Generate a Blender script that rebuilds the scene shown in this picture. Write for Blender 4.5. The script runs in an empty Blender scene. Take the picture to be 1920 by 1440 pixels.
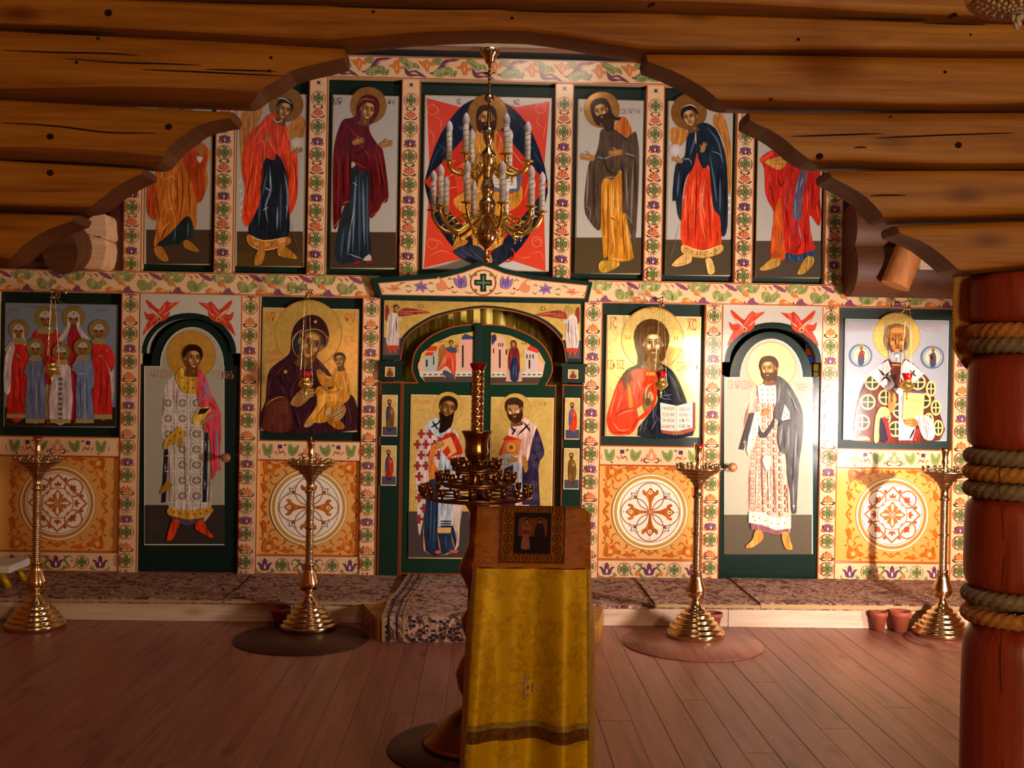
import bpy, bmesh, math, random
from math import sin, cos, pi, radians
from mathutils import Vector, Matrix
random.seed(7)
SC = bpy.context.scene
COL = SC.collection

# ---------------------------------------------------------------- camera
EYE = 1.59
YAW, PITCH, ROLL, FPX = radians(1.56107), radians(-0.43758), radians(0.98127), 2050.0
def _basis():
    cy, sy, cp, sp, cr, sr = cos(YAW), sin(YAW), cos(PITCH), sin(PITCH), cos(ROLL), sin(ROLL)
    f = Vector((sy*cp, cy*cp, sp)); r0 = Vector((cy, -sy, 0)); u0 = r0.cross(f)
    return cr*r0 + sr*u0, -sr*r0 + cr*u0, f
CR, CU, CF = _basis()
cam = bpy.data.objects.new('camera', bpy.data.cameras.new('camera'))
COL.objects.link(cam)
cam.data.sensor_width = 36; cam.data.lens = FPX/1920*36
cam.data.clip_start = 0.05
cam.matrix_world = Matrix(((CR.x, CU.x, -CF.x, 0), (CR.y, CU.y, -CF.y, 0), (CR.z, CU.z, -CF.z, EYE), (0, 0, 0, 1)))
SC.camera = cam
def ray(px, py): return CR*((px-960)/FPX) + CU*((720-py)/FPX) + CF
def onY(px, py, Y):            # the point of the plane y = Y seen at a photo pixel (used to measure the photograph)
    v = ray(px, py); v = v*(Y/v.y); return Vector((v.x, v.y, v.z+EYE))
def onZ(px, py, Z=0.0):
    v = ray(px, py); v = v*((Z-EYE)/v.z); return Vector((v.x, v.y, Z))
def rect(xl, xr, yt, yb, Y):
    xm, ym = (xl+xr)/2, (yt+yb)/2
    return onY(xl, ym, Y).x, onY(xr, ym, Y).x, onY(xm, yb, Y).z, onY(xm, yt, Y).z   # X0, X1, Z0, Z1

# ---------------------------------------------------------------- world, lights, exposure
SC.view_settings.view_transform = 'Standard'; SC.view_settings.look = 'None'
SC.view_settings.gamma = 1; SC.view_settings.use_curve_mapping = False
SC.view_settings.exposure = 0.0
w = bpy.data.worlds.new('world'); SC.world = w; w.use_nodes = True
w.node_tree.nodes['Background'].inputs[0].default_value = (0.62, 0.74, 1.0, 1)
w.node_tree.nodes['Background'].inputs[1].default_value = 0.25
def area(name, loc, target, sx, sy, power, col, spread=180):
    L = bpy.data.lights.new(name, 'AREA'); L.shape = 'RECTANGLE'; L.size = sx; L.size_y = sy
    L.energy = power; L.color = col; L.spread = radians(spread)
    o = bpy.data.objects.new(name, L); COL.objects.link(o)
    o.location = loc
    o.rotation_euler = (Vector(target)-Vector(loc)).to_track_quat('-Z', 'Y').to_euler()
    return o
# daylight through the aisle window behind the pillar, sun through a nave window behind the viewer, and three added fill lamps
area('window_light_aisle', (3.76, 4.3, 1.13), (0.6, 7.9, 1.75), 0.26, 0.72, 62, (1.0, 0.84, 0.76), 74)
area('nave_fill_east', (3.2, -3.9, 1.9), (2.6, 7.0, 1.6), 0.8, 0.9, 150, (1.0, 0.72, 0.38))  # unseen fill lamp added to light the arch log faces
area('sun_through_nave_window', (3.34, -3.9, 2.25), (2.95, 7.9, 1.0), 0.15, 0.2, 30, (1.0, 0.82, 0.74), 17)
area('nave_fill_west', (-2.4, -3.9, 1.85), (0.5, 7.0, 1.5), 0.9, 1.0, 8, (1.0, 0.36, 0.15))  # added red-orange fill warming the logs on the dim side
area('upper_tier_fill', (0.6, 5.0, 4.6), (0.4, 7.4, 2.2), 0.9, 0.6, 24, (1.0, 0.78, 0.60))  # added overhead fill brightening the upper tier and the pale beam

# ---------------------------------------------------------------- helpers
def lin(h):
    h = h.lstrip('*#')
    c = [int(h[i:i+2], 16)/255 for i in (0, 2, 4)]
    return tuple(x/12.92 if x <= .04045 else ((x+.055)/1.055)**2.4 for x in c)
class MB:
    """collects shapes; build() links them as ONE mesh object"""
    def __init__(s): s.v = []; s.f = []; s.m = []; s.sm = []
    def add(s, vs, fs, mi=0, smooth=False):
        n = len(s.v); s.v += [tuple(p) for p in vs]
        for f in fs: s.f.append(tuple(i+n for i in f)); s.m.append(mi); s.sm.append(smooth)
    def box(s, x0, x1, y0, y1, z0, z1, mi=0, bev=0):
        if bev:
            b = bev; vs = []
            for (z, i) in ((z0, b), (z0+b, 0), (z1-b, 0), (z1, b)):
                pts = [(x0+b, y0), (x1-b, y0), (x1, y0+b), (x1, y1-b), (x1-b, y1), (x0+b, y1), (x0, y1-b), (x0, y0+b)]
                cx, cy = (x0+x1)/2, (y0+y1)/2
                for (x, y) in pts:
                    if i: x = min(max(x, x0+b), x1-b); y = min(max(y, y0+b), y1-b)
                    vs.append((x, y, z))
            fs = [tuple(range(7, -1, -1)), tuple(range(24, 32))]
            for r in range(3):
                for k in range(8): fs.append((r*8+k, r*8+(k+1) % 8, (r+1)*8+(k+1) % 8, (r+1)*8+k))
            s.add(vs, fs, mi); return
        vs = [(x, y, z) for z in (z0, z1) for (x, y) in ((x0, y0), (x1, y0), (x1, y1), (x0, y1))]
        s.add(vs, [(3, 2, 1, 0), (4, 5, 6, 7), (0, 1, 5, 4), (1, 2, 6, 5), (2, 3, 7, 6), (3, 0, 4, 7)], mi)
    def lathe(s, prof, cx=0, cy=0, cz=0, seg=24, mi=0, twist=None, smooth=True, cap=True):
        vs = []; fs = []
        for j, (r, z) in enumerate(prof):
            for k in range(seg):
                a = 2*pi*k/seg; rr = r
                if twist: rr = twist(r, a, z)
                vs.append((cx+rr*cos(a), cy+rr*sin(a), cz+z))
        for j in range(len(prof)-1):
            for k in range(seg):
                fs.append((j*seg+k, j*seg+(k+1) % seg, (j+1)*seg+(k+1) % seg, (j+1)*seg+k))
        if cap:
            fs.append(tuple(range(seg-1, -1, -1))); fs.append(tuple((len(prof)-1)*seg+k for k in range(seg)))
        s.add(vs, fs, mi, smooth)
    def tube(s, pts, r, seg=8, mi=0, smooth=True):
        P = [Vector(p) for p in pts]; n = len(P)
        rs = r if isinstance(r, (list, tuple)) else [r]*n
        vs = []; fs = []; ref = None
        for i, p in enumerate(P):
            d = (P[min(i+1, n-1)]-P[max(i-1, 0)]).normalized()
            if ref is None: ref = d.orthogonal().normalized()
            a = (ref-d*ref.dot(d)); a = a.normalized() if a.length > 1e-6 else d.orthogonal().normalized()
            ref = a; b = d.cross(a)
            for k in range(seg):
                t = 2*pi*k/seg; vs.append(p+(a*cos(t)+b*sin(t))*rs[i])
        for i in range(n-1):
            for k in range(seg): fs.append((i*seg+k, i*seg+(k+1) % seg, (i+1)*seg+(k+1) % seg, (i+1)*seg+k))
        fs.append(tuple(range(seg-1, -1, -1))); fs.append(tuple((n-1)*seg+k for k in range(seg)))
        s.add(vs, fs, mi, smooth)
    def ball(s, c, r, rz=None, seg=12, rings=8, mi=0):
        rz = rz or r
        s.lathe([(max(r*sin(pi*j/rings), 1e-4), -rz*cos(pi*j/rings)) for j in range(rings+1)], c[0], c[1], c[2], seg, mi)
    def prism(s, pts, y0, y1, mi=0, mside=None):     # outline in (x, z), extruded along y
        n = len(pts); vs = [(x, y0, z) for x, z in pts]+[(x, y1, z) for x, z in pts]
        s.add(vs, [tuple(range(n)), tuple(range(2*n-1, n-1, -1))], mi)
        s.add(vs, [(i, (i+1) % n, n+(i+1) % n, n+i) for i in range(n)], mi if mside is None else mside)
    def grid(s, rows, mi=0, smooth=True):            # rows of equal length
        m = len(rows[0]); vs = [p for r in rows for p in r]
        s.add(vs, [(i*m+j, i*m+j+1, (i+1)*m+j+1, (i+1)*m+j) for i in range(len(rows)-1) for j in range(m-1)], mi, smooth)
    def mesh(s, name, mats):
        me = bpy.data.meshes.new(name); me.from_pydata(s.v, [], s.f)
        for m in (mats if isinstance(mats, (list, tuple)) else [mats]): me.materials.append(m)
        me.polygons.foreach_set('material_index', s.m); me.polygons.foreach_set('use_smooth', s.sm)
        me.update(); return me
    def build(s, name, mats, parent=None, loc=None):
        return link(name, s.mesh(name, mats), parent, loc)
def link(name, me, parent=None, loc=None):
    o = bpy.data.objects.new(name, me); COL.objects.link(o)
    if parent: o.parent = parent
    if loc is not None: o.location = loc
    return o
def tag(o, label=None, cat=None, group=None, kind=None):
    if label: o['label'] = label
    if cat: o['category'] = cat
    if group: o['group'] = group
    if kind: o['kind'] = kind
    return o
def thing(name, label, cat, loc=(0, 0, 0), group=None, kind='thing'):
    o = bpy.data.objects.new(name, None); COL.objects.link(o); o.location = loc; o.empty_display_size = .05
    return tag(o, label, cat, group, kind)
def struct(name, label, cat, loc=(0, 0, 0)): return thing(name, label, cat, loc, kind='structure')
def kids(o): return KID.get(o.name, [])
def copy_tree(o, loc, label, rot=0):
    r = o.copy(); COL.objects.link(r); r.location = loc; r['label'] = label; r.rotation_euler = (0, 0, rot)
    for ch in [c for c in COL.objects if c.parent == o]:
        c = ch.copy(); COL.objects.link(c); c.parent = r
        for g in [x for x in COL.objects if x.parent == ch]:
            d = g.copy(); COL.objects.link(d); d.parent = c
    return r

# ---------------------------------------------------------------- materials
def newmat(name):
    m = bpy.data.materials.new(name); m.use_nodes = True
    nt = m.node_tree; return m, nt, nt.nodes['Principled BSDF']
def nd(nt, t, **kw):
    n = nt.nodes.new(t)
    for k, v in kw.items():
        if k.startswith('i_'): n.inputs[k[2:].replace('_', ' ')].default_value = v
        else: setattr(n, k, v)
    return n
def ramp(nt, src, stops):
    r = nt.nodes.new('ShaderNodeValToRGB'); e = r.color_ramp.elements
    while len(e) < len(stops): e.new(.5)
    for q, (p, c) in zip(e, stops):
        q.position = p; q.color = (*lin(c), 1) if isinstance(c, str) else (c, c, c, 1)
    nt.links.new(src, r.inputs[0]); return r.outputs[0]
def mix(nt, fac, a, b, mode='MIX'):
    n = nt.nodes.new('ShaderNodeMix'); n.data_type = 'RGBA'; n.blend_type = mode
    for i, x in ((0, fac), (6, a), (7, b)):
        if hasattr(x, 'links'): nt.links.new(x, n.inputs[i])
        elif i == 0: n.inputs[0].default_value = x
        else: n.inputs[i].default_value = (*lin(x), 1) if isinstance(x, str) else x
    return n.outputs[2]
def coords(nt, scale, rnd=True, what='Object'):
    tc = nt.nodes.new('ShaderNodeTexCoord'); mp = nt.nodes.new('ShaderNodeMapping')
    mp.inputs['Scale'].default_value = scale
    nt.links.new(tc.outputs[what], mp.inputs[0])
    if rnd:
        oi = nt.nodes.new('ShaderNodeObjectInfo'); ml = nt.nodes.new('ShaderNodeMath'); ml.operation = 'MULTIPLY'; ml.inputs[1].default_value = 37
        nt.links.new(oi.outputs['Random'], ml.inputs[0]); nt.links.new(ml.outputs[0], mp.inputs['Location'])
    return mp.outputs[0]
def noise(nt, vec, scale, detail=4, rough=.55, dist=0):
    n = nt.nodes.new('ShaderNodeTexNoise'); n.inputs['Scale'].default_value = scale
    n.inputs['Detail'].default_value = detail; n.inputs['Roughness'].default_value = rough; n.inputs['Distortion'].default_value = dist
    nt.links.new(vec, n.inputs['Vector']); return n.outputs['Fac']
def bump(nt, b, h, strength, dist=.01):
    n = nt.nodes.new('ShaderNodeBump'); n.inputs['Strength'].default_value = strength; n.inputs['Distance'].default_value = dist
    nt.links.new(h, n.inputs['Height']); nt.links.new(n.outputs[0], b.inputs['Normal'])
def plain(name, col, rough=.5, metal=0.0, **kw):
    m, nt, b = newmat(name)
    b.inputs['Base Color'].default_value = (*lin(col), 1); b.inputs['Roughness'].default_value = rough; b.inputs['Metallic'].default_value = metal
    for k, v in kw.items(): b.inputs[k.replace('_', ' ')].default_value = v
    return m
def wood(name, dark, midc, light, axis='x', rough=.45, knots=True, fine=1.0, bmp=.25):
    m, nt, b = newmat(name)
    def sc(l, c): return {'x': (l, c, c), 'y': (c, l, c), 'z': (c, c, l)}[axis]
    v1 = coords(nt, sc(.7*fine, 7*fine)); v2 = coords(nt, sc(2*fine, 60*fine)); v3 = coords(nt, sc(1.6, 4.0))
    c = ramp(nt, noise(nt, v1, 1.6, 5, .6, .6), [(.28, dark), (.5, midc), (.75, light)])
    c = mix(nt, .35, c, ramp(nt, noise(nt, v2, 1.2, 3, .6), [(.3, dark), (.7, light)]), 'MULTIPLY' if False else 'MIX')
    if knots:
        vo = nt.nodes.new('ShaderNodeTexVoronoi'); vo.inputs['Scale'].default_value = 1.1; nt.links.new(v3, vo.inputs['Vector'])
        c = mix(nt, ramp(nt, vo.outputs['Distance'], [(.04, 1.0), (.10, .55), (.17, 0.0)]), c, dark)
    nt.links.new(c, b.inputs['Base Color']); b.inputs['Roughness'].default_value = rough
    bump(nt, b, noise(nt, v2, 1.2, 3), bmp, .004)
    return m
M = {}
M['log'] = wood('varnished_log', '#74400e', '#b07420', '#cc9636', 'x', .5)
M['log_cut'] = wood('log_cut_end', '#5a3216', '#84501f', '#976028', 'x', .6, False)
M['log_y'] = wood('varnished_log_along', '#8a4a1a', '#c4802f', '#dd9c48', 'y', .45)
M['raw_end'] = wood('raw_cut_pine', '#c8884c', '#dfae80', '#f0d0aa', 'x', .7, False)
M['raw'] = wood('raw_pine', '#c09878', '#dcc0a2', '#ecd8c0', 'x', .6)
M['stub'] = wood('orange_stub', '#a05420', '#c87c3c', '#d89450', 'z', .6, False)
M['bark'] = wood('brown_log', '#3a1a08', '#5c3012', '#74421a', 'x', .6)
M['crack'] = plain('crack_dark', '#1c0c05', .9)
M['pillar'] = wood('red_brown_stain', '#762616', '#a44228', '#ba5636', 'z', .38, False)
M['rope_ochre'] = wood('rope_ochre', '#a06a30', '#cc9048', '#dca458', 'z', .6, False, 2)
M['rope_grey'] = wood('rope_grey', '#6a6250', '#8e8468', '#a2987a', 'z', .6, False, 2)
M['floor'] = wood('floor_pine', '#6e3a30', '#a2624e', '#b47664', 'y', .38)
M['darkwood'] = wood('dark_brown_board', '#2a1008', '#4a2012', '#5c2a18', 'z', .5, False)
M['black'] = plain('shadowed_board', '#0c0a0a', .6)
M['brass'] = plain('polished_brass', '#dec08c', .17, 1.0)
M['gold'] = plain('bright_brass', '#e2bc58', .2, .85)
M['bronze'] = plain('dark_bronze', '#a07848', .26, 1.0)
M['candle'] = plain('candle_sleeve', '#e6dccf', .45)
M['bulb'] = plain('bulb_frost', '#eceaf2', .25)
M['spiral'] = plain('candle_spiral', '#5a3a2a', .4, .4)
M['wax'] = plain('wax', '#d8b870', .5)
M['terracotta'] = plain('terracotta', '#a04c34', .6)
M['green'] = plain('dark_green_paint', '#10241c', .4, 0, Specular_IOR_Level=.2)
M['redline'] = plain('red_line_paint', '#8c3a1e', .4)
M['knob'] = wood('turned_knob', '#7a3c20', '#a4603a', '#b87848', 'y', .35, False, 3)
def glass(name, col):
    m, nt, b = newmat(name)
    b.inputs['Base Color'].default_value = (*lin(col), 1); b.inputs['Roughness'].default_value = .05
    b.inputs['Transmission Weight'].default_value = .75 if name != 'red_glass' else .35; b.inputs['IOR'].default_value = 1.45
    return m
M['redglass'] = glass('red_glass', '#c00a18'); M['clear'] = plain('crystal', '#f2ecdc', .06, 0, Transmission_Weight=.35, Specular_IOR_Level=1.0); M['pane'] = glass('window_glass', '#eef4f8')
# paint: colour from the painted shapes; alpha 1 marks gold leaf, alpha 0.5 marks cloth brushed in streaks
def paint_mat(name, rough, spec):
    m, nt, b = newmat(name)
    at = nd(nt, 'ShaderNodeAttribute', attribute_name='paint')
    v = coords(nt, (1, 1, 1), False)
    def cmp(val):
        n = nd(nt, 'ShaderNodeMath', operation='COMPARE'); n.inputs[1].default_value = val; n.inputs[2].default_value = .2
        nt.links.new(at.outputs['Alpha'], n.inputs[0]); return n.outputs[0]
    gold, cloth = cmp(1.0), cmp(.5)
    mott = ramp(nt, noise(nt, v, 24, 6, .72), [(.25, .58), (.7, 1.0)])
    soft = ramp(nt, noise(nt, v, 40, 3, .6), [(.2, .9), (.8, 1.0)])
    n1 = noise(nt, coords(nt, (46, 1, 6.5), False), 1, 2, .5, .9); n2 = noise(nt, coords(nt, (110, 1, 22), False), 1, 2, .5, 1.2)
    strk = mix(nt, .35, ramp(nt, n1, [(.32, .42), (.47, .95), (.53, 1.0), (.66, 1.75)]), ramp(nt, n2, [(.3, .5), (.5, 1.0), (.7, 1.6)]))
    f = mix(nt, cloth, mix(nt, gold, soft, mott), strk)
    nt.links.new(mix(nt, 1.0, at.outputs['Color'], f, 'MULTIPLY'), b.inputs['Base Color'])
    mt = nd(nt, 'ShaderNodeMath', operation='MULTIPLY'); mt.inputs[1].default_value = .3
    nt.links.new(gold, mt.inputs[0]); nt.links.new(mt.outputs[0], b.inputs['Metallic'])
    b.inputs['Roughness'].default_value = rough; b.inputs['Specular IOR Level'].default_value = spec
    bump(nt, b, noise(nt, v, 60, 3), .03, .004); return m
M['paint'] = paint_mat('icon_paint', .13, .3); M['paint_matte'] = paint_mat('matte_print', .75, .15)
# brocade
def brocade(name, a, bb, c, sc=1.0, metal=.15):
    m, nt, b = newmat(name); v = coords(nt, (sc, sc, sc), False)
    vo = nd(nt, 'ShaderNodeTexVoronoi', i_Scale=9.0); vo.feature = 'SMOOTH_F1'; nt.links.new(v, vo.inputs['Vector'])
    n1 = noise(nt, v, 14, 5, .6, 1.8)
    f = nd(nt, 'ShaderNodeMath', operation='ADD'); nt.links.new(vo.outputs['Distance'], f.inputs[0]); nt.links.new(n1, f.inputs[1])
    col = ramp(nt, f.outputs[0], [(.45, a), (.75, bb), (.88, c), (1.0, bb)])
    th = noise(nt, coords(nt, (300*sc, 300*sc, 90*sc), False), 1, 2)
    col = mix(nt, .25, col, ramp(nt, th, [(.3, a), (.7, c)]))
    nt.links.new(col, b.inputs['Base Color']); b.inputs['Roughness'].default_value = .42; b.inputs['Metallic'].default_value = metal
    b.inputs['Specular IOR Level'].default_value = .2
    bump(nt, b, f.outputs[0], .15, .003); return m
M['brocade'] = brocade('yellow_brocade', '#a48000', '#dcb404', '#b89400', 1.6, .25)
M['brocade_top'] = brocade('orange_brocade', '#b85c06', '#d88c10', '#b06008', 1.6, .0)
M['trim_braid'] = brocade('braid_trim', '#6a5a1e', '#a89a48', '#7a5a20', 6, .3)
M['braid_dark'] = brocade('braid_dark', '#5a3a10', '#7a5214', '#4a2c0c', 5, .2)
M['fringe'] = brocade('gold_fringe', '#8a5a0c', '#d09420', '#a87010', 4, .0)
M['curtain'] = brocade('altar_curtain', '#a88830', '#cdb860', '#b89a3c', .8, .1)
# carpets
def carpet(name, cols, sc):
    m, nt, b = newmat(name); v = coords(nt, (sc, sc, sc), True)
    vo = nd(nt, 'ShaderNodeTexVoronoi', i_Scale=13.0); nt.links.new(v, vo.inputs['Vector'])
    n1 = noise(nt, v, 5.5, 5, .7, 2.0)
    c = ramp(nt, n1, [(.34, cols[0]), (.42, cols[1]), (.49, cols[2]), (.54, cols[3]), (.60, cols[0]), (.66, cols[1])])
    c = mix(nt, ramp(nt, vo.outputs['Distance'], [(.16, 1.0), (.24, 0.0)]), c, cols[4])
    nt.links.new(c, b.inputs['Base Color']); b.inputs['Roughness'].default_value = .95
    bump(nt, b, noise(nt, v, 200, 2), .4, .004); return m
M['rug'] = carpet('patterned_rug', ['#3a2420', '#946450', '#c8a48c', '#703428', '#d0b098'], 1.4)
M['runner'] = carpet('runner_pile', ['#38242c', '#a87c68', '#d4b49c', '#80483c', '#201828'], 1.2)
M['rug_edge'] = plain('rug_fringe', '#b09060', .95)
# ---------------------------------------------------------------- painter: flat shapes on a vertical board
TEXTS = {}
def text_shape(s):
    if s not in TEXTS:
        c = bpy.data.curves.new('lettering', 'FONT'); c.body = s; c.resolution_u = 1
        o = bpy.data.objects.new('lettering', c); me = bpy.data.meshes.new_from_object(o)
        vs = [(v.co.x, v.co.y) for v in me.vertices]; fs = [tuple(p.vertices) for p in me.polygons]
        xs = [v[0] for v in vs] or [0, 1]; ys = [v[1] for v in vs] or [0, 1]
        x0, x1, y0, y1 = min(xs), max(xs), min(ys), max(ys)
        TEXTS[s] = ([((x-x0)/(x1-x0), (y1-y)/(y1-y0)) for x, y in vs], fs)
        bpy.data.objects.remove(o); bpy.data.meshes.remove(me); bpy.data.curves.remove(c)
    return TEXTS[s]
def nums(p):
    if isinstance(p, str): p = [float(q) for q in p.replace(',', ' ').split()]
    if p and not isinstance(p[0], (tuple, list)): p = list(zip(p[::2], p[1::2]))
    return p
def catmull(p, closed=True, n=3):
    out = []; L = len(p); last = L if closed else L-1
    for i in range(last):
        if closed: a, b, c, d = p[i-1], p[i], p[(i+1) % L], p[(i+2) % L]
        else: a, b, c, d = p[max(i-1, 0)], p[i], p[i+1], p[min(i+2, L-1)]
        for k in range(n):
            t = k/n
            out.append(tuple(.5*(2*b[j]+(c[j]-a[j])*t+(2*a[j]-5*b[j]+4*c[j]-d[j])*t*t+(3*b[j]-a[j]-3*c[j]+d[j])*t**3) for j in (0, 1)))
    if not closed: out.append(tuple(p[-1]))
    return out
class Pic:
    STEP = .00007
    def __init__(s, Y, base=None):
        s.Y = Y; s.k = 1; s.v = []; s.f = []; s.c = []; s.px = True; s.o = (0, 0, 1); s.org = base or Vector((0, 0, 0)); s.T = None
    def crop(s, x0, y0, sc): s.px = True; s.o = (x0, y0, sc); return s
    def at(s, X, Z, sc, rot=0, flip=1):                # local frame: x right, y down, sc metres per unit
        s.px = False; s.o = (X, Z, sc, cos(rot), sin(rot), flip); return s
    def pt(s, x, y):
        if s.T: x, y = s.T(x, y)
        if s.px: v = onY(s.o[0]+x/s.o[2], s.o[1]+y/s.o[2], s.Y); X, Z = v.x, v.z
        else:
            X0, Z0, sc, c, sn, fl = s.o; x *= fl; X = X0+sc*(x*c-y*sn); Z = Z0-sc*(x*sn+y*c)
        return (X-s.org.x, s.Y-s.k*s.STEP-s.org.y, Z-s.org.z)
    def face(s, pts, col, cloth=False):
        n = len(s.v); q = [s.pt(*p) for p in pts]
        A = sum(q[i-1][0]*q[i][2]-q[i][0]*q[i-1][2] for i in range(len(q)))
        if A < 0: q.reverse()
        s.v += q; s.f.append(tuple(range(n, n+len(q))))
        s.c += [(*lin(col), 1.0 if col[0] == '*' else .5 if cloth and abs(A) > .011 else 0.0)]*len(q); s.k += 1
    def P(s, col, p, n=3): s.face(catmull(nums(p), True, n), col, True)
    def F(s, col, p): s.face(nums(p), col)
    def S(s, col, wd, p, n=3, taper=True):
        p = catmull(nums(p), False, n); L = len(p); a = []; b = []
        for i, (x, y) in enumerate(p):
            x0, y0 = p[max(i-1, 0)]; x1, y1 = p[min(i+1, L-1)]; d = math.hypot(x1-x0, y1-y0) or 1
            t = i/(L-1); h = wd/2*((min(1, 2.6*min(t, 1-t)+.12)) if taper else 1)
            nx, ny = -(y1-y0)/d*h, (x1-x0)/d*h
            a.append((x+nx, y+ny)); b.append((x-nx, y-ny))
        s.face(a+b[::-1], col)
    def E(s, col, cx, cy, rx, ry=None, rot=0, n=22, a0=0, a1=2*pi):
        ry = ry or rx; c, sn = cos(rot), sin(rot); p = []
        m = n if a1-a0 > 6.2 else n+1
        for i in range(m):
            t = a0+(a1-a0)*i/n; x, y = rx*cos(t), ry*sin(t); p.append((cx+x*c-y*sn, cy+x*sn+y*c))
        s.face(p, col)
    def R(s, col, cx, cy, r, wd, n=24, ry=None):
        ry = ry or r
        n0 = len(s.v); L = []
        for i in range(n):
            t = 2*pi*i/n
            L.append(s.pt(cx+(r+wd/2)*cos(t), cy+(ry+wd/2)*sin(t))); L.append(s.pt(cx+(r-wd/2)*cos(t), cy+(ry-wd/2)*sin(t)))
        s.v += L
        for i in range(n):
            j = (i+1) % n; s.f.append((n0+2*i, n0+2*j, n0+2*j+1, n0+2*i+1))
        s.c += [(*lin(col), 1.0 if col[0] == '*' else 0.0)]*len(L); s.k += 1
    def B(s, col, x0, y0, x1, y1): s.face([(x0, y0), (x1, y0), (x1, y1), (x0, y1)], col)
    def W(s, X0, X1, Z0, Z1, col):                      # rectangle in metres
        px, o = s.px, s.o; s.at(0, 0, 1); s.face([(X0, -Z0), (X1, -Z0), (X1, -Z1), (X0, -Z1)], col); s.px, s.o = px, o
    def X(s, txt, x, y, wd, h, col):
        vs, fs = text_shape(txt); n = len(s.v)
        s.v += [s.pt(x+a*wd, y+b*h) for a, b in vs]; s.f += [tuple(i+n for i in f) for f in fs]
        s.c += [(*lin(col), 0.0)]*len(vs); s.k += 1
    def many(s, col, wd, *strokes):
        for q in strokes: s.S(col, wd, q)
    def into(s, mb, mi=0):
        mb.pc = getattr(mb, 'pc', [(0, 0, 0, 0)]*len(mb.v)); mb.pc += [(0, 0, 0, 0)]*(len(mb.v)-len(mb.pc))
        mb.add(s.v, s.f, mi); mb.pc += s.c
    def build(s, name, parent=None):
        me = bpy.data.meshes.new(name); me.from_pydata(s.v, [], s.f); me.materials.append(M['paint'])
        a = me.color_attributes.new('paint', 'FLOAT_COLOR', 'POINT')
        a.data.foreach_set('color', [x for c in s.c for x in c]); me.update()
        return link(name, me, parent)
def build_painted(mb, base, pics, name, mats=None, parent=None):
    """one mesh: a board in the colour base carrying the shapes painted on it"""
    col = (*lin(base), 1.0 if base[0] == '*' else 0.0)
    mb.pc = [col]*len(mb.v)
    for p in pics: p.into(mb)
    me = mb.mesh(name, mats or M['paint'])
    a = me.color_attributes.new('paint', 'FLOAT_COLOR', 'POINT'); a.data.foreach_set('color', [x for c in mb.pc for x in c])
    return link(name, me, parent)

# ---------------------------------------------------------------- ornament
CREAM = '#ebc292'; GRN = '#7b8048'; GRND = '#3a4a2a'; PUR = '#6c3a58'; PURD = '#43203c'; ORA = '#d9803c'; PNK = '#dc8a62'; RED = '#a8401c'; INK = '#3c2030'
def roundel(g, d=GRN):
    g.R('#a8502a', 0, 0, .96, .11, 26); 
    for q in ((1, 1), (-1, 1), (1, -1), (-1, -1)):
        g.E('#f2dcae', .5*q[0], .5*q[1], .22, n=10); g.E(INK, .5*q[0], .5*q[1], .075, n=6)
    for k in range(4):
        a = k*pi/2; c, s = cos(a), sin(a)
        R = lambda p: [(x*c-y*s, x*s+y*c) for x, y in p]
        if k % 2: sh = [(0, .05), (-.2, -.1), (-.3, -.36), (-.56, -.5), (-.4, -.66), (-.2, -.6), (0, -.82), (.2, -.6), (.4, -.66), (.56, -.5), (.3, -.36), (.2, -.1)]
        else: sh = [(0, .05), (-.12, -.2), (-.3, -.45), (-.26, -.7), (0, -.84), (.26, -.7), (.3, -.45), (.12, -.2)]
        g.face(R(sh), d); g.S(GRND, .16, R([(0, 0), (0, -.74)]), 1)
        for q in (1, -1): g.S(GRND, .07, R([(q*.06, -.1), (q*.22, -.45), (q*.18, -.68)]), 2)
    g.E(GRND, 0, 0, .14, n=8)
def curls(g, col, y, sc=1.0):
    for f in (1, -1):
        g.S(col, .15*sc, [(0, y), (f*.45*sc, y+.16), (f*.85*sc, y-.02), (f*.86*sc, y-.25), (f*.66*sc, y-.26)])
        g.E(col, f*.7*sc, y-.22, .1*sc, n=7)
def lotus(g, c=PUR, l='#8f5f7c', dots=True):
    curls(g, '#b0502c', .52, .9)
    g.P(c, [(0, .6), (-.42, .52), (-.66, .15), (-.72, -.34), (-.46, -.16), (-.34, -.5), (-.14, -.2), (0, -.62), (.14, -.2), (.34, -.5), (.46, -.16), (.72, -.34), (.66, .15), (.42, .52)], 2)
    g.many(l, .13, [(-.3, .4), (-.45, .05), (-.36, -.32)], [(.3, .4), (.45, .05), (.36, -.32)], [(-.12, .4), (-.15, .05), (0, -.4)], [(.12, .4), (.15, .05), (0, -.4)])
    g.P('#f0d8c0', [(0, .5), (-.1, .25), (0, .02), (.1, .25)], 2)
    if dots:
        for x in (-.4, 0, .4): g.E(INK, x, -.86+abs(x)*.2, .07, n=6)
        g.S(INK, .05, [(-.34, -.7), (0, -.8), (.34, -.7)])
def palmette(g, c=ORA, l='#eeb070', up=False):
    if up:
        for f in (1, -1):
            g.S(INK, .16, [(f*.1, -.55), (f*.45, -.62), (f*.6, -.86), (f*.36, -.95)]); g.S(INK, .15, [(0, .62), (f*.5, .72), (f*.85, .5), (f*.8, .36)])
    else: curls(g, INK, .62)
    g.P(c, [(0, .5), (-.4, .42), (-.78, .02), (-.52, -.06), (-.5, -.42), (-.26, -.2), (0, -.62), (.26, -.2), (.5, -.42), (.52, -.06), (.78, .02), (.4, .42)], 2)
    g.many(l, .12, [(0, .35), (0, -.35)], [(-.25, .3), (-.4, -.1)], [(.25, .3), (.4, -.1)])
    g.many(RED, .05, [(-.1, .4), (-.2, 0), (0, -.5)], [(.1, .4), (.2, 0), (0, -.5)])
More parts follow.
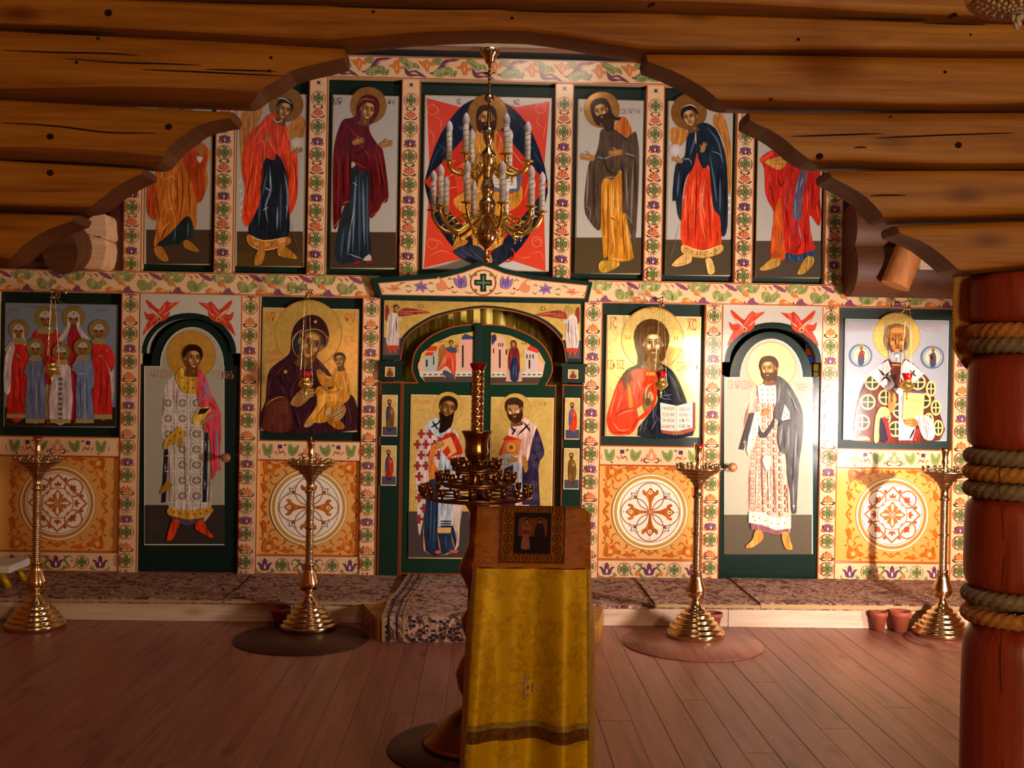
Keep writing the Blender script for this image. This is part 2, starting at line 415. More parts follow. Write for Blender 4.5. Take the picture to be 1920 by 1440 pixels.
def bud(g, c=PURD):
    g.P(c, [(0, .5), (-.35, .2), (-.5, -.35), (-.2, -.1), (0, -.55), (.2, -.1), (.5, -.35), (.35, .2)], 2)
    for f in (1, -1): g.S(c, .1, [(0, .5), (f*.5, .55), (f*.7, .3)])
def mid_unit(g):       # unit 360 wide, 160 high
    GRN = '#949658'
    g.S('#c89060', 7, '-20,40 20,20 70,90 150,152 235,120 300,40 340,22 380,20')
    g.P(GRN, '8,62 8,26 44,6 90,4 128,22 156,12 146,48 116,76 72,72 58,52 84,42 62,30 38,46 34,74')
    g.S('#9aa25e', 7, '24,50 34,24 70,16 110,36'); g.S(GRND, 4, '120,26 110,56 84,66')
    g.P(GRN, '172,86 190,62 222,64 246,86 280,70 306,76 312,102 286,108 268,132 224,142 186,124')
    g.S('#9aa25e', 7, '196,92 226,82 252,108 290,90'); g.S(GRND, 4, '240,92 236,120 210,128')
    g.P(ORA, '42,62 82,88 62,104 34,90', 2); g.P(ORA, '306,152 330,112 372,134 424,150', 2); g.P('#f0d0a0', '336,138 352,130 372,142', 2)
    g.P('#8a4a66', '252,12 308,20 352,56 330,62 288,42', 2); g.S('#8a4a66', 8, '330,60 356,44 350,26 366,18')
    g.P('#8a4a66', '66,150 108,106 126,136 158,150 118,156', 2); g.S(PURD, 6, '66,152 48,146 52,132')
    g.S(ORA, 8, '172,20 200,36 206,58'); g.S('#8a4a66', 7, '216,24 238,30 246,50')
def top_unit(g):       # unit 365 wide, 122 high
    GRN = '#8a9058'; PUR = '#74405a'
    g.P(GRN, '0,92 14,70 50,58 90,54 110,76 128,72 120,96 96,106 70,98 40,110 8,106'); g.S('#a4a868', 6, '14,90 50,72 90,74'); g.S(GRND, 3, '30,98 70,86 104,92')
    g.P(ORA, '122,54 148,46 160,22 186,30 180,52 206,56 196,74 186,62 184,88 164,96 154,70', 2); g.S('#f0c080', 6, '164,80 168,50')
    g.P(PUR, '208,56 236,82 272,74 332,114 280,104 240,110 216,96', 2); g.P('#e0b090', '240,92 262,84 284,98', 2)
    g.P(GRN, '176,14 214,12 250,34 280,40 290,70 262,60 238,72 200,42'); g.S('#a4a868', 6, '190,20 226,30 262,54'); g.S(GRND, 3, '206,36 240,56')
    g.P(ORA, '284,24 310,30 330,14 346,30 376,24 366,50 346,50 336,86 320,66 300,46', 2); g.S('#f0c080', 6, '332,30 330,66')
    g.P(GRN, '358,20 386,8 412,14 400,30 410,42 380,44', 2)
    g.P(PUR, '510,12 452,30 412,66 378,76 400,48 426,14', 2); g.P('#e0b090', '420,46 446,26 470,24', 2); g.S(PUR, 7, '370,80 352,92 348,80')
    g.S('#8a4a5a', 6, '120,110 112,92 130,88')
def panel_strip(g):    # half of the strip above a panel, x from its centre, units of crop pixels
    for f in (1, -1):
        g.o = (*g.o[:5], f)
        g.P('#86924e', '70,-40 104,-18 130,-46 144,-20 140,18 116,40 88,22 74,-4'); g.S(GRND, 4, '84,-20 112,20 132,-24')
        g.S(ORA, 10, '46,30 70,36 60,14'); g.S('#a84a30', 10, '160,40 176,6 200,20 206,-14'); g.B('#553052', 184, -38, 212, -12); g.S(ORA, 12, '212,34 226,12 240,14')
        g.S('#553052', 8, '150,-30 164,-40 170,-24')
        g.P('#86924e', '250,-42 272,-30 286,-10 300,-40 318,-34 312,4 300,36 268,38 250,10'); g.S(GRND, 4, '262,-24 280,14 304,-14'); g.S(PURD, 7, '256,46 270,50 268,40')
        g.S(ORA, 7, '330,-10 338,10 330,34')
        g.S(PURD, 8, '8,40 40,46 50,22 34,16'); g.E(PURD, 38, 20, 5, n=7)
    g.P(PNK, '0,34 -30,26 -36,-8 -18,-14 -14,-36 0,-50 14,-36 18,-14 36,-8 30,26', 2); g.P('#f2c490', '0,24 -12,6 0,-22 12,6', 2)
def lily(g, c=PUR):
    g.P(c, '0,38 -26,32 -34,4 -52,-14 -30,-14 -14,6 -14,-24 0,-44 14,-24 14,6 30,-14 52,-14 34,4 26,32', 2); g.P('#f0d0b8', '0,30 -7,14 0,-4 7,14', 2)
    for f in (1, -1): g.S(GRN, 8, [(f*10, 44), (f*44, 48), (f*58, 30), (f*48, 24)])
    g.E('#d07040', -26, -30, 4, n=6); g.E('#d07040', 26, -30, 4, n=6)
def bottom_strip(g, X, Z, sc, half):
    for f in (1, -1):
        g.at(X, Z, sc, 0, f)
        g.S(GRN, 15, '34,34 60,40 70,10 50,-14 80,-38 104,-20'); g.S(GRN, 9, '104,-20 100,-4 88,-10'); g.P(ORA, '58,28 84,8 92,34 76,44', 2); g.S(PURD, 6, '40,-30 56,-36 60,-24')
        g.S(GRN, 9, '206,36 228,44 236,22'); g.S(GRN, 8, '100,40 118,30 112,16')
        if half > 300: g.at(X+f*sc*278, Z, sc); lily(g)
        g.at(X+f*sc*163, Z, sc*44); roundel(g)
    g.at(X, Z, sc); lily(g)
def corner_scroll(g, c='#c8661e'):
    g.P(c, '-60,-52 -20,-60 6,-40 40,-44 52,-20 22,-10 6,20 -20,10 -44,34 -56,0', 2)
    g.many(c, 11, '40,-44 76,-50 90,-30 72,-22', '-50,30 -56,64 -36,80 -28,62', '0,20 30,36 44,16', '-20,20 -6,46 -22,58')
    g.P('#eeb060', '-34,-34 -8,-38 -4,-14 -26,-8', 2)
    g.P(c, '96,-60 126,-52 150,-60 140,-40 112,-36', 2); g.P(c, '-64,92 -52,120 -60,148 -40,136 -34,108', 2); g.many(c, 8, '60,-10 84,2 90,20 76,24', '-14,62 0,84 16,90 22,78', '120,-30 134,-14 150,-20', '-32,120 -16,132 -20,148'); g.E('#9a3c1c', 30, -62, 6, n=7); g.E('#9a3c1c', -66, 30, 6, n=7)
def side_scroll(g, c='#c8661e'):
    g.many(c, 10, '-70,6 -40,-14 0,10 40,-14 70,6', '-60,-10 -44,-22 -34,-10', '60,-10 44,-22 34,-10'); g.E(c, 0, -10, 9, n=8)
def panel_cross(g):     # radius of the disc: 205 units
    g.E('#f6e4bc', 0, 0, 258, n=48); g.R('#c9963a', 0, 0, 236, 20, 48); g.R('#fbf0d4', 0, 0, 218, 16, 48); g.R('#a8824a', 0, 0, 258, 4, 48); g.R('#b08048', 0, 0, 205, 5, 48)
    g.E('#f8ecd2', 0, 0, 202, n=44)
    for k in range(4):
        a = k*pi/2; g.R('#a4603a', 106*cos(a), 106*sin(a), 92, 7, 34)
    for k in range(4):
        a = k*pi/2; c, s = cos(a), sin(a); T = lambda p: [(x*c-y*s, x*s+y*c) for x, y in nums(p)]
        g.P('#b8621e', T('0,-6 -9,-14 -11,-60 -30,-108 -50,-118 -56,-144 -42,-152 -34,-136 -18,-146 0,-168 18,-146 34,-136 42,-152 56,-144 50,-118 30,-108 11,-60 9,-14'), 2)
        g.P('#f8ecd2', T('0,-118 -14,-130 0,-150 14,-130'), 2); g.P(INK, T('0,-126 -5,-133 0,-142 5,-133'), 2); g.E(INK, *T('0,-182')[0], 4, n=6)
        T2 = lambda p: [((x*cos(a+pi/4)-y*sin(a+pi/4)), (x*sin(a+pi/4)+y*cos(a+pi/4))) for x, y in nums(p)]
        g.S('#6a4a48', 5, T2('-44,-140 -34,-168 -14,-160 0,-184 14,-160 34,-168 44,-140')); g.P('#8a5040', T2('0,-130 -10,-146 0,-160 10,-146'), 2)
    g.E('#caa0a0', 0, 0, 8, n=8)
def panel_star(g):
    g.E('#f6e4bc', 0, 0, 250, n=48); g.R('#c9803a', 0, 0, 226, 22, 48); g.R('#a8824a', 0, 0, 250, 4, 48); g.R('#7a5a6a', 0, 0, 204, 4, 48)
    g.E('#f4e4c8', 0, 0, 202, n=44)
    for f in (1, -1):
        for h in (1, -1): g.R('#b8683a', f*104, h*104, 58, 11, 26)
    for q in range(4):
        a = q*pi/2; c, s = cos(a), sin(a); T = lambda p: [(x*c-y*s, x*s+y*c) for x, y in nums(p)]
        g.F('#b8683a', T('0,-200 196,0 180,0 0,-182'))
        g.P('#b05028', T('0,-150 -12,-128 -24,-140 -20,-116 0,-112 20,-116 24,-140 12,-128'), 2)
        T2 = lambda p: [((x*cos(a+pi/4)-y*sin(a+pi/4)), (x*sin(a+pi/4)+y*cos(a+pi/4))) for x, y in nums(p)]
        g.P('#a84c28', T2('0,-170 -14,-150 -26,-158 -20,-130 0,-120 20,-130 26,-158 14,-150'), 2); g.E(INK, *T2('26,-122')[0], 5, n=6)
        for dx in (-50, 50): g.P('#b05028', T([(dx, -172), (dx-12, -160), (dx-6, -146), (dx+8, -148), (dx+12, -162)]), 2)
    g.E('#f4e4c8', 0, 0, 102, n=30); g.R('#b8784a', 0, 0, 102, 7, 32)
    for q in range(4):
        a = q*pi/2; c, s = cos(a), sin(a); T = lambda p: [(x*c-y*s, x*s+y*c) for x, y in nums(p)]
        g.P('#c06a24', T('0,-94 -22,-62 -40,-52 -24,-24 0,-10 24,-24 40,-52 22,-62'), 2); g.P('#f8ecd2', T('0,-76 -9,-58 0,-16 9,-58'), 2)
        g.S('#8a3c28', 7, T('50,-76 66,-66 76,-50'))
    g.E('#9a8a9a', 0, 0, 14, n=10)

# ---------------------------------------------------------------- faces and halos of the painted figures
def head(g, cx, cy, s, rot=0, tu=0, hair='#2e1a10', beard=None, blen=1.0, veil=None, long=False, bald=False, skin=('#6c4522', '#a6783e', '#d6a664')):
    c, sn = cos(radians(rot)), sin(radians(rot)); old = g.T
    g.T = lambda x, y: (cx+s*(x*c-y*sn), cy+s*(x*sn+y*c))
    k0, k1, k2 = skin; e = tu*.38
    if veil: g.P(veil, [(-1.35, .9), (-1.5, -.5), (-1.0, -1.7), (0, -2.05), (1.0, -1.7), (1.5, -.5), (1.35, .9), (.7, 1.9), (-.7, 1.9)])
    elif long: g.P(hair, [(-1.15, 1.7), (-1.4, .6), (-1.4, -.6), (-1.0, -1.55), (0, -1.85), (1.0, -1.55), (1.4, -.6), (1.4, .6), (1.15, 1.7), (.6, 1.9), (-.6, 1.9)])
    else: g.E(hair, -.12*tu, -.42, 1.16, 1.2)
    g.P(k0, [(-.52, .7), (.52, .7), (.62, 1.5), (.75, 2.1), (-.75, 2.1), (-.62, 1.5)])
    g.S(k1, .2, [(.1, 1.4), (.25, 1.9)])
    g.P(k0, [(-.98, -.4), (-.93, .3), (-.6, 1.02), (0, 1.36), (.6, 1.02), (.93, .3), (.98, -.4), (.65, -1.1), (0, -1.3), (-.65, -1.1)])
    if abs(tu) < .8:
        for f in (1, -1):
            if f*tu <= .3: g.E(k1, f*1.0, 0, .14, .32)
    g.P(k1, [(-.72+e, -.35), (-.7+e, .3), (-.42+e, .9), (e*.9, 1.18), (.42+e*.8, .9), (.7+e*.6, .3), (.72+e*.6, -.35), (.5+e*.6, -.95), (e*.6, -1.1), (-.5+e*.8, -.95)])
    g.E(k2, e*.8, -.7, .46, .24, n=12)
    for f in (1, -1): g.E(k2, e+f*.46, .28, .2, .2, n=10)
    g.E(k2, e, 1.02, .22, .13, n=10)
    for f in (1, -1):
        x = e+f*.4
        g.E(k0, x, -.14, .28, .17, n=12); g.E('#cbb38a', x, -.13, .19, .085, n=10); g.E('#160b06', x+.04*tu, -.13, .1, n=8)
        g.S('#1e1008', .07, [(x-.26, -.12), (x, -.26), (x+.26, -.12)], 2); g.S('#241408', .1, [(x-f*.26, -.38), (x, -.46), (x+f*.32, -.32)], 2)
    g.S(k0, .2, [(e+.12*tu-.12, -.2), (e+.2*tu-.13, .2), (e+.22*tu-.16, .44)], 2)
    g.S(k2, .13, [(e+.12*tu, -.3), (e+.2*tu, .1), (e+.26*tu, .42)], 2); g.S('#4a2812', .08, [(e+.1*tu-.2, .46), (e+.2*tu, .54), (e+.1*tu+.2, .46)], 2)
    if beard and blen < .5: g.P(beard, [(-.86, .35), (-.72, .78), (-.3, .58), (e, .62), (.3, .58), (.72, .78), (.86, .35), (.78, .95), (.4, 1.4), (0, 1.62), (-.4, 1.4), (-.78, .95)]); g.E(k1, e, .94, .24, .12, n=8)
    elif beard:
        g.P(beard, [(-.98, .05), (-.74, .5), (-.42+e, .52), (e, .56), (.42+e, .52), (.74, .5), (.98, .05), (.95, .85), (.6, 1.3+.2*blen), (0, 1.35+.5*blen), (-.6, 1.3+.2*blen), (-.95, .85)])
        g.E(k1, e, .86, .2, .1, n=8)
    g.S('#6e2416', .12, [(e-.25, .76), (e, .72), (e+.25, .76)], 2)
    if veil: g.P(veil, [(-1.1, .8), (-1.3, -.5), (-.95, -1.5), (0, -1.85), (.95, -1.5), (1.3, -.5), (1.1, .8), (.98, 0), (.7, -.75), (0, -.98), (-.7, -.75), (-.98, 0)])
    elif not bald:
        g.P(hair, [(-1.05, .15), (-1.16, -.6), (-.8, -1.36), (0, -1.62), (.8, -1.36), (1.16, -.6), (1.05, .15), (.95, -.4), (.6, -.88), (e*.5, -1.02), (-.6, -.88), (-.95, -.4)])
    g.T = old
def halo(g, cx, cy, r, col='*c08a38', rim='#8a4a20'): g.E(col, cx, cy, r, n=36); g.R(rim, cx, cy, r, r*.03, 40)
def hand(g, cx, cy, s, rot=0, flip=1, col='#a8743a', hi='#cf9d5c'):   # open hand, fingers towards +x
    c, sn = cos(radians(rot)), sin(radians(rot)); old = g.T
    g.T = lambda x, y: (cx+s*(x*c-flip*y*sn), cy+s*(x*sn+flip*y*c))
    g.P(col, [(-.9, -.3), (0, -.42), (.25, -.3), (.25, .35), (-.1, .45), (-.9, .3)])
    for y, l, t in ((-.28, 1.0, -.1), (-.08, 1.15, 0), (.12, 1.08, .06), (.3, .9, .14)): g.S(col, .2, [(.1, y), (.6, y+t*.4), (l, y+t)], 2)
    g.S(col, .22, [(-.3, -.3), (.05, -.62), (.4, -.72)], 2); g.S(hi, .12, [(-.5, 0), (.1, -.1), (.8, -.06)], 2); g.S('#5e3a1c', .05, [(.2, .03), (.9, .03)], 2)
    g.T = old
# ---------------------------------------------------------------- room
floor = struct('floor', 'pine plank floor running towards the icon screen', 'floor', (0, 0, -.03))
b = MB(); b.box(-4.1, 4.1, -4.3, 11, -.05, -.006); b.build('subfloor', M['crack'], floor)
x = -4.0; k = 0
while x < 4.0:
    wd = .143+.012*((k*7) % 5-2)/2; cuts = [-4.2, -1.0+((k*37) % 29)/10, 3.2+((k*53) % 31)/12, 6.97]
    for y0, y1 in zip(cuts[:-1], cuts[1:]):
        b = MB(); b.box(-wd/2+.0007, wd/2-.0007, 0, y1-y0-.002, 0, .03+.0006*((k*13) % 3), 0, .0015); b.build('plank', M['floor'], floor, (x+wd/2, y0, 0))
    x += wd; k += 1
plat = struct('platform', 'low raised plank platform in front of the icon screen', 'platform', (0, 6.96, 0))
for x0, x1 in ((-4, -1.2), (-1.197, 1.6), (1.603, 4)):
    b = MB(); b.box(x0, x1, 0, .035, .001, .118, 0, .003); b.build('riser_board', M['raw'], plat)
    b = MB(); b.box(x0, x1, -.012, .3, .118, .135, 0, .003); b.build('nosing_board', M['raw'], plat)
b = MB(); b.box(-4, 4, .3, 1.1, .06, .134); b.build('deck', M['floor'], plat)
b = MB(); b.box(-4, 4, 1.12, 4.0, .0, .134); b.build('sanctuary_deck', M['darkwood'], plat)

def log_wall(name, label, axis, pos, a0, a1, z1, opens=(), mat='log', zlo=0):
    w_ = struct(name, label, 'wall', (0, 0, 0)); r = .14; z = zlo+.12
    def seg(s0, s1, z):
        b = MB(); ring = [(r*cos(2*pi*q/10), .135*sin(2*pi*q/10)) for q in range(10)]
        vs = [((s, pos+u, z+v) if axis == 'x' else (pos+u, s, z+v)) for s in (s0, s1) for u, v in ring]
        b.add(vs, [(q, (q+1) % 10, 10+(q+1) % 10, 10+q) for q in range(10)], 0, True); b.add(vs, [tuple(range(10)), tuple(range(19, 9, -1))])
        b.build('log', M[mat], w_)
    while z < z1:
        cuts = [(a0, a1)]
        for o0, o1, oz0, oz1 in opens:
            if oz0 < z < oz1: cuts = [q for c in cuts for q in ((c[0], min(c[1], o0)), (max(c[0], o1), c[1])) if q[1]-q[0] > .02]
        for s0, s1 in cuts: seg(s0, s1, z)
        z += .24
    return w_
log_wall('wall_left', 'round log side wall on the north side', 'y', -4.1, -4.2, 10.5, 4.6, (), 'log_y')
log_wall('wall_right', 'round log side wall with a small window', 'y', 4.12, -4.2, 10.5, 4.6, ((3.8, 4.5, .7, 1.7),), 'log_y')
log_wall('wall_back', 'round log wall behind the nave with two windows', 'x', -4.3, -4.1, 4.1, 3.5, ((2.75, 3.75, 1.4, 2.5), (-2.9, -1.9, 1.3, 2.4)))
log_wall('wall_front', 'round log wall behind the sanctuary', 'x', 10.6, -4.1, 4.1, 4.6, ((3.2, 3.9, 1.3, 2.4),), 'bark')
def window(name, axis, pos, a0, a1, z0, z1, d):
    t = struct(name, 'small wooden window', 'window', (pos, (a0+a1)/2, z0) if axis == 'y' else ((a0+a1)/2, pos, z0)); hw = (a1-a0)/2; h = z1-z0
    def bx(b, u0, u1, v0, v1, w0, w1): b.box(*((v0, v1, u0, u1) if axis == 'y' else (u0, u1, v0, v1)), w0, w1)
    b = MB()
    for q in ((-hw, -hw+.06, 0, h), (hw-.06, hw, 0, h), (-hw, hw, 0, .06), (-hw, hw, h-.06, h), (-.02, .02, 0, h), (-hw, hw, h/2-.02, h/2+.02)): bx(b, q[0], q[1], -.04, .04, q[2], q[3])
    b.build('window_frame', M['raw'], t); b = MB(); bx(b, -hw+.05, hw-.05, -.004, .004, .05, h-.05); b.build('pane', M['pane'], t)
window('window_1', 'y', 4.12, 3.8, 4.5, .72, 1.68, 1); window('window_2', 'x', -4.3, 2.75, 3.75, 1.4, 2.5, 1); window('window_3', 'x', -4.3, -2.9, -1.9, 1.3, 2.4, 1)
c1 = struct('ceiling', 'plank ceiling over nave and sanctuary', 'ceiling')
for i in range(20):
    b = MB(); b.box(-4.2+i*.42, -4.2+i*.42+.415, -4.3, 4.05, 3.42, 3.47); b.build('plank', M['log_y'], c1)
b = MB(); b.box(-4.2, 4.2, 4.0, 10.8, 4.75, 4.8); b.build('sanctuary_ceiling', M['darkwood'], c1)
zb = onY(920, 97, 5.655).z
b = MB(); b.box(-4.1, 4.1, -.035, .035, 0, .3, 0, .004); bm_ = b.build('ceiling_beam', M['raw'], None, (0, 5.62, zb)); tag(bm_, 'pale planed beam crossing above the arch opening, holding the big chandelier', 'beam', kind='structure')

# arch wall: hewn logs cut to a stepped curve
arch_w = struct('wall_arch', 'wall of varnished hewn logs cut into a stepped arch', 'wall', (0, 3.8, 0))
YF0 = 3.8; TH = .17
TP = [(0, .075), (.035, .05), (.085, .030), (.14, .012), (.2, .002), (.32, 0), (.44, 0), (.56, 0), (.68, 0), (.8, 0), (.9, .001), (.97, .004), (.99, .02), (1, .06)]
def along(pl, t):
    L = [0]
    for a, c in zip(pl[:-1], pl[1:]): L.append(L[-1]+math.hypot(c[0]-a[0], c[1]-a[1]))
    d = t*L[-1]
    for i in range(len(pl)-1):
        if d <= L[i+1]+1e-9:
            f = (d-L[i])/max(L[i+1]-L[i], 1e-9); return tuple(pl[i][j]+f*(pl[i+1][j]-pl[i][j]) for j in (0, 1))
    return pl[-1]
def arch_log(end, otop, obot, side, seed):
    E2 = [(q.x, q.z) for q in (onY(x, y, YF0) for x, y in nums(end))][::-1]      # bottom -> top
    xo = 4.1*side; zt = onY(1920 if side > 0 else 0, otop, YF0).z; zb_ = onY(1920 if side > 0 else 0, obot, YF0).z
    xe = onY(1920 if side > 0 else 0, otop, YF0).x; rows = []; ns = 22
    slope_t = (zt-E2[-1][1])/(xe-E2[-1][0]); slope_b = (zb_-E2[0][1])/(xe-E2[0][0])
    zt += slope_t*(xo-xe); zb_ += slope_b*(xo-xe)
    rnd = random.Random(seed); ph = [rnd.uniform(0, 6) for _ in range(4)]
    b = MB(); nt = len(TP)
    for i in range(ns):
        s = 1-(1-i/(ns-1))**1.0; fr = []; bk = []
        for t, d in TP:
            if 0 < t < .4: t *= 1+.28*sin((xo+s*(E2[0][0]-xo))*2.6+ph[0])*(1-s**8)
            e = along(E2, t); o = (xo, zb_+(zt-zb_)*t); x = o[0]+s*(e[0]-o[0]); z = o[1]+s*(e[1]-o[1])
            wv = (1-s**6)*(.007*sin(x*3.1+ph[0])+.004*sin(x*7.3+ph[1]))*(1-t)+(1-s**6)*.003*sin(x*4+ph[2])*t
            dd = d*(1+.5*sin(x*2.3+ph[3])*(1-t))
            fr.append((x, dd, z+wv)); bk.append((x, TH-d*.6, z+wv))
        rows.append(fr+bk[::-1]+[fr[0]])
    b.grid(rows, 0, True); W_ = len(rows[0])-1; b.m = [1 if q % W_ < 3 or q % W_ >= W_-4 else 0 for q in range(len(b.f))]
    L = rows[-1]; m_ = nt
    b.add(L[:m_]+[L[2*m_-1-j] for j in range(m_)], [(j, j+1, m_+j+1, m_+j) for j in range(m_-1)], 1)
    L = rows[0]; b.add(L[:m_]+[L[2*m_-1-j] for j in range(m_)], [(j, m_+j, m_+j+1, j+1) for j in range(m_-1)], 1)
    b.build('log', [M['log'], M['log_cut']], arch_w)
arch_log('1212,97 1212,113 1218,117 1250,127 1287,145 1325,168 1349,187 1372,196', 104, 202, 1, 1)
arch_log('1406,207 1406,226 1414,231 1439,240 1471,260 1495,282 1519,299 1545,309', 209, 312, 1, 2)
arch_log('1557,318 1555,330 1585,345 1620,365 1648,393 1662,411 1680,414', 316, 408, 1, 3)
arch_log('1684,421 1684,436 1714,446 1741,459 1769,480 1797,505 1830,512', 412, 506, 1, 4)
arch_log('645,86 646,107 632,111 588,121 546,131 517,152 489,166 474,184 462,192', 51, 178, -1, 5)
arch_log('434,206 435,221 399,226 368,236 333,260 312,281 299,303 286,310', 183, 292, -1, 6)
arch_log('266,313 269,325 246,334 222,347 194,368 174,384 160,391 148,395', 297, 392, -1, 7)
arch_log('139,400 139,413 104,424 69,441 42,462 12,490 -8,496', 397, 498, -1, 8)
def beam_log(top, bot, seed):
    # full-width log: top and bottom lines as pixel polylines from left to right
    T_ = [(q.x, q.z) for q in (onY(x, y, YF0) for x, y in nums(top))]; B_2 = [(q.x, q.z) for q in (onY(x, y, YF0) for x, y in nums(bot))]
    def at(pl, x):
        for a, c in zip(pl[:-1], pl[1:]):
            if x <= c[0] or c is pl[-1]: f = (x-a[0])/(c[0]-a[0]); f = f if a is pl[0] or f > 0 else 0; return a[1]+f*(c[1]-a[1])
    rows = []; b = MB(); ph = seed*1.7; n = 60
    for i in range(n+1):
        x = -4.1+8.2*i/n; zt = at(T_, x); zb_ = at(B_2, x); fr = []; bk = []
        for t, d in TP:
            if 0 < t < .4: t *= 1+.28*sin(x*2.2+ph*2)
            z = zb_+(zt-zb_)*t+.003*sin(x*5+ph)*(1-t); fr.append((x, d*(1+.3*sin(x*2+ph)), z)); bk.append((x, TH-d*.6, z))
        rows.append(fr+bk[::-1]+[fr[0]])
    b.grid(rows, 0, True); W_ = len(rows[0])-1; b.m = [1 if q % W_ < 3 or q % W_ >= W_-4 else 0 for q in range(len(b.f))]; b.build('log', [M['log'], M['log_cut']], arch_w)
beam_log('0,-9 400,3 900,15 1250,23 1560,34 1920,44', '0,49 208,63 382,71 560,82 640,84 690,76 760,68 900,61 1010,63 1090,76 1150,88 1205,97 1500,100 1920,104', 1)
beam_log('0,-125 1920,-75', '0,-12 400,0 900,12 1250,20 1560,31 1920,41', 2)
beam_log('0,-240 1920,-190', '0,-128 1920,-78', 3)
b = MB()
for p in ('0,94 100,98 200,100 260,104', '120,110 220,117 290,119 380,122', '260,130 400,136 540,143', '380,130 460,132 520,134', '0,230 100,236 200,248 300,250', '1480,256 1570,253 1660,250', '1640,259 1750,254 1910,249', '1600,277 1615,276 1625,277', '1630,367 1660,366 1700,366', '1560,33 1660,35 1740,36', '1630,37 1700,39 1740,39', '1730,43 1800,45 1850,46', '610,10 700,14 850,17 960,15', '940,19 1050,22 1200,22', '380,3 480,6 600,8', '40,56 140,58 220,64'):
    q = catmull(nums(p), False, 6); n = len(q); vs = []
    for i, (x, y) in enumerate(q):
        h = 2.6*sin(pi*i/(n-1))**.6+.15
        for s_ in (1, -1): v = onY(x, y+s_*h*.6, YF0-.0008); vs.append((v.x, v.y-YF0, v.z))
    b.add(vs, [(2*i, 2*i+1, 2*i+3, 2*i+2) for i in range(n-1)])
for x, y, r in ((203, 24, 9), (184, 72, 4), (143, 117, 4), (94, 256, 8), (316, 238, 8), (94, 324, 8), (508, 108, 4), (1497, 74, 4), (1772, 135, 4), (1797, 272, 8), (1446, 186, 3.5), (1537, 293, 8), (1670, 219, 3), (1790, 28, 6), (1820, 65, 3), (960, 34, 4), (700, 22, 4), (1224, 8, 5), (505, 133, 4)):
    vs = []; 
    for k_ in range(12): v = onY(x+r*.75*cos(k_*pi/6)*1.15, y+r*.75*sin(k_*pi/6), YF0-.0008); vs.append((v.x, v.y-YF0, v.z))
    b.add(vs, [tuple(range(12))])
b.build('cracks_and_knots', M['crack'], arch_w)

# pillar under the end of the arch
PX, PY = onY(1822, 800, 3.92).x+.165, 3.92
pil = struct('pillar', 'carved red-brown log pillar with carved rope bands', 'pillar', (PX, PY, 0))
zy = lambda y: onY(1870, y, 3.78).z
def seg(y0, y1, r=.163, rm=.172, top=None):
    za = zy(y0) if top is None else top; zb_ = zy(y1) if y1 else 0.0; prof = []; n = 12
    for i in range(n+1):
        f = i/n; e = min(f, 1-f)*2; prof.append((r-.03*(1-min(1, e*4))**2+(rm-r)*math.sqrt(max(0, 1-(2*f-1)**2)), zb_+(za-zb_)*f))
    b = MB(); b.lathe(prof, seg=40); b.build('shaft', M['pillar'], pil)
def rope(y, col, ph):
    b = MB(); N, K, n_tw = 220, 12, 16; R0, r0 = .150, .030; rows = []; z0 = zy(y)
    for i in range(N+1):
        a = 2*pi*i/N; row = []
        for k_ in range(K+1):
            p = 2*pi*k_/K; rr = r0*(.76+.28*abs(cos(a*n_tw-p*1.5+ph))**.6)
            row.append(((R0+rr*cos(p))*cos(a), (R0+rr*cos(p))*sin(a), z0+rr*.98*sin(p)))
        rows.append(row)
    b.grid(rows); b.build('rope_band', M['rope_'+col], pil)
seg(506, 604); rope(619, 'ochre', 0); rope(646, 'grey', .5); seg(660, 850); rope(861, 'grey', 1); rope(892, 'ochre', 0); rope(925, 'grey', .4); seg(938, 1120); rope(1131, 'grey', .2); rope(1168, 'ochre', .8); seg(1182, None, .168, .172)
b = MB()
for p in ('1862,850 1858,900 1862,945', '1866,946 1872,1040 1866,1110', '1868,1120 1866,1190 1864,1260 1870,1330 1874,1440 1876,1500'):
    q = catmull(nums(p), False, 6); vs = []
    for i, (x, y) in enumerate(q):
        for s_ in (1, -1): v = onY(x+s_*1.5*sin(pi*(i+.5)/len(q)), y, 3.72); u = Vector((v.x-PX, v.y-PY)); u = u.normalized()*(.1715 if not 850 < y < 945 else .181); vs.append((u.x, u.y, v.z))
    b.add(vs, [(2*i, 2*i+1, 2*i+3, 2*i+2) for i in range(len(q)-1)])
b.build('crack', M['crack'], pil)

# log ends of the side walls beside the upper tier
def cyl(b, p0, p1, r, mi=0, mcap=None, seg_=18, flat=1.0):
    p0, p1 = Vector(p0), Vector(p1); d = (p1-p0).normalized(); a = d.cross(Vector((0, 0, 1))).normalized(); c = a.cross(d); vs = []
    for p in (p0, p1):
        for k_ in range(seg_): t = 2*pi*k_/seg_; vs.append(p+a*r*cos(t)*flat+c*r*sin(t))
    b.add(vs, [(k_, (k_+1) % seg_, seg_+(k_+1) % seg_, seg_+k_) for k_ in range(seg_)], mi, True)
    b.add(vs, [tuple(range(seg_-1, -1, -1)), tuple(range(seg_, 2*seg_))], mi if mcap is None else mcap)
wr = struct('wall_side_logs', 'stacked log ends of the transverse wall beside the upper tier', 'wall', (0, 0, 0))
for y, r in ((432, .185), (503, .2)):
    p = onY(1600, y, 7.7); b = MB(); cyl(b, (p.x-.02, 7.74, p.z), (4.1, 7.74, p.z), r, 0, 0, 22); b.build('log', [M['bark']], wr)
p = onY(1678, 536, 7.5); q = onY(1708, 462, 7.5); b = MB(); cyl(b, p, q, .098, 0, 1, 20, .95); b.build('log', [M['stub'], M['stub']], wr)
p = onY(1740, 500, 7.62); b = MB(); b.box(p.x-.1, 4.1, 7.53, 7.62, p.z-.03, p.z+.13, 0, .01); b.build('log', M['raw'], wr)
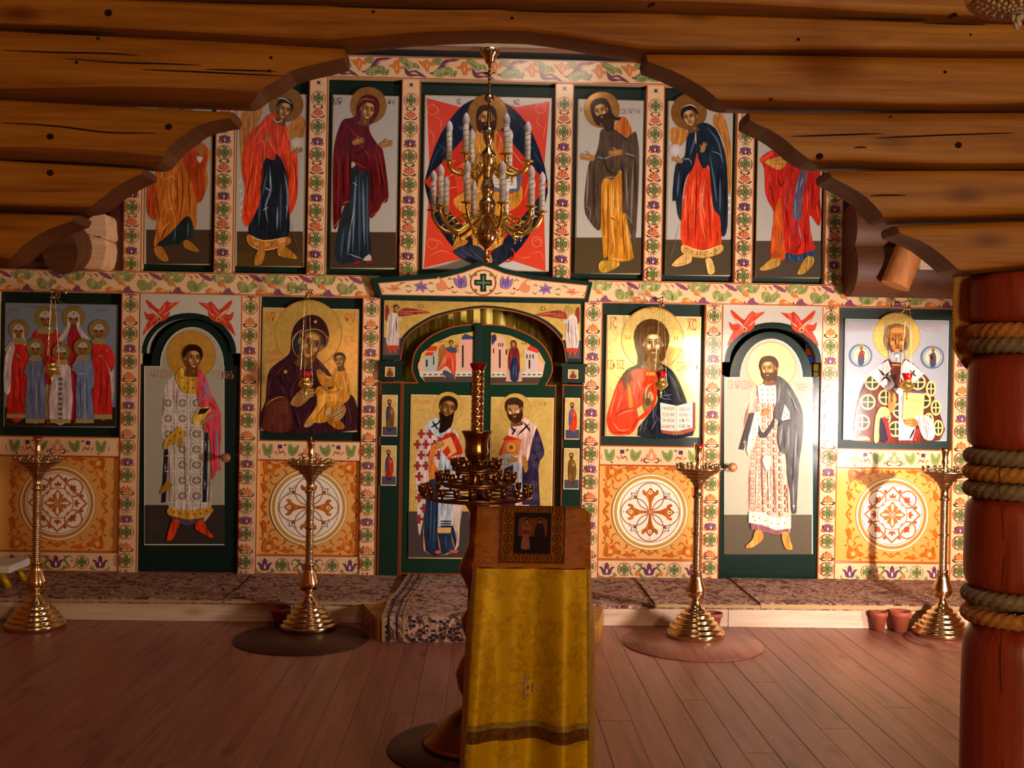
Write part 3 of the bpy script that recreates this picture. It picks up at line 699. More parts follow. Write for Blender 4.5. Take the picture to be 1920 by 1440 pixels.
p = onY(112, 472, 7.45); q = onY(150, 465, 7.75); b = MB(); cyl(b, p, q, .155, 0, 0, 20, .8); b.build('log', [M['bark']], wr)
for px_ in ([(122, 443), (130, 470), (140, 497), (170, 504), (192, 498), (196, 450), (160, 440)], [(135, 436), (170, 408), (193, 400), (198, 425), (196, 447), (160, 437)]):
    b = MB(); pts = [(v.x, v.z) for v in (onY(x, y, 7.66) for x, y in catmull(px_, True, 3))]; b.prism(pts, 7.66, 7.9); b.build('log', M['raw_end'], wr)
for s_ in (-1, 1):
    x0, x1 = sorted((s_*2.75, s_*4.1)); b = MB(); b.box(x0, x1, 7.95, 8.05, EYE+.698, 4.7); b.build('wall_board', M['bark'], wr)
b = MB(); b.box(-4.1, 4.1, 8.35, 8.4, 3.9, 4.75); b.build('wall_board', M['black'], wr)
# ---------------------------------------------------------------- iconostasis frame
YB, YP, YF, YC, YI = 7.93, 7.88, 7.86, 7.80, 7.905     # back panels, pilasters, friezes, canopy, icon boards
ico = thing('iconostasis', 'painted wooden icon screen with floral ornament pilasters and friezes across the sanctuary', 'icon screen', (0, YB, .135))
ORG = Vector((0, YB, .135))
ZB = .135; Z1 = EYE+.538; Z2 = EYE+.698; Z3 = EYE+2.11; Z4 = EYE+2.272
def board(x0, x1, z0, z1, yf, depth): b = MB(); b.box(x0-ORG.x, x1-ORG.x, yf-ORG.y, yf+depth-ORG.y, z0-ORG.z, z1-ORG.z); return b
def pilaster(xl, xr, yref, z0, z1, zfirst, first, up):
    X0 = onY(xl, yref, YP).x; X1 = onY(xr, yref, YP).x; cx = (X0+X1)/2; wd = X1-X0
    g = Pic(YP, ORG); e = .006
    for x in (X0+e, X1-e): g.W(x-.003, x+.003, z0, z1, '#b86a3a')
    g.W(X0, X0+.004, z0, z1, RED); g.W(X1-.004, X1, z0, z1, RED)
    z = zfirst; i = first; pitch = .1012; s = .052
    if up: g.at(cx, z1-.033, .03); bud(g)
    else:
        g.at(cx, z1-.02, .02); bud(g)
    while z > z0+.03:
        g.at(cx, z, s if i % 2 == 0 else s*.98)
        if i % 2 == 0: roundel(g)
        elif (i//2) % 2 == 0: palmette(g, '#d0643c' if up else (ORA if random.random() < .6 else PNK), '#e89a70', up)
        else: lotus(g, PUR if not up else '#4e2444', '#8f5f7c')
        z -= pitch; i += 1
    g.at(cx, z0+.02, .022); bud(g, '#a8401c')
    build_painted(board(X0, X1, z0, z1, YP, YB-YP+.02), CREAM, [g], 'pilaster', None, ico)
    return X0, X1
zf_up = onY(596, 184, YP).z; zf_lo = onY(469, 555, YP).z
UP = [pilaster(xl, xr, y, Z2, Z3, zf_up, 0, True) for xl, xr, y in ((231, 266, 440), (402, 439, 380), (577, 612.5, 337), (750.5, 786, 337), (1038.4, 1073, 343), (1209, 1244, 350), (1378.5, 1413, 390), (1546.5, 1580.5, 445))]
LO = [pilaster(xl, xr, 815, ZB, Z1, zf_lo+.02, -1, False) for xl, xr in ((224, 260), (448.5, 484), (676, 710), (1091, 1126), (1318.5, 1351.5), (1537.5, 1570.5), (1785, 1819))]
LO0 = (LO[0][0]-.873-.135, LO[0][0]-.873)
# friezes
def frieze(x0, x1, z0, z1, unit, per, hgt, off, clip=None):
    g = Pic(YF, ORG); sc = (z1-z0)/hgt
    for z in (z0+.006, z1-.006): g.W(x0, x1, z-.004, z+.004, '#b0562c')
    n = int((x1-x0)/(per*sc))+1
    for i in range(n):
        X = x0+off+i*per*sc
        if X > x1: continue
        g.at(X, z1, sc); unit(g)
    build_painted(board(x0, x1, z0, z1, YF, YB-YF+.02), CREAM, [g], 'frieze_board', None, ico)
cx0 = onY(706, 545, YF).x; cx1 = onY(1108, 555, YF).x
frieze(-3.75, cx0+.02, Z1, Z2, mid_unit, 360, 162, .05)
frieze(cx1-.02, 3.95, Z1, Z2, mid_unit, 360, 162, .02)
frieze(-1.9, 2.0, Z3, Z4, top_unit, 365, 122, .06)
# back boards between the pilasters (dark green)
def back(x0, x1, z0, z1, mat='green'):
    b = MB(); b.box(x0, x1, 0, .03, z0-ORG.z, z1-ORG.z); b.build('back_board', M[mat], ico)
for a, c in zip(UP[:-1], UP[1:]): back(a[1]-.01, c[0]+.01, Z2-.02, Z3+.02)
for a, c in ((LO0, LO[0]), (LO[1], LO[2]), (LO[3], LO[4]), (LO[5], LO[6])): back(a[1]-.01, c[0]+.01, ZB, Z1+.01)
b = MB(); b.box(-2.2, 2.3, .0, .05, Z4-ORG.z, Z4+.35-ORG.z); b.build('dark_gap_board', M['black'], ico)  # added black board: sanctuary darkness above the frieze put into colour, stops light leaking
for x0, x1 in ((onY(204, 440, 7.9).x, UP[0][0]), (UP[-1][1], onY(1588, 440, 7.9).x)):
    b = MB(); b.box(x0, x1, -.03, .05, Z2-ORG.z, Z3-ORG.z); b.build('end_post', M['darkwood'], ico)
# lower painted panels with the strips above and below them
def low_panel(x0, x1, zt, zs, zb_, kind):
    cx = (x0+x1)/2; yf = 7.905; wd = x1-x0
    b = MB(); b.box(x0, x1, yf-ORG.y, .03, zb_-ORG.z, zs-ORG.z)
    g = Pic(yf, ORG); cz = (zs+zb_)/2+.005; sc = .00107
    g.W(x0, x1, zs-.008, zs, '#b0562c'); g.W(x0, x1, zb_, zb_+.008, '#b0562c')
    for f in (1, -1):
        for h in (1, -1):
            g.at(cx+f*.262, cz+h*.262, sc*1.05, 0, -f); g.o = (g.o[0], g.o[1], g.o[2], 1, 0, -f)
            if h < 0:
                old = g.T; g.T = lambda x, y: (x, -y); corner_scroll(g); g.T = old
            else: corner_scroll(g)
        g.at(cx+f*.325, cz, sc*1.1, pi/2); side_scroll(g); g.at(cx, cz+f*.3, sc, 0); side_scroll(g)
        for h in (1, -1):
            g.at(cx+f*.32, cz+h*.14, sc); g.P('#c8661e', '-20,-30 10,-20 24,10 4,34 -10,10', 2); g.at(cx+f*.15, cz+h*.315, sc); g.P('#c8661e', '-34,0 -10,-16 30,-8 20,14 -8,12', 2)
    g.at(cx, cz, sc); (panel_cross if kind == 'cross' else panel_star)(g)
    build_painted(b, '#e8a656' if kind == 'cross' else '#e2a050', [g], 'ornament_panel', None, ico)
    yf2 = 7.885; g = Pic(yf2, ORG); b = MB(); b.box(x0, x1, yf2-ORG.y, .03, zs-ORG.z, zt-ORG.z)
    g.W(x0, x1, zt-.008, zt, '#b0562c'); g.W(x0, x1, zs, zs+.006, '#b0562c'); g.at(cx, (zt+zs)/2, .00108*min(1, wd/.75)); panel_strip(g)
    build_painted(b, CREAM, [g], 'panel_strip', None, ico)
    g = Pic(yf2, ORG); b = MB(); b.box(x0, x1, yf2-ORG.y, .03, ZB-ORG.z, zb_-ORG.z)
    g.W(x0, x1, zb_-.006, zb_, '#b0562c'); g.W(x0, x1, ZB, ZB+.008, '#b0562c'); bottom_strip(g, cx, (ZB+zb_)/2, .00112*min(1, wd/.75), 320)
    build_painted(b, CREAM, [g], 'panel_strip', None, ico)
zt = onY(1225, 836, 7.9).z; zs = onY(1225, 873, 7.9).z; zb_ = onY(1225, 1050, 7.9).z
low_panel(LO[1][1], LO[2][0], zt, zs, zb_, 'cross'); low_panel(LO[3][1], LO[4][0], zt, zs, zb_, 'cross')
low_panel(LO0[1], LO[0][0], onY(115, 818, 7.9).z, onY(115, 855, 7.9).z, onY(115, 1034, 7.9).z, 'star'); low_panel(LO[5][1], LO[6][0], onY(1680, 842, 7.9).z, onY(1680, 878, 7.9).z, onY(1680, 1055, 7.9).z, 'star')
X0 = LO[6][1]; b = MB(); b.box(X0, 3.95, -.05, .02, 0, Z1-ORG.z); build_painted(b, CREAM, [], 'end_board', None, ico)
b = MB(); b.box(-3.75, LO0[0]+.14, -.05, .02, 0, Z1-ORG.z); build_painted(b, CREAM, [], 'end_board', None, ico)

# canopy board above the royal doors, with the cross roundel
g = Pic(YC, ORG).crop(680, 490, 4.174)
outl = '62,130 600,92 780,48 880,10 945,-8 1010,14 1110,56 1330,108 1800,162 1765,320 1200,306 950,298 700,296 125,288 100,240'
g.F(GRND.replace('#3a4a2a', '#16302a'), outl)
g.F('#b0562c', '118,168 620,128 790,84 890,46 945,32 1010,52 1110,92 1330,142 1764,186 1740,294 1200,282 950,276 700,274 150,264')
g.F(CREAM, '128,174 620,134 794,90 892,52 945,38 1006,58 1106,98 1330,148 1754,192 1732,286 1200,276 950,270 700,268 156,258')
for f in (1, -1):
    T = (lambda x, y: (945+f*x, 168+y+.02*f*x)); g.T = T
    g.P('#8a6a96', '130,30 130,-24 150,-60 170,-30 196,-64 206,-26 232,-40 226,10 196,44 160,44', 2); g.many('#4a3058', 6, '150,24 160,-30', '190,28 196,-30', '170,30 178,-20')
    g.P(PNK, '280,50 292,10 320,-20 340,-26 336,4 366,16 360,60 320,74', 2); g.S(ORA, 12, '330,-20 350,-34 370,-20'); g.S('#a84a30', 8, '246,40 268,54 282,36')
    g.P('#8a6a96', '430,60 452,34 430,14 474,20 482,-14 500,14 544,24 516,46 530,80 490,60 470,90 462,62', 2); g.S('#5a3a68', 6, '450,50 490,40 520,50')
    g.P(PNK, '640,66 668,46 650,26 690,36 720,30 716,56 770,50 720,74 690,86 676,70', 2); g.S('#a84a30', 6, '660,60 720,56')
    g.many('#6a7a44', 9, '200,70 232,84 246,64', '236,-16 262,-30 276,-14', '392,20 412,6 420,24', '380,64 404,80 420,66', '560,50 590,34 606,50', '560,66 584,84 600,70', '610,10 640,16 656,30', '80,80 110,84 150,70')
    g.E('#5a3040', 240, 40, 8, n=7); g.E('#a84a30', 790, 66, 6, n=6); g.E('#a84a30', 780, 84, 6, n=6); g.S('#6a7a44', 8, '110,-66 96,-50 108,-36')
    g.P('#6a7a44', '44,-66 70,-72 62,-46', 2); g.P('#6a7a44', '44,66 70,72 62,46', 2)
g.T = None
g.R('#a84a2a', 945, 168, 98, 9, 40); g.F('#16302a', '922,98 968,98 966,146 1012,148 1012,192 966,190 968,238 922,238 924,190 876,188 876,144 924,146'); g.F('#6a7a54', '938,112 952,112 950,222 940,222'); g.F('#6a7a54', '888,160 1000,162 1000,176 888,174')
b = MB(); pts = [(q.x, q.z-ORG.z) for q in (onY(680+x/4.174, 490+y/4.174, YC) for x, y in nums(outl))]; b.prism(pts, YC-ORG.y, 7.879-ORG.y)
build_painted(b, '#16302a', [g], 'canopy_board', None, ico)

# gold arch panel with the two angels, over the royal doors
ARCH = '302,772 322,640 384,556 460,500 560,446 640,420 760,392 950,368 1140,388 1240,412 1340,446 1430,494 1510,566 1568,650 1590,790'
g = Pic(7.88, ORG).crop(680, 490, 4.174)
outer = nums('155,290 1722,320 1718,790'); arch = catmull(nums(ARCH), False, 3)
full = [(155, 290), (1722, 320), (1714, 790)]+arch[::-1]+[(150, 770)]
b = MB(); b.prism([(q.x, q.z-ORG.z) for q in (onY(680+x/4.174, 490+y/4.174, 7.88) for x, y in full)], 7.88-ORG.y, .03)
inner = [(945+(x-945)*1.06, 790-(790-y)*1.055) for x, y in arch]
gold = [(170, 304), (1706, 334), (1704, 620), (1560, 616)]+[p for p in inner[::-1] if p[1] < 605]+[(325, 600), (166, 596)]
g.F('*ecc464', gold); g.F('#5a4a48', [(166, 598), (300, 600), (285, 735), (160, 733)]); g.F('#5a4a48', [(1592, 622), (1704, 624), (1702, 762), (1604, 760)])
for i in range(len(arch)-1):
    a, c = arch[i], arch[i+1]
g.S('#a84a22', 8, [(945+(x-945)*1.008, 790-(790-y)*1.008) for x, y in nums(ARCH)], 3, False)
for f, ox, oy in ((1, 235, 0), (-1, 1640, 20)):
    g.T = (lambda x, y, f=f, ox=ox, oy=oy: (ox+f*(x-235), y+oy))
    g.P('#8c3426', '180,340 205,360 210,420 190,470 176,440', 2); g.P('#8c3426', '285,390 330,364 430,376 540,402 440,412 300,432 276,420', 2); g.many('#c88070', 5, '300,396 420,390 520,402', '300,410 400,406')
    g.P('#c9b6ac', '200,420 240,398 270,420 282,520 280,660 192,660 186,560', 2); g.many('#94808a', 6, '214,440 206,560 204,650', '244,480 240,650', '262,520 258,640'); g.S('#3a2030', 8, '262,430 268,560')
    g.S('#c9b6ac', 22, '262,430 290,456 312,440'); g.S('#a8743a', 9, '306,444 322,436'); g.P('#b03c28', '186,662 284,660 274,690 196,694', 2); g.S('#c05030', 14, '214,690 216,722'); g.S('#c05030', 14, '250,690 256,716')
    g.E('*d6b060', 258, 366, 36, n=20); head(g, 262, 368, 17, 12, .5); g.R('#a86a30', 460, 352, 16, 4, 14)
g.T = None
build_painted(b, '#16302a', [g], 'arch_panel', None, ico)

# posts beside the royal doors with their small icons
def small_saint(g, x0, y0, x1, y1, robe, under, gl):
    wd = x1-x0; h = y1-y0; cx = (x0+x1)/2; old = g.T
    g.B('*f2d080', x0, y0, x1, y1); g.B('#4c4650', x0, y0+h*.78, x1, y1); g.T = (lambda x, y: (cx+x*wd, y0+y*h))
    g.E('*e6c478', 0, .16, .2, .075, n=16)
    g.P(under, [(-.2, .3), (.1, .26), (.3, .4), (.3, .6), (.2, .86), (-.16, .88), (-.26, .6)], 2); g.P(robe, [(-.08, .32), (.22, .3), (.34, .5), (.28, .76), (.05, .82), (-.22, .72), (-.05, .5)], 2)
    g.S('#c89050', .08, [(.1, .42), (.2, .38)]); g.S('#1c1420', .03, [(0, .4), (-.05, .7)]); g.T = None
    head(g, cx, y0+h*.16, wd*.12, 0, .4 if gl > 0 else -.4, beard='#3a2414'); g.T = old
def post(x0, x1, ytop, yred, recs, sq):
    X0, X1, Za, Zb2 = rect(x0, x1, yred, 1076, 7.86)
    b = MB(); b.box(X0, X1, 7.86-ORG.y, .02, 0, Zb2-ORG.z); g = Pic(7.86, ORG)
    for x in (X0+.008, X1-.008): g.W(x-.004, x+.004, ZB, Zb2, '#8c3a1e')
    g.W(X0, X1, Zb2-.008, Zb2, '#a04422')
    o = build_painted(b, '#142c22', [g], 'door_post', None, ico)
    for i, (a, c, d, e, robe, und, gl) in enumerate(recs):
        A0, A1, B0, B1 = rect(a, c, d, e, 7.845); bb = MB(); bb.box(A0, A1, 7.845-ORG.y, 7.86-ORG.y, B0-ORG.z, B1-ORG.z); g = Pic(7.845, ORG); small_saint(g, a+1, d+1.5, c-1, e-1.5, robe, und, gl)
        build_painted(bb, '#e6d0a0', [g], 'small_icon', None, o)
    a, c, d, e = sq; A0, A1, B0, B1 = rect(a-11, c+13, d-11, e+8, 7.84); bb = MB(); bb.box(A0, A1, 7.84-ORG.y, .0, B0-ORG.z, B1-ORG.z); bb.box(A0-.012, A1+.012, 7.825-ORG.y, .0, B1-ORG.z-.02, B1-ORG.z); cap = bb.build('post_capital', M['green'], ico)
    A0, A1, B0, B1 = rect(a, c, d, e, 7.832); bb = MB(); bb.box(A0, A1, 7.832-ORG.y, 7.85-ORG.y, B0-ORG.z, B1-ORG.z); g = Pic(7.832, ORG); old = 0
    g.B('*e2c078', a+1, d+1, c-1, e-1); m_ = (a+c)/2; g.P('#8a3028', [(m_-6, e-1), (m_-5, d+10), (m_, d+7), (m_+5, d+10), (m_+6, e-1)], 2); head(g, m_, d+6, 2.2, beard='#3a2414')
    build_painted(bb, '#f0dcb0', [g], 'small_icon', None, cap)
post(709, 752, 680, 716, [(716, 745, 740.5, 818, '#6a4a28', '#2a3550', 1), (714.5, 743, 835.5, 910.5, '#a83020', '#2c3a5c', 1)], (722, 740, 688, 706))
post(1051, 1092, 690, 721, [(1059, 1087, 746, 824, '#c03a1c', '#3a4a7c', -1), (1057, 1086, 840.5, 917.5, '#6a4c20', '#5a3c1c', -1)], (1065, 1084, 693, 710))

# arched headers with seraphim over the two deacon doors
SER = '150,60 190,105 240,62 300,68 258,92 232,118 218,150 190,160 160,185 124,230 130,190 150,150 140,110 128,70'
def header(pl, pr, crop, tr, ox, dy):
    Y = 7.875; X0, X1 = pl[1], pr[0]
    g = Pic(Y, ORG).crop(*crop); cx, top, r0, r1 = tr
    zt_, zb2 = Z1+.005, None
    arc = [(cx-r0*cos(t), top-r1*sin(t)) for t in [pi*i/20 for i in range(21)]]
    pts = [(q.x, q.z-ORG.z) for q in (onY(crop[0]+x/crop[2], crop[1]+y/crop[2], Y) for x, y in arc)]
    pts[0] = (max(pts[0][0], X0+.02), pts[0][1]); pts[-1] = (min(pts[-1][0], X1-.02), pts[-1][1])
    zl, zr = pts[0][1], pts[-1][1]
    b = MB(); b.prism([(X0, zt_-ORG.z), (X0, zl)]+pts+[(X1, zr), (X1, zt_-ORG.z)][:], Y-ORG.y, .03)
    q = [(cx-(r0+26)*cos(t), top-(r1+26)*sin(t)) for t in [pi*i/20 for i in range(21)]]
    band = q+arc[::-1]; g.F('#132a26', band)
    for sx in (1, -1):
        g.T = (lambda x, y, sx=sx: (cx+sx*(x-cx+ox), y+dy)) if sx == 1 else (lambda x, y: (2*cx-(x+ox), y+dy+3))
        for w_ in ('204,126 176,108 150,88 138,58 158,66 190,96 214,112', '198,126 214,96 244,62 262,74 308,66 270,98 236,126 212,146', '196,140 164,150 140,184 122,234 158,200 190,176 210,152', '184,124 150,128 132,112 140,150 170,166 200,152', '200,142 236,134 258,110 250,146 216,166 196,164'): g.P('#c8402a', w_, 2)
        g.many('#e88070', 5, '160,110 190,140 160,180', '240,80 220,110 200,140', '146,80 170,120', '280,74 250,90'); g.many('#8a2418', 4, '190,105 200,130', '150,150 180,150'); g.E('#d8a860', 206, 150, 12, n=10); g.E('#6a3a1c', 206, 152, 7, n=8)
    g.T = None
    build_painted(b, '#c8bfae', [g], 'door_header', None, ico)
header(LO[0], LO[1], (220, 540, 2.62), (352, 320, 207, 172), 0, 0)
header(LO[4], LO[5], (1310, 540, 2.571), (358, 357, 208, 166), 14, 48)
# ---------------------------------------------------------------- the icons: a board, a raised halo where there is one, and the painting
def icon(label, xl, xr, yt, yb, bg, draw, crop, Y=YI, crest=None, name='icon_panel', cat='icon', edge='#c8b48c', thick=.022, parent=None):
    X0, X1, Z0_, Z1_ = rect(xl, xr, yt, yb, Y); base = Vector(((X0+X1)/2, Y+thick, Z0_))
    t = thing(name, label, cat, base)
    b = MB(); b.box(X0-base.x, X1-base.x, -thick, 0, 0, Z1_-Z0_, 0, .003)
    build_painted(b, edge, [], 'board', None, t)
    if crest:
        cx, cy, r = crest; c = onY(cx, cy, Y); R_ = (onY(cx+r, cy, Y)-c).length; b = MB(); n = 40
        b.prism([(c.x-base.x+R_*cos(2*pi*i/n), c.z-base.z+R_*sin(2*pi*i/n)) for i in range(n)], -thick-.004, 0)
        build_painted(b, '#a06428', [], 'raised_halo', None, t)
    g = Pic(Y-(.0045 if crest else .0005), base); g.W(X0+.008, X1-.008, Z0_+.008, Z1_-.008, bg) if bg else None
    g.crop(*crop); draw(g); g.build('painting', t)
    return t
A_, B_, C_, D_, E_ = (0, 60, 3), (380, 80, 3.13), (780, 170, 4.236), (1040, 80, 3), (1380, 160, 3.6)
F_, G_, H_, J_, K_, L_, N_ = (0, 530, 4.5), (220, 540, 2.62), (440, 530, 4.5), (690, 680, 3.6), (1090, 540, 4.5), (1310, 540, 2.571), (1540, 540, 4.5)
I_ = (680, 490, 4.174)
BGU = '#b7b0a4'

def d_apostle_orange(g):
    g.B('#4e3c2c', 822, 1112, 1186, 1305); halo(g, 985, 430, 100, '*b07a34'); head(g, 985, 440, 40, 8, .5, '#4a3018', '#5a3a1c')
    g.P('#b04820', '828,872 882,850 884,1042 852,1052 826,1002')
    g.P('#c46c24', '880,780 920,720 960,560 1060,540 1120,600 1172,650 1182,700 1162,760 1170,850 1142,930 1110,970 1100,1110 1060,1060 1010,1090 930,1160 868,1208 880,1100 890,950 870,860')
    g.P('#b4421c', '1040,650 1110,625 1170,660 1150,800 1150,920 1110,960 1080,860 1030,720'); g.P('#22302f', '880,1200 960,1130 1050,1036 1086,1080 1085,1165 1030,1172 1006,1196 970,1196 940,1200'); g.many('#5c7070', 7, '990,1100 980,1180', '1060,1070 1056,1150')
    g.many('#e8a050', 8, '920,830 970,812 990,830', '950,860 956,960 990,1060', '975,850 970,930', '940,1000 985,990', '900,1130 960,1060', '1000,640 960,720', '905,830 920,760')
    g.many('#8a4414', 8, '1020,720 1030,900 1010,1080', '1060,800 1070,1040', '1100,760 1120,940', '880,900 900,1060', '900,1180 940,1090', '1000,820 1000,1000')
    g.P('#a8743a', '1108,640 1142,636 1150,690 1118,690', 2); g.P('#d8cfc0', '1108,700 1142,706 1128,736 1114,728', 2)
    g.P('#b5782e', '866,1218 910,1208 948,1275 932,1292 890,1272'); g.P('#b5782e', '1034,1176 1062,1174 1118,1226 1106,1238 1040,1214'); g.many('#8a5420', 4, '905,1250 940,1284', '1070,1200 1110,1232')
def wings(g, p1, p2): 
    for p in (p1, p2): g.P('#b07430', p)
def d_angel_red(g):
    g.B('#4e3a24', 200, 1108, 588, 1312); g.B('#5a4220', 200, 1230, 588, 1312); halo(g, 490, 365, 100, '*a8702c')
    g.P('#b87a34', '220,420 330,380 350,420 280,560 250,760 224,740 216,560'); g.P('#b87a34', '480,520 560,436 600,450 600,540 570,560 500,560'); g.many('#8a5420', 5, '240,440 250,700', '280,420 260,600', '520,520 580,470'); g.many('#dcd2c6', 10, '214,830 226,800', '214,880 232,860', '216,930 240,905', '214,980 240,955', '212,1020 240,1000')
    g.P('#1c232c', '390,640 460,640 500,760 510,1000 500,1140 400,1160 270,1130 300,960 340,760'); 
    g.many('#74879a', 12, '392,720 400,860 370,960 384,1060', '480,760 500,900 490,1040', '440,960 436,1100'); g.many('#3f5366', 14, '340,820 330,1080', '380,760 350,900', '460,820 456,1100'); g.many('#b8c6d0', 5, '396,760 396,850', '352,985 388,965', '490,960 500,985', '366,850 400,870')
    g.P('#d8421e', '330,480 400,415 470,450 500,520 520,640 556,660 558,880 540,960 520,1000 508,1000 500,800 470,700 430,650 420,690 350,690 340,900 310,1000 260,1080 232,1020 250,860 230,740 260,560')
    g.many('#f07a4c', 7, '300,600 360,580 356,700', '290,640 280,800 270,980', '320,700 300,900', '400,450 330,520 290,600', '480,480 520,600 540,640', '520,680 540,800 520,940', '440,480 440,600', '380,540 420,640')
    g.many('#9a2410', 7, '360,600 350,780 330,900', '470,640 500,760 510,880', '300,700 260,900', '430,560 432,640', '540,700 556,880')
    head(g, 478, 395, 42, 18, .35, '#2c1a10'); g.S('#c8d4d8', 6, '440,330 480,330 524,360'); g.S('#d8c0a0', 7, '400,430 440,470 478,440')
    hand(g, 380, 560, 26, -60); g.E('#d8c4b0', 550, 590, 34, n=20); g.R('#b89a86', 550, 590, 26, 4); hand(g, 560, 636, 30, -20)
    g.P('#c07828', '268,1125 360,1160 500,1140 504,1186 360,1222 272,1186'); g.many('#f0dcb0', 4, '268,1128 360,1164 500,1144', '274,1186 360,1220 500,1184'); [g.R('#f0dcb0', x, y, 9, 3, 10) for x, y in ((320, 1180), (380, 1186), (450, 1168), (480, 1162))]
    g.P('#b5782e', '322,1220 366,1216 352,1290 322,1308 302,1296'); g.P('#b5782e', '444,1200 480,1190 552,1256 540,1270 446,1250'); g.S('#8a6a4a', 2, '508,1010 575,1270')
def d_virgin(g):
    g.B('#4a382a', 748, 1112, 1134, 1322); halo(g, 972, 370, 106, '*b07832'); g.X('МР', 768, 322, 52, 44, '#5a2a3a'); g.X('ѲѴ', 1086, 332, 44, 32, '#5a2a3a')
    g.P('#222c34', '870,740 980,740 978,1080 990,1240 940,1270 900,1286 780,1280 800,1060 850,900'); g.many('#6c8090', 13, '900,780 890,960 880,1230', '940,800 950,1200', '870,1060 850,1250'); g.many('#41556a', 14, '920,760 920,1260', '830,1080 810,1260', '966,780 966,1220'); g.many('#a8b8c0', 5, '880,820 910,840', '890,960 870,1080', '860,1240 940,1270')
    g.P('#5e1418', '880,440 960,400 980,520 1030,600 1060,640 1092,905 1052,945 1030,990 976,1020 980,760 930,760 874,700 864,930 820,960 810,1030 768,1090 764,800 770,620 800,500 830,450')
    g.many('#8e2e2c', 8, '840,480 900,540 930,560', '790,620 800,800 790,1000', '850,640 850,880', '880,560 960,640 980,700', '1010,640 1050,860', '890,700 960,740', '1030,620 1070,840'); g.many('#34080c', 8, '870,600 868,880', '820,660 830,930', '980,560 940,640 880,640', '990,720 1000,960', '1040,700 1060,900'); g.many('#c08a50', 4, '820,944 866,930', '976,1022 1032,988 1054,944 1092,906', '812,1030 770,1086')
    head(g, 968, 395, 44, 14, .45, veil='#5a1418'); g.S('#c08a50', 4, '918,370 930,340 970,330 1020,350'); hand(g, 912, 580, 36, -18); hand(g, 1076, 596, 40, -12)
    g.P('#982020', '880,1290 918,1278 926,1294 890,1298', 2); g.P('#982020', '960,1290 996,1278 1000,1292 962,1296', 2); g.P('#c8bcb0', '940,1276 980,1240 990,1278', 2)
def d_throne(g):
    for a, c in (((92, 60), (450, 330)), ((1060, 85), (700, 330))): pass
    g.F('#d8442a', '84,58 350,130 560,60 800,130 1064,84 1010,700 1030,1436 700,1330 560,1400 380,1330 62,1408 110,700')
    g.many('#f08a68', 5, '120,140 150,120 180,160 160,220', '150,200 200,240 190,320', '100,300 140,360 130,440', '960,140 1000,120 1020,150', '980,190 960,250 1010,300', '1030,260 1010,380', '110,1200 180,1190 220,1240', '100,1320 200,1270 280,1300', '930,1200 980,1180 1000,1240', '900,1300 980,1280 1020,1340', '820,1330 920,1320')
    g.R('#e88a60', 130, 150, 40, 5); g.R('#e88a60', 990, 140, 40, 5); g.R('#e88a60', 130, 1215, 40, 5); g.R('#e88a60', 960, 1200, 40, 5)
    for s_ in ((80, 48, 350, 132, 230, 110), (1064, 76, 800, 132, 940, 112)): g.P('#c4beb4', [(s_[0], s_[1]), (s_[4], s_[1]-4), (560, 50), (s_[2], s_[3]), (s_[4], s_[5])], 1) if False else None
    g.P('#141c2c', '560,62 760,130 930,350 1046,720 1000,960 830,1250 640,1396 560,1400 400,1340 200,1120 80,800 90,640 200,340 380,110'); 
    g.many('#33435c', 9, '300,220 240,340', '200,440 150,520 110,640', '340,320 380,280', '820,240 900,360', '930,480 1000,600', '900,1100 820,1200', '720,160 800,240', '160,880 240,1060'); g.many('#4a5a70', 6, '170,420 230,470 190,520', '880,420 940,470', '330,280 380,310', '830,1150 780,1230')
    g.F('#c8321c', '560,180 1052,750 580,1330 66,724'); g.F('#d8482a', '300,640 560,330 600,400 520,700 330,820'); g.many('#f08054', 8, '180,740 300,660 420,640', '240,780 340,760', '420,520 340,640', '700,400 860,600', '900,700 860,860', '620,1240 660,1160'); g.many('#8c1c10', 7, '300,600 420,540', '860,640 960,740', '700,1150 800,1000')
    halo(g, 570, 190, 158, '*a87432'); 
    g.P('#c8862e', '470,330 560,290 640,320 690,420 700,620 640,760 760,820 840,760 830,900 700,1000 690,1220 560,1270 460,1260 440,1140 330,1250 290,1250 340,1120 400,1000 330,940 300,860 420,760 420,520')
    g.many('#ecb45c', 10, '440,380 430,560 440,700', '500,420 520,620', '380,860 500,800 560,820', '320,900 420,900', '400,1060 380,1160', '500,1080 480,1230', '600,1100 640,1210', '560,380 600,420 590,560', '760,860 700,960'); g.many('#8a4c14', 9, '560,420 540,700', '620,460 640,640', '440,960 560,940', '460,1040 440,1180', '540,1060 560,1240', '380,780 400,700', '640,880 760,860'); g.P('#b8521c', '640,340 690,440 700,560 650,500')
    head(g, 560, 220, 58, 0, 0, '#3a1c10', '#3a1c10', long=True)
    g.P('#5a6478', '596,640 700,660 830,650 824,790 760,806 640,806 610,790'); g.F('#dcd2bc', '606,640 690,668 688,786 614,760'); g.F('#e2d8c2', '690,668 796,648 800,776 690,786'); 
    for k in range(4): g.X('СОУДЪ'[k:k+3] or 'СУД', 616, 664+k*26, 62, 12, '#5a4438'); g.X('ПРАВЕ'[k:k+3], 704, 668+k*24, 78, 12, '#5a4438')
    g.P('#b5782e', '296,1256 340,1200 410,1186 400,1220 350,1240', 2); hand(g, 500, 560, 60, -80); g.P('#2a3040', '300,1270 420,1230 520,1250 600,1380 520,1400 360,1330'); g.many('#4c566c', 6, '320,1280 480,1390', '360,1260 520,1370', '420,1250 550,1370'); g.P('#b5782e', '560,1310 600,1310 610,1350 590,1376', 2); g.R('#b83020', 720, 1300, 60, 10, 24)
    g.P('#1c2434', '600,1290 700,1220 760,1240 720,1330 640,1390'); 
    for x, y in ((120, 150),): pass
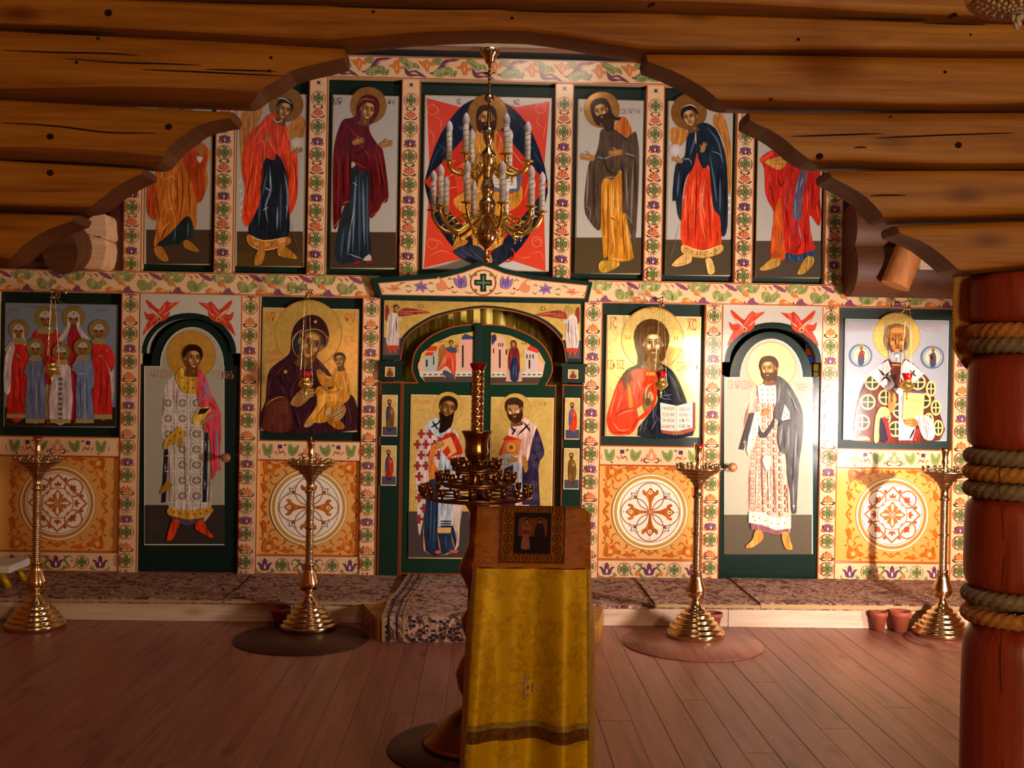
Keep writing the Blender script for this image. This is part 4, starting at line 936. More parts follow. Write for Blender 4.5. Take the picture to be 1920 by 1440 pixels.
    g.X('IC', 330, 66, 30, 46, '#8a3a30'); g.X('ХС', 776, 72, 48, 44, '#8a3a30')
def d_baptist(g):
    g.B('#50422a', 114, 1096, 490, 1298); halo(g, 265, 378, 100, '*b07c36'); g.X('СВ ПРТЧА', 372, 372, 112, 30, '#8a4038'); g.X('СѢ', 140, 362, 14, 26, '#7a4a40')
    g.P('#c07a22', '262,740 370,720 400,960 440,1180 440,1214 400,1230 310,1232 300,1200 276,1210 268,1100 252,960'); g.P('#b86020', '360,430 400,420 436,500 410,540 370,530 340,480')
    g.many('#eab04c', 11, '320,790 320,980 340,1180', '350,800 360,1000', '290,800 290,960', '400,1000 420,1180'); g.many('#8a4810', 8, '300,800 300,980 300,1190', '310,980 340,1000', '380,980 392,1190', '270,900 280,1080'); g.many('#f0d090', 4, '330,800 330,960', '312,1215 400,1222')
    g.P('#4c3c2c', '262,490 330,480 390,540 450,500 466,540 476,640 470,860 452,1120 420,1060 400,960 380,950 376,720 330,770 270,770 262,900 256,1055 200,1010 166,920 190,690 230,630 250,560')
    g.many('#7c7468', 10, '190,700 180,920', '230,640 290,650 360,610', '390,620 460,640', '400,700 410,940', '440,680 430,1020', '280,760 340,756'); g.many('#2c2018', 8, '220,680 220,980', '260,600 300,720 360,740', '380,640 390,900', '450,600 456,900', '350,500 420,560'); g.many('#8c8478', 4, '166,920 200,940 196,1010', '400,960 440,1020')
    head(g, 262, 385, 40, -16, -.45, '#33200f', '#33200f', long=True); g.many('#33200f', 16, '300,360 330,420 370,430', '310,420 350,430 376,420'); g.P('#3a2614', '268,440 330,430 330,490 290,500')
    hand(g, 185, 645, 42, 190, -1); hand(g, 340, 620, 40, 172, -1)
    g.P('#b5882e', '250,1240 280,1224 356,1236 360,1256 300,1290 262,1292 246,1270'); g.many('#8a5c20', 4, '262,1284 300,1250', '300,1286 350,1254')
def d_angel_blue(g):
    g.B('#4e4230', 622, 1108, 990, 1308); halo(g, 755, 392, 100, '*9c6428')
    g.P('#b87a34', '890,420 930,390 970,460 992,600 990,830 970,820 950,560 900,480'); g.P('#b87a34', '650,490 700,474 750,510 730,560 690,590 656,560'); g.many('#8a5420', 5, '930,420 970,600 980,800', '910,440 950,560'); g.many('#f0e8dc', 9, '972,880 990,870', '974,920 990,910', '978,960 990,950'); g.many('#d88a80', 5, '972,890 990,900', '974,930 990,940', '976,1040 988,1030')
    g.P('#d03a1c', '800,600 850,640 870,720 920,900 936,1140 830,1170 718,1140 714,960 740,780 780,680'); g.many('#f0744c', 9, '740,840 730,1000', '830,760 820,960 850,1120', '780,760 770,940', '880,840 890,1000'); g.many('#f2b090', 4, '740,860 720,880', '846,760 830,900 846,990', '836,850 816,860'); g.many('#8c1c0e', 8, '800,700 790,1140', '860,780 880,1120', '750,920 750,1130')
    g.P('#18222e', '760,500 830,450 900,480 940,560 970,700 972,1030 940,1090 930,980 890,920 870,700 840,710 810,660 800,620 780,700 740,760 720,860 712,1000 690,960 680,890 662,880 680,690 730,640 740,560'); g.many('#4c6076', 10, '860,480 920,560 944,680', '870,620 900,800 910,900', '930,760 930,960', '720,660 760,650', '700,720 690,870', '800,500 760,640'); g.many('#0a1018', 9, '840,520 860,640', '920,700 920,880', '740,700 710,860', '960,760 956,1000'); g.many('#8898a8', 4, '880,610 930,630 944,680', '712,650 760,660 770,690')
    g.S('#d8c0a0', 6, '792,500 794,572'); head(g, 762, 420, 40, -14, -.4, '#241610'); g.S('#d8d4cc', 5, '712,368 760,350 800,370'); hand(g, 836, 590, 30, -70); g.E('#d4c4c4', 680, 606, 34, n=20); g.R('#b09aa0', 680, 606, 26, 4); hand(g, 690, 660, 32, 200, -1)
    g.P('#c89a50', '720,1136 830,1170 936,1136 936,1182 830,1212 720,1186'); g.many('#f0dcb0', 4, '720,1138 830,1172 936,1138'); [g.E('#6a4a20', x, y, 4, n=6) for x, y in ((740, 1160), (770, 1176), (800, 1190), (840, 1196), (880, 1186), (910, 1170))]
    g.P('#d8a860', '722,1192 766,1190 764,1236 700,1258 662,1256 664,1240'); g.P('#d8a860', '846,1218 880,1216 900,1280 886,1302 864,1300 854,1264'); g.S('#8a7a68', 2, '706,1010 640,1250'); g.many('#8a5c28', 3, '670,1252 740,1240')
def d_apostle_red(g):
    g.B('#4e4236', 134, 1050, 574, 1298); halo(g, 330, 260, 118, '*b07c36'); head(g, 330, 275, 48, -8, -.5, '#4a3018', '#4a2c16')
    g.P('#b8261c', '160,500 240,440 330,450 430,380 540,480 570,600 565,760 576,860 560,950 520,900 496,880 500,960 520,1060 528,1110 400,1145 330,1130 320,1180 232,1180 246,960 256,860 200,740 190,560')
    g.P('#c0521c', '256,850 300,760 320,960 330,1120 330,1170 236,1180 250,980'); g.P('#5c5468', '430,590 480,590 450,740 440,900 420,920 380,880 390,740'); g.many('#8a8ea0', 8, '420,640 400,740', '400,760 396,880', '420,930 440,1050', '450,620 430,700'); g.many('#5c5468', 7, '350,600 340,760 320,860', '380,900 400,1060', '310,1000 290,1110')
    g.many('#e05838', 9, '220,580 230,700 250,780', '300,560 340,540', '480,700 480,860', '500,960 500,1060', '360,1000 360,1110', '540,800 560,900', '300,900 290,1100'); g.many('#78100e', 9, '280,600 300,680 330,640', '330,800 350,960', '520,640 510,840', '460,960 470,1100', '220,640 260,820', '440,1060 400,1130')
    g.P('#c48a3c', '196,510 300,480 350,500 300,570 220,540'); g.many('#8a5a20', 4, '240,510 340,500', '250,530 320,530', '220,500 280,490'); g.P('#e8402a', '160,500 236,446 250,470 180,516', 2)
    g.P('#2c4058', '340,1130 420,1150 520,1115 530,1160 430,1185 344,1180'); g.many('#5a7490', 7, '360,1140 366,1180', '420,1152 424,1182', '480,1140 490,1170')
    g.P('#b5883a', '240,1170 288,1168 290,1218 200,1250 160,1244 172,1226'); g.P('#b5883a', '468,1164 520,1160 518,1210 460,1270 420,1276 418,1258'); g.P('#a8481c', '246,1130 290,1124 300,1160 240,1168', 2)
UPI = (('upper tier icon of a saint in an orange cloak, half hidden by the dim arch', 271.5, 396.6, 172, 496, d_apostle_orange, A_, None),
       ('upper tier icon of an angel in a red cloak over a dark robe', 442, 573, 175, 500, d_angel_red, B_, (380+490/3.13, 80+365/3.13, 33)),
       ('upper tier icon of a woman in a maroon veil holding out both hands', 621, 746, 178.4, 504, d_virgin, B_, (380+972/3.13, 80+370/3.13, 35)),
       ('upper tier icon of a bearded man in a brown cloak over an ochre robe', 1080.5, 1205.5, 186.5, 513.5, d_baptist, D_, (1040+265/3, 80+378/3, 34)),
       ('upper tier icon of an angel in a dark blue cloak over a red robe', 1250, 1372, 190, 517, d_angel_blue, D_, (1040+755/3, 80+392/3, 34)),
       ('upper tier icon of a red-cloaked saint, head hidden by the arch', 1419.5, 1541, 196, 521, d_apostle_red, E_, None))
for lab, xl, xr, yt, yb, fn, cr, crest in UPI: tag(icon(lab, xl, xr, yt, yb, BGU, fn, cr, crest=crest), group='icons of the upper tier')
tag(icon('wide central upper icon of an enthroned figure in a dark oval on a red star', 793.5, 1032, 180.5, 507, '#c4beb4', d_throne, C_, crest=(780+570/4.236, 170+190/4.236, 37.5)), group='icons of the upper tier')

def d_family(g):
    g.B('#2c2820', 40, 1050, 975, 1212)
    def fig(x, y, r, robe, body, cape, veil=False, hat=True):
        halo(g, x, y, r, '*a89048', '#6a4a20')
        g.P(robe, body, 2)
        if veil:
            for f in (1, -1): g.P('#c8bcb8', [(x+f*r*.2, y+r*.2), (x+f*r*.5, y-.1*r), (x+f*r*.6, y+r*.9), (x+f*r*1.35, y+r*1.9), (x+f*r*1.2, y+r*2.2), (x+f*r*.5, y+r*1.5)], 2)
        g.P('#c8bcb8', [(x-r*.5, y+r*.4), (x-r*.46, y-r*.3), (x+r*.46, y-r*.3), (x+r*.5, y+r*.4)], 1) if veil else None
        head(g, x, y+r*.3, r*.34, 0, 0, '#3a2414', skin=('#6a3a1e', '#9a5e34', '#bc8250'))
        g.P('#b8b4a4', [(x-r*.5, y+r*.02), (x-r*.5, y-r*.22), (x-r*.3, y-r*.45), (x, y-r*.55), (x+r*.3, y-r*.45), (x+r*.5, y-r*.22), (x+r*.5, y+r*.02)], 2); g.E('#8a3030', x, y-r*.3, r*.08, n=8)
        if cape: g.P('#98905a', [(x-r*.5, y+r*.95), (x, y+r*.8), (x+r*.5, y+r*.95), (x+r*.75, y+r*1.35), (x, y+r*1.5), (x-r*.75, y+r*1.35)], 2)
    red = '#c82a24'
    fig(385, 290, 96, '#a83028', '270,430 340,390 440,390 510,440 520,640 440,700 430,1150 380,1150 360,700 260,640', True); g.B('#b09a4c', 388, 860, 426, 1150)
    fig(622, 290, 96, '#a82430', '580,400 670,400 690,640 660,1140 600,1140 580,640', False, True); fig(160, 395, 84, red, '120,500 200,500 240,640 225,1130 60,1130 90,760 100,640', True, True); fig(838, 395, 84, red, '780,520 920,530 972,640 960,720 940,960 948,1130 800,1130 790,700', True)
    g.P('#c8bcb8', '110,500 130,560 100,700 90,920 40,920 44,640', 2); g.P('#c8bcb8', '890,640 940,760 960,720 972,900 945,1000 936,800', 2)
    g.B('#a89858', 60, 1108, 226, 1142); g.B('#a89858', 800, 1112, 950, 1152); g.many('#8a1c1c', 6, '130,640 120,1100', '180,640 180,1100', '860,660 850,1100', '910,760 900,1100'); g.many('#e05a4c', 5, '150,620 145,900', '880,640 880,900')
    fig(305, 545, 78, '#6a7490', '260,640 350,640 380,760 390,1150 220,1150 236,800 205,760', True); fig(525, 585, 76, '#c8b4b4', '470,690 580,690 606,780 606,1160 425,1160 436,840 450,760', False); fig(705, 545, 76, '#7484a4', '650,650 780,650 800,880 770,900 800,1150 650,1150 655,780 610,740', True)
    for k in range(9): g.B('#6a6a44', 506, 800+k*42, 534, 826+k*42)
    g.B('#b8963c', 474, 650, 576, 690); [g.B('#a89858', x0, 1150, x1, 1184) for x0, x1 in ((225, 385), (432, 604), (646, 800))]
    g.many('#4c5470', 6, '290,780 280,1130', '340,780 345,1130', '690,780 690,1130', '740,780 745,1130'); g.many('#98a4c0', 6, '315,790 312,1100', '715,790 716,1110'); g.S('#c8c4c0', 6, '650,768 745,768')
    for x, y, r in ((280, 690, 20), (640, 720, 30), (500, 770, 0), (160, 620, 40), (850, 620, 20)): hand(g, x, y, 22, r)
    for x, w_ in ((100, 80), (260, 100), (470, 90), (600, 110), (840, 90)): g.X('СВЯТЫЙ'[:4], x, 200 if x in (260, 600) else 228, w_, 14, '#a84038')
tag(icon('group icon of seven crowned figures in red, blue and white robes', 7.5, 219, 569, 801, '#7c8a98', d_family, F_, edge='#7a7a70'), group='large lower tier icons')
def d_mother(g):
    g.P('*c8a048', '220,240 1020,240 1010,1230 230,1230', 1) if False else None
    halo(g, 620, 430, 282, '*e0b858', '#a87830'); g.X('МР', 268, 246, 76, 84, '#c05a28'); g.X('ѲѴ', 926, 258, 96, 80, '#c05a28'); g.X('СМОЛЕН', 268, 570, 130, 44, '#c0622c'); g.X('IС ХС', 930, 446, 84, 60, '#b8762c'); g.X('ОДИГИ', 276, 636, 110, 40, '#c0622c')
    g.P('#361820', '480,430 520,340 600,280 690,276 760,330 795,420 790,500 770,540 690,600 700,640 790,740 900,900 990,950 1030,1040 1030,1246 240,1246 260,1000 280,780 330,700 440,620 470,560')
    g.P('#5c2a20', '250,1130 270,1010 360,960 430,970 470,1040 470,1246 240,1246'); g.many('#c08a3c', 7, '256,1050 300,1000 380,964 430,976', '470,1020 530,1050'); 
    for k in range(5): g.many('#8a5a2a', 3, [(270+k*6, 1050+k*30), (330+k*8, 1020+k*22), (400+k*10, 1010+k*20), (450, 1030+k*20)])
    g.many('#5c3038', 11, '300,800 280,960', '420,700 330,800', '560,760 480,900 500,1000', '700,660 780,760', '380,860 430,940', '640,1050 580,1200', '950,1000 990,1200', '520,1080 560,1230'); g.many('#1c0a10', 11, '340,760 440,900', '480,660 520,760', '500,1100 540,1240', '820,800 900,950', '930,1020 930,1240')
    g.S('#9a6a30', 15, '545,640 500,580 490,480 540,420 640,392 720,400 790,470 776,520 740,556'); g.P('#20303c', '500,470 530,420 560,430 540,520 560,600 530,590 505,540')
    g.S('#c89a48', 6, '540,640 496,570 492,490 546,412 640,386 724,400 792,468'); g.P('#6a4428', '540,590 600,640 690,590 680,660 600,680 540,640'); 
    head(g, 640, 520, 96, 20, .25, hair='#20303c', skin=('#5a3c20', '#906638', '#c09858'), bald=True)
    g.P('#361820', '540,470 545,420 620,380 700,384 780,440 770,520 740,440 640,404 570,430', 2); g.S('#b08440', 9, '548,470 560,424 630,396 706,398 770,446 776,520'); g.E('#c89040', 682, 330, 14, n=8); g.E('#c89040', 430, 752, 16, n=8)
    # child
    g.P('#c8862a', '860,720 910,720 960,800 976,960 900,1040 830,1120 760,1180 640,1180 590,1196 620,1140 700,1020 680,920 700,880 770,870 800,900 850,860 830,780')
    g.P('#b87a24', '690,750 730,740 800,790 850,770 860,860 780,880 720,850'); g.P('#a86418', '780,1170 830,1110 900,1170 930,1220 880,1240 820,1210'); g.P('#d89a3c', '700,960 780,930 880,960 900,1000 780,1010 700,1110 640,1170 600,1180 690,1040')
    g.many('#f0c468', 8, '900,760 930,840 940,940', '740,950 840,950', '700,1060 650,1150', '880,880 920,900', '740,880 700,920', '860,760 850,840', '760,790 820,810'); g.many('#8a4c14', 6, '850,860 880,910 800,930', '960,860 960,940', '790,1000 700,1120', '880,1000 800,1120', '830,1150 880,1230', '740,870 690,940')
    head(g, 890, 655, 42, -8, -.5, '#34281a', skin=('#5a3c20', '#946c3a', '#c8a060')); hand(g, 720, 752, 32, 200, -1, '#946c3a'); hand(g, 765, 890, 30, 40, 1, '#946c3a', '#c8a868')
    g.P('#946c3a', '470,1010 560,900 650,900 680,930 640,970 560,1040 500,1040'); g.many('#b89058', 12, '560,940 640,900 676,905', '560,970 650,930 684,930', '570,1000 640,960 670,955'); g.P('#946c3a', '850,1080 920,1030 940,1080 900,1150 850,1160'); g.many('#c8a878', 11, '920,1060 860,1100 800,1140', '925,1090 870,1130 820,1150', '930,1110 880,1150 830,1166', '900,1040 860,1080')
    g.P('#b8905c', '590,1190 650,1165 666,1190 620,1220 588,1216', 2); g.P('#c8a878', '780,1060 810,1055 806,1110 762,1112', 2)
tag(icon('gold icon of a woman in a dark purple veil with a child in ochre', 490.5, 672, 578, 809, '*e6be60', d_mother, H_, crest=(440+620/4.5, 530+430/4.5, 62.5), edge='#e0c890'), group='large lower tier icons')
def d_christ(g):
    halo(g, 600, 430, 262, '*f2d078', '#b88a40')
    for a, c in (((465, 345), (350, 345)),): g.many('#c09848', 4, '350,345 462,345', '740,345 850,345', '340,510 462,510', '740,510 860,510')
    g.X('IC', 246, 246, 52, 100, '#b0522c'); g.X('ХС', 894, 262, 78, 98, '#b0522c'); g.S('#b0522c', 6, '240,246 310,246'); g.S('#b0522c', 6, '890,262 970,262'); g.X('Ѡ', 372, 396, 46, 36, '#a8582c'); g.X('Н', 784, 402, 32, 42, '#a8582c'); g.X('О', 590, 172, 34, 40, '#b07038'); g.X('ГДЬ ВСЕ', 222, 606, 140, 92, '#b8642c'); g.X('ДЕРЖИТЕЛЬ', 806, 622, 178, 92, '#b8642c')
    g.P('#1c2028', '500,600 480,640 380,690 310,800 290,860 400,800 560,720 640,900 620,1000 470,1246 940,1246 900,1000 870,900 820,780 760,690 660,630')
    g.P('#d83a1c', '310,790 380,720 480,680 560,690 640,690 640,860 620,990 540,1090 490,1120 460,1180 400,1240 270,1240 220,1160 216,1080 250,960')
    g.P('#c8862e', '360,776 400,800 420,880 436,1000 400,1004 396,880 376,820', 2); g.P('#c8782c', '540,706 640,706 636,744 540,740', 1); [g.E('#f0d080', x, 724, 7, n=8) for x in (560, 585, 610)]
    g.many('#f8805c', 10, '300,860 260,1000 240,1100', '340,900 300,1040', '450,800 440,920', '560,800 540,960', '260,1120 320,1200 420,1190', '300,1080 380,1040 460,1030', '480,760 500,860'); g.many('#98200e', 9, '440,1010 360,1030 280,1080', '500,860 480,960', '600,800 600,960', '480,1090 420,1200', '290,1220 400,1220', '420,720 400,780')
    g.many('#3e4856', 12, '720,720 800,860 850,980', '700,760 700,880 780,960', '640,960 600,1160', '560,1090 520,1230', '800,880 840,960', '620,1060 700,1180'); g.many('#77808c', 6, '676,800 670,920 760,940', '612,1000 600,1100', '520,1120 490,1220', '730,700 810,850', '670,910 770,900', '590,1200 640,1100'); g.many('#0a0c12', 10, '660,700 660,900', '820,800 850,950', '560,1160 600,1230', '880,980 900,1100')
    g.P('#4c3114', '470,560 440,420 470,320 540,270 620,264 700,310 742,400 730,500 670,600 500,640 480,610', 2)
    g.P('#7e5c32', '530,560 660,560 660,640 700,680 600,700 500,670 520,640'); g.many('#8a8070', 8, '500,650 540,690', '520,640 570,690', '690,640 650,700')
    head(g, 606, 470, 80, 0, .02, '#5a3c1a', '#7c5c30', blen=.3, long=True, skin=('#7e5c32', '#b8925a', '#f0dca4'))
    g.P('#3a2410', '480,560 500,560 510,620 450,680 470,640', 2); g.many('#6a4820', 5, '490,400 520,310 600,280', '710,400 690,320 620,282', '470,440 490,540', '728,430 710,530')
    # blessing hand, cuff
    g.P('#e0bc70', '466,1020 510,986 530,1050 480,1090', 1); g.P('#8a6436', '520,990 540,880 600,880 606,960 570,1020 530,1030'); g.many('#c8a468', 14, '548,960 540,880 560,830 600,806', '565,960 570,890 596,880', '585,960 592,900 580,880', '600,950 604,900'); g.many('#5a3a1c', 3, '556,960 552,890', '576,960 580,900'); g.E('#5e4224', 560, 960, 26, 34, n=12)
    # book
    g.F('#8e4030', '664,970 680,1000 690,1225 780,1236 850,1236 960,1200 962,970 940,960 930,1170 800,1215 676,1190'); g.F('#a8503a', '668,1190 800,1212 936,1175 962,1195 850,1238 780,1240 680,1224')
    g.F('#e6dcc8', '664,966 804,994 800,1212 670,1196'); g.F('#efe6d4', '804,994 936,960 936,1176 800,1212'); g.S('#b8a890', 5, '804,996 800,1210', 2, False)
    for k, (a, c) in enumerate((('ПРIИДИ', 'ОБРЕМЕ'), ('ТЕ КО МН', 'НЕНIИ И'), ('ТРУЖДА', 'АЗЪ УПО'), ('ЮЩIИСѦ', 'КОЮ ВЫ'))): g.X(a, 680, 1004+k*50, 104, 30, '#6a5a54'); g.X(c, 822, 1008+k*47, 98, 30, '#6a5a54')
    g.many('#a88050', 12, '775,1240 785,1190', '800,1244 806,1196', '822,1240 826,1200', '842,1236 846,1206'); g.S('#c0a060', 5, '210,1240 470,1240', 2, False)
tag(icon('large gold icon of a long-haired man in red and dark robes with an open book', 1136, 1313, 592, 819, '*f8dc90', d_christ, K_, crest=(1090+600/4.5, 540+430/4.5, 60), edge='#f0dca8'), group='large lower tier icons')
def d_bishop(g):
    halo(g, 635, 410, 198, '*f0cc70', '#a88840'); g.X('СВТ НИКОЛАЙ', 218, 304, 206, 60, '#b87c78'); g.X('ЧУДОТВОРЕЦ', 838, 316, 184, 60, '#b87c78')
    g.P('#5e2a1e', '410,730 500,650 560,600 720,600 860,720 920,800 960,960 1000,1284 255,1284 280,1060 330,860')
    rot = ((430, 795), (392, 962), (345, 1132), (545, 922), (815, 795), (925, 850), (665, 1035), (860, 950), (965, 1010), (625, 1190), (350, 1290), (520, 1095), (905, 1120), (985, 1180))
    for x, y in rot:
        if y > 1270: g.E('#d8bc6c', x, 1284, 60, 36, a0=pi, a1=2*pi, n=16); continue
        wx = 66 if x < 880 else 44
        g.E('#3a3022', x, y, wx*.95, 66, n=22); g.R('#e0c47c', x, y, wx-8, 15, 26, 60); g.S('#e0c47c', 11, [(x-wx+8, y), (x+wx-8, y)], 1, False); g.S('#e0c47c', 11, [(x, y-60), (x, y+60)], 1, False)
    g.P('#d0bcb8', '395,720 480,660 560,610 590,690 640,740 610,830 560,880', 1); g.P('#d0bcb8', '865,725 780,650 700,600 670,680 660,740 700,800 790,790', 1); g.P('#d0bcb8', '600,850 690,840 690,1120 790,1160 800,1284 650,1284 650,900', 1)
    g.many('#20182a', 17, '475,680 590,800'); g.many('#20182a', 17, '500,790 580,700'); g.S('#20182a', 18, '486,770 560,790', 1, False) if False else None
    g.many('#20182a', 16, '790,690 750,740', '740,690 800,750'); g.many('#20182a', 15, '740,1280 790,1180'); g.S('#ccb060', 8, '520,740 550,745')
    g.P('#4a1c14', '580,690 650,670 670,700 640,830 590,760'); g.many('#a08a90', 5, '570,640 600,820 660,860', '860,740 780,800')
    g.S('#3a1a10', 7, '412,730 330,900 290,1060 262,1280'); g.many('#8a4a34', 8, '480,960 460,1010', '700,800 690,840', '560,980 580,1060')
    # head: grey hair, high forehead
    g.E('#5c564c', 635, 430, 112, 125, n=26); g.P('#7a7468', '530,400 540,330 600,308 640,320 560,360 548,480 560,540 535,480', 2); g.P('#7a7468', '745,400 730,330 670,308 640,320 720,360 724,480 716,540 740,480', 2)
    head(g, 636, 440, 86, 0, 0, '#5c564c', None, bald=True, skin=('#5a3414', '#96602a', '#c88c44')); g.P('#96602a', '560,420 556,350 600,318 670,318 718,350 714,420', 2); g.E('#c08440', 636, 360, 56, 26, n=14); g.many('#6a3c18', 4, '590,390 636,380 684,390', '600,405 640,398 676,405')
    g.P('#8a8884', '566,520 590,545 630,530 680,545 706,520 704,590 670,628 630,640 592,625 566,580', 2); g.many('#d0d0d0', 5, '585,550 590,610', '620,565 618,625', '650,565 655,622', '690,545 684,606', '600,560 606,615'); g.E('#e0e0e0', 634, 572, 18, 14, n=10); g.S('#6a2a18', 6, '610,553 636,548 660,553')
    g.P('#401818', '585,625 660,630 662,660 590,660', 1); g.S('#b8923c', 10, '590,648 660,650', 2, False)
    # medallions
    for x, y, f in ((330, 570, 1), (934, 585, -1)):
        g.E('#7a8a9c', x, y, 98, n=28); g.R('#4a5468', x, y, 90, 8, 30); g.R('#aab6c0', x, y, 78, 7, 24); g.E('#c8be98', x, y, 66, n=20); g.P('#3c4658', [(x-24, y+10), (x-4, y-40), (x+20, y-36), (x+30, y+20), (x+20, y+78), (x-20, y+78)], 2); g.P('#8a3428', [(x-10, y-30), (x+16, y-44), (x+36*f, y-20), (x+14, y+10), (x-14, y+40)], 2)
        g.E('*d8b860', x+4, y-72, 20, n=14); head(g, x+4, y-66, 10, beard='#2a1a10'); g.S('#b08050', 7, [(x+10*f, y-26), (x+36*f, y-20)])
    # hand, cuff, book
    g.P('#a07038', '556,1000 560,900 590,860 620,900 626,960 600,1040 570,1050'); g.many('#c89650', 12, '570,960 566,880 560,856', '590,950 590,880', '606,950 610,890', '620,960 622,920'); g.P('#d8bc6c', '440,1290 450,1100 490,1010 550,1010 570,1060 520,1110 490,1110 480,1284'); g.P('#b01c20', '490,1120 540,1090 570,1180 580,1284 490,1284'); g.P('#20182a', '486,1120 510,1100 560,1284 486,1284', 2)
    g.F('#e2c878', '690,880 866,892 852,1090 676,1108'); g.F('#5c5068', '690,880 700,862 872,874 866,892'); g.X('ВО ВРЕМЯ', 722, 940, 110, 22, '#a8843c'); g.X('ОНО', 722, 1000, 90, 22, '#a8843c')
    g.P('#c8b0ac', '780,1090 850,1070 920,1100 956,1200 930,1280 860,1270 820,1180 800,1130'); g.many('#9a8088', 5, '830,1110 900,1150 920,1250', '810,1120 870,1190 890,1260'); g.P('#946a34', '690,1110 780,1100 810,1140 790,1170 720,1160', 2); g.many('#c89650', 10, '690,1112 770,1112', '690,1135 770,1130', '700,1155 770,1150'); g.P('#c02c20', '800,1180 830,1190 790,1284 765,1284', 1)
tag(icon('icon of a bald grey-bearded man in a cross-patterned robe, with two small medallions', 1583, 1777.5, 599, 826, '#a0a4aa', d_bishop, N_, crest=(1540+635/4.5, 540+410/4.5, 45), edge='#c8ccc8'), group='large lower tier icons')
# ---------------------------------------------------------------- deacon doors
def deacon_door(label, pl, pr, px, crop, draw, knob, base_y):
    Y = 7.90; X0, X1 = pl[1]+.004, pr[0]-.004
    t = thing('deacon_door', label, 'door', ((X0+X1)/2, Y+.03, ZB)); base = t.location.copy()
    cx, top, rx, ry, shl, shr, ysh = px     # arch of the panel in crop pixels
    def cp(x, y): q = onY(crop[0]+x/crop[2], crop[1]+y/crop[2], Y); return (q.x-base.x, q.z-base.z)
    def cl(p): return (min(max(p[0], X0-base.x), X1-base.x), p[1])
    arc = [(cx-(rx+46)*cos(a), top+ry-(ry+34)*sin(a)) for a in [pi*i/20 for i in range(21)]]
    b = MB(); out = [(X0-base.x, 0), (X0-base.x, cp(0, ysh-14)[1])]+[cl(cp(*p)) for p in arc if True]+[(X1-base.x, cp(0, ysh-14)[1]), (X1-base.x, 0)]
    b.prism(out, -.03, 0); g = Pic(Y, base); g.W(X0, X1, ZB, ZB+.006, '#8c3a1e'); build_painted(b, '#13261f', [g], 'door_leaf', None, t)
    yb = base_y
    arc2 = [(cx-rx*cos(a), top+ry-ry*sin(a)) for a in [pi*i/18 for i in range(19)]]
    pan = [(shl, yb), (shl, ysh)]+[(arc2[0][0], ysh)]+arc2+[(arc2[-1][0], ysh)]+[(shr, ysh), (shr, yb)]
    b = MB(); b.prism([cp(*p) for p in pan], -.04, -.028); g = Pic(Y-.0102, base).crop(*crop)
    sm = [(cx+(x-cx)*.985, y+(3 if y < yb-5 else -3)) for x, y in pan]; g.F('#a9a58e', sm); draw(g)
    build_painted(b, '#dcd8c8', [g], 'door_icon', None, t)
    q = onY(*knob, 7.80); b = MB(); b.lathe([(.012, 0), (.012, .04), (.018, .045), (.03, .06), (.034, .075), (.030, .092), (.016, .1)], seg=18)
    k = b.build('door_knob', M['knob'], t, Vector((q.x, 7.86, q.z))-base); k.rotation_euler = (radians(90), 0, 0)
    return t
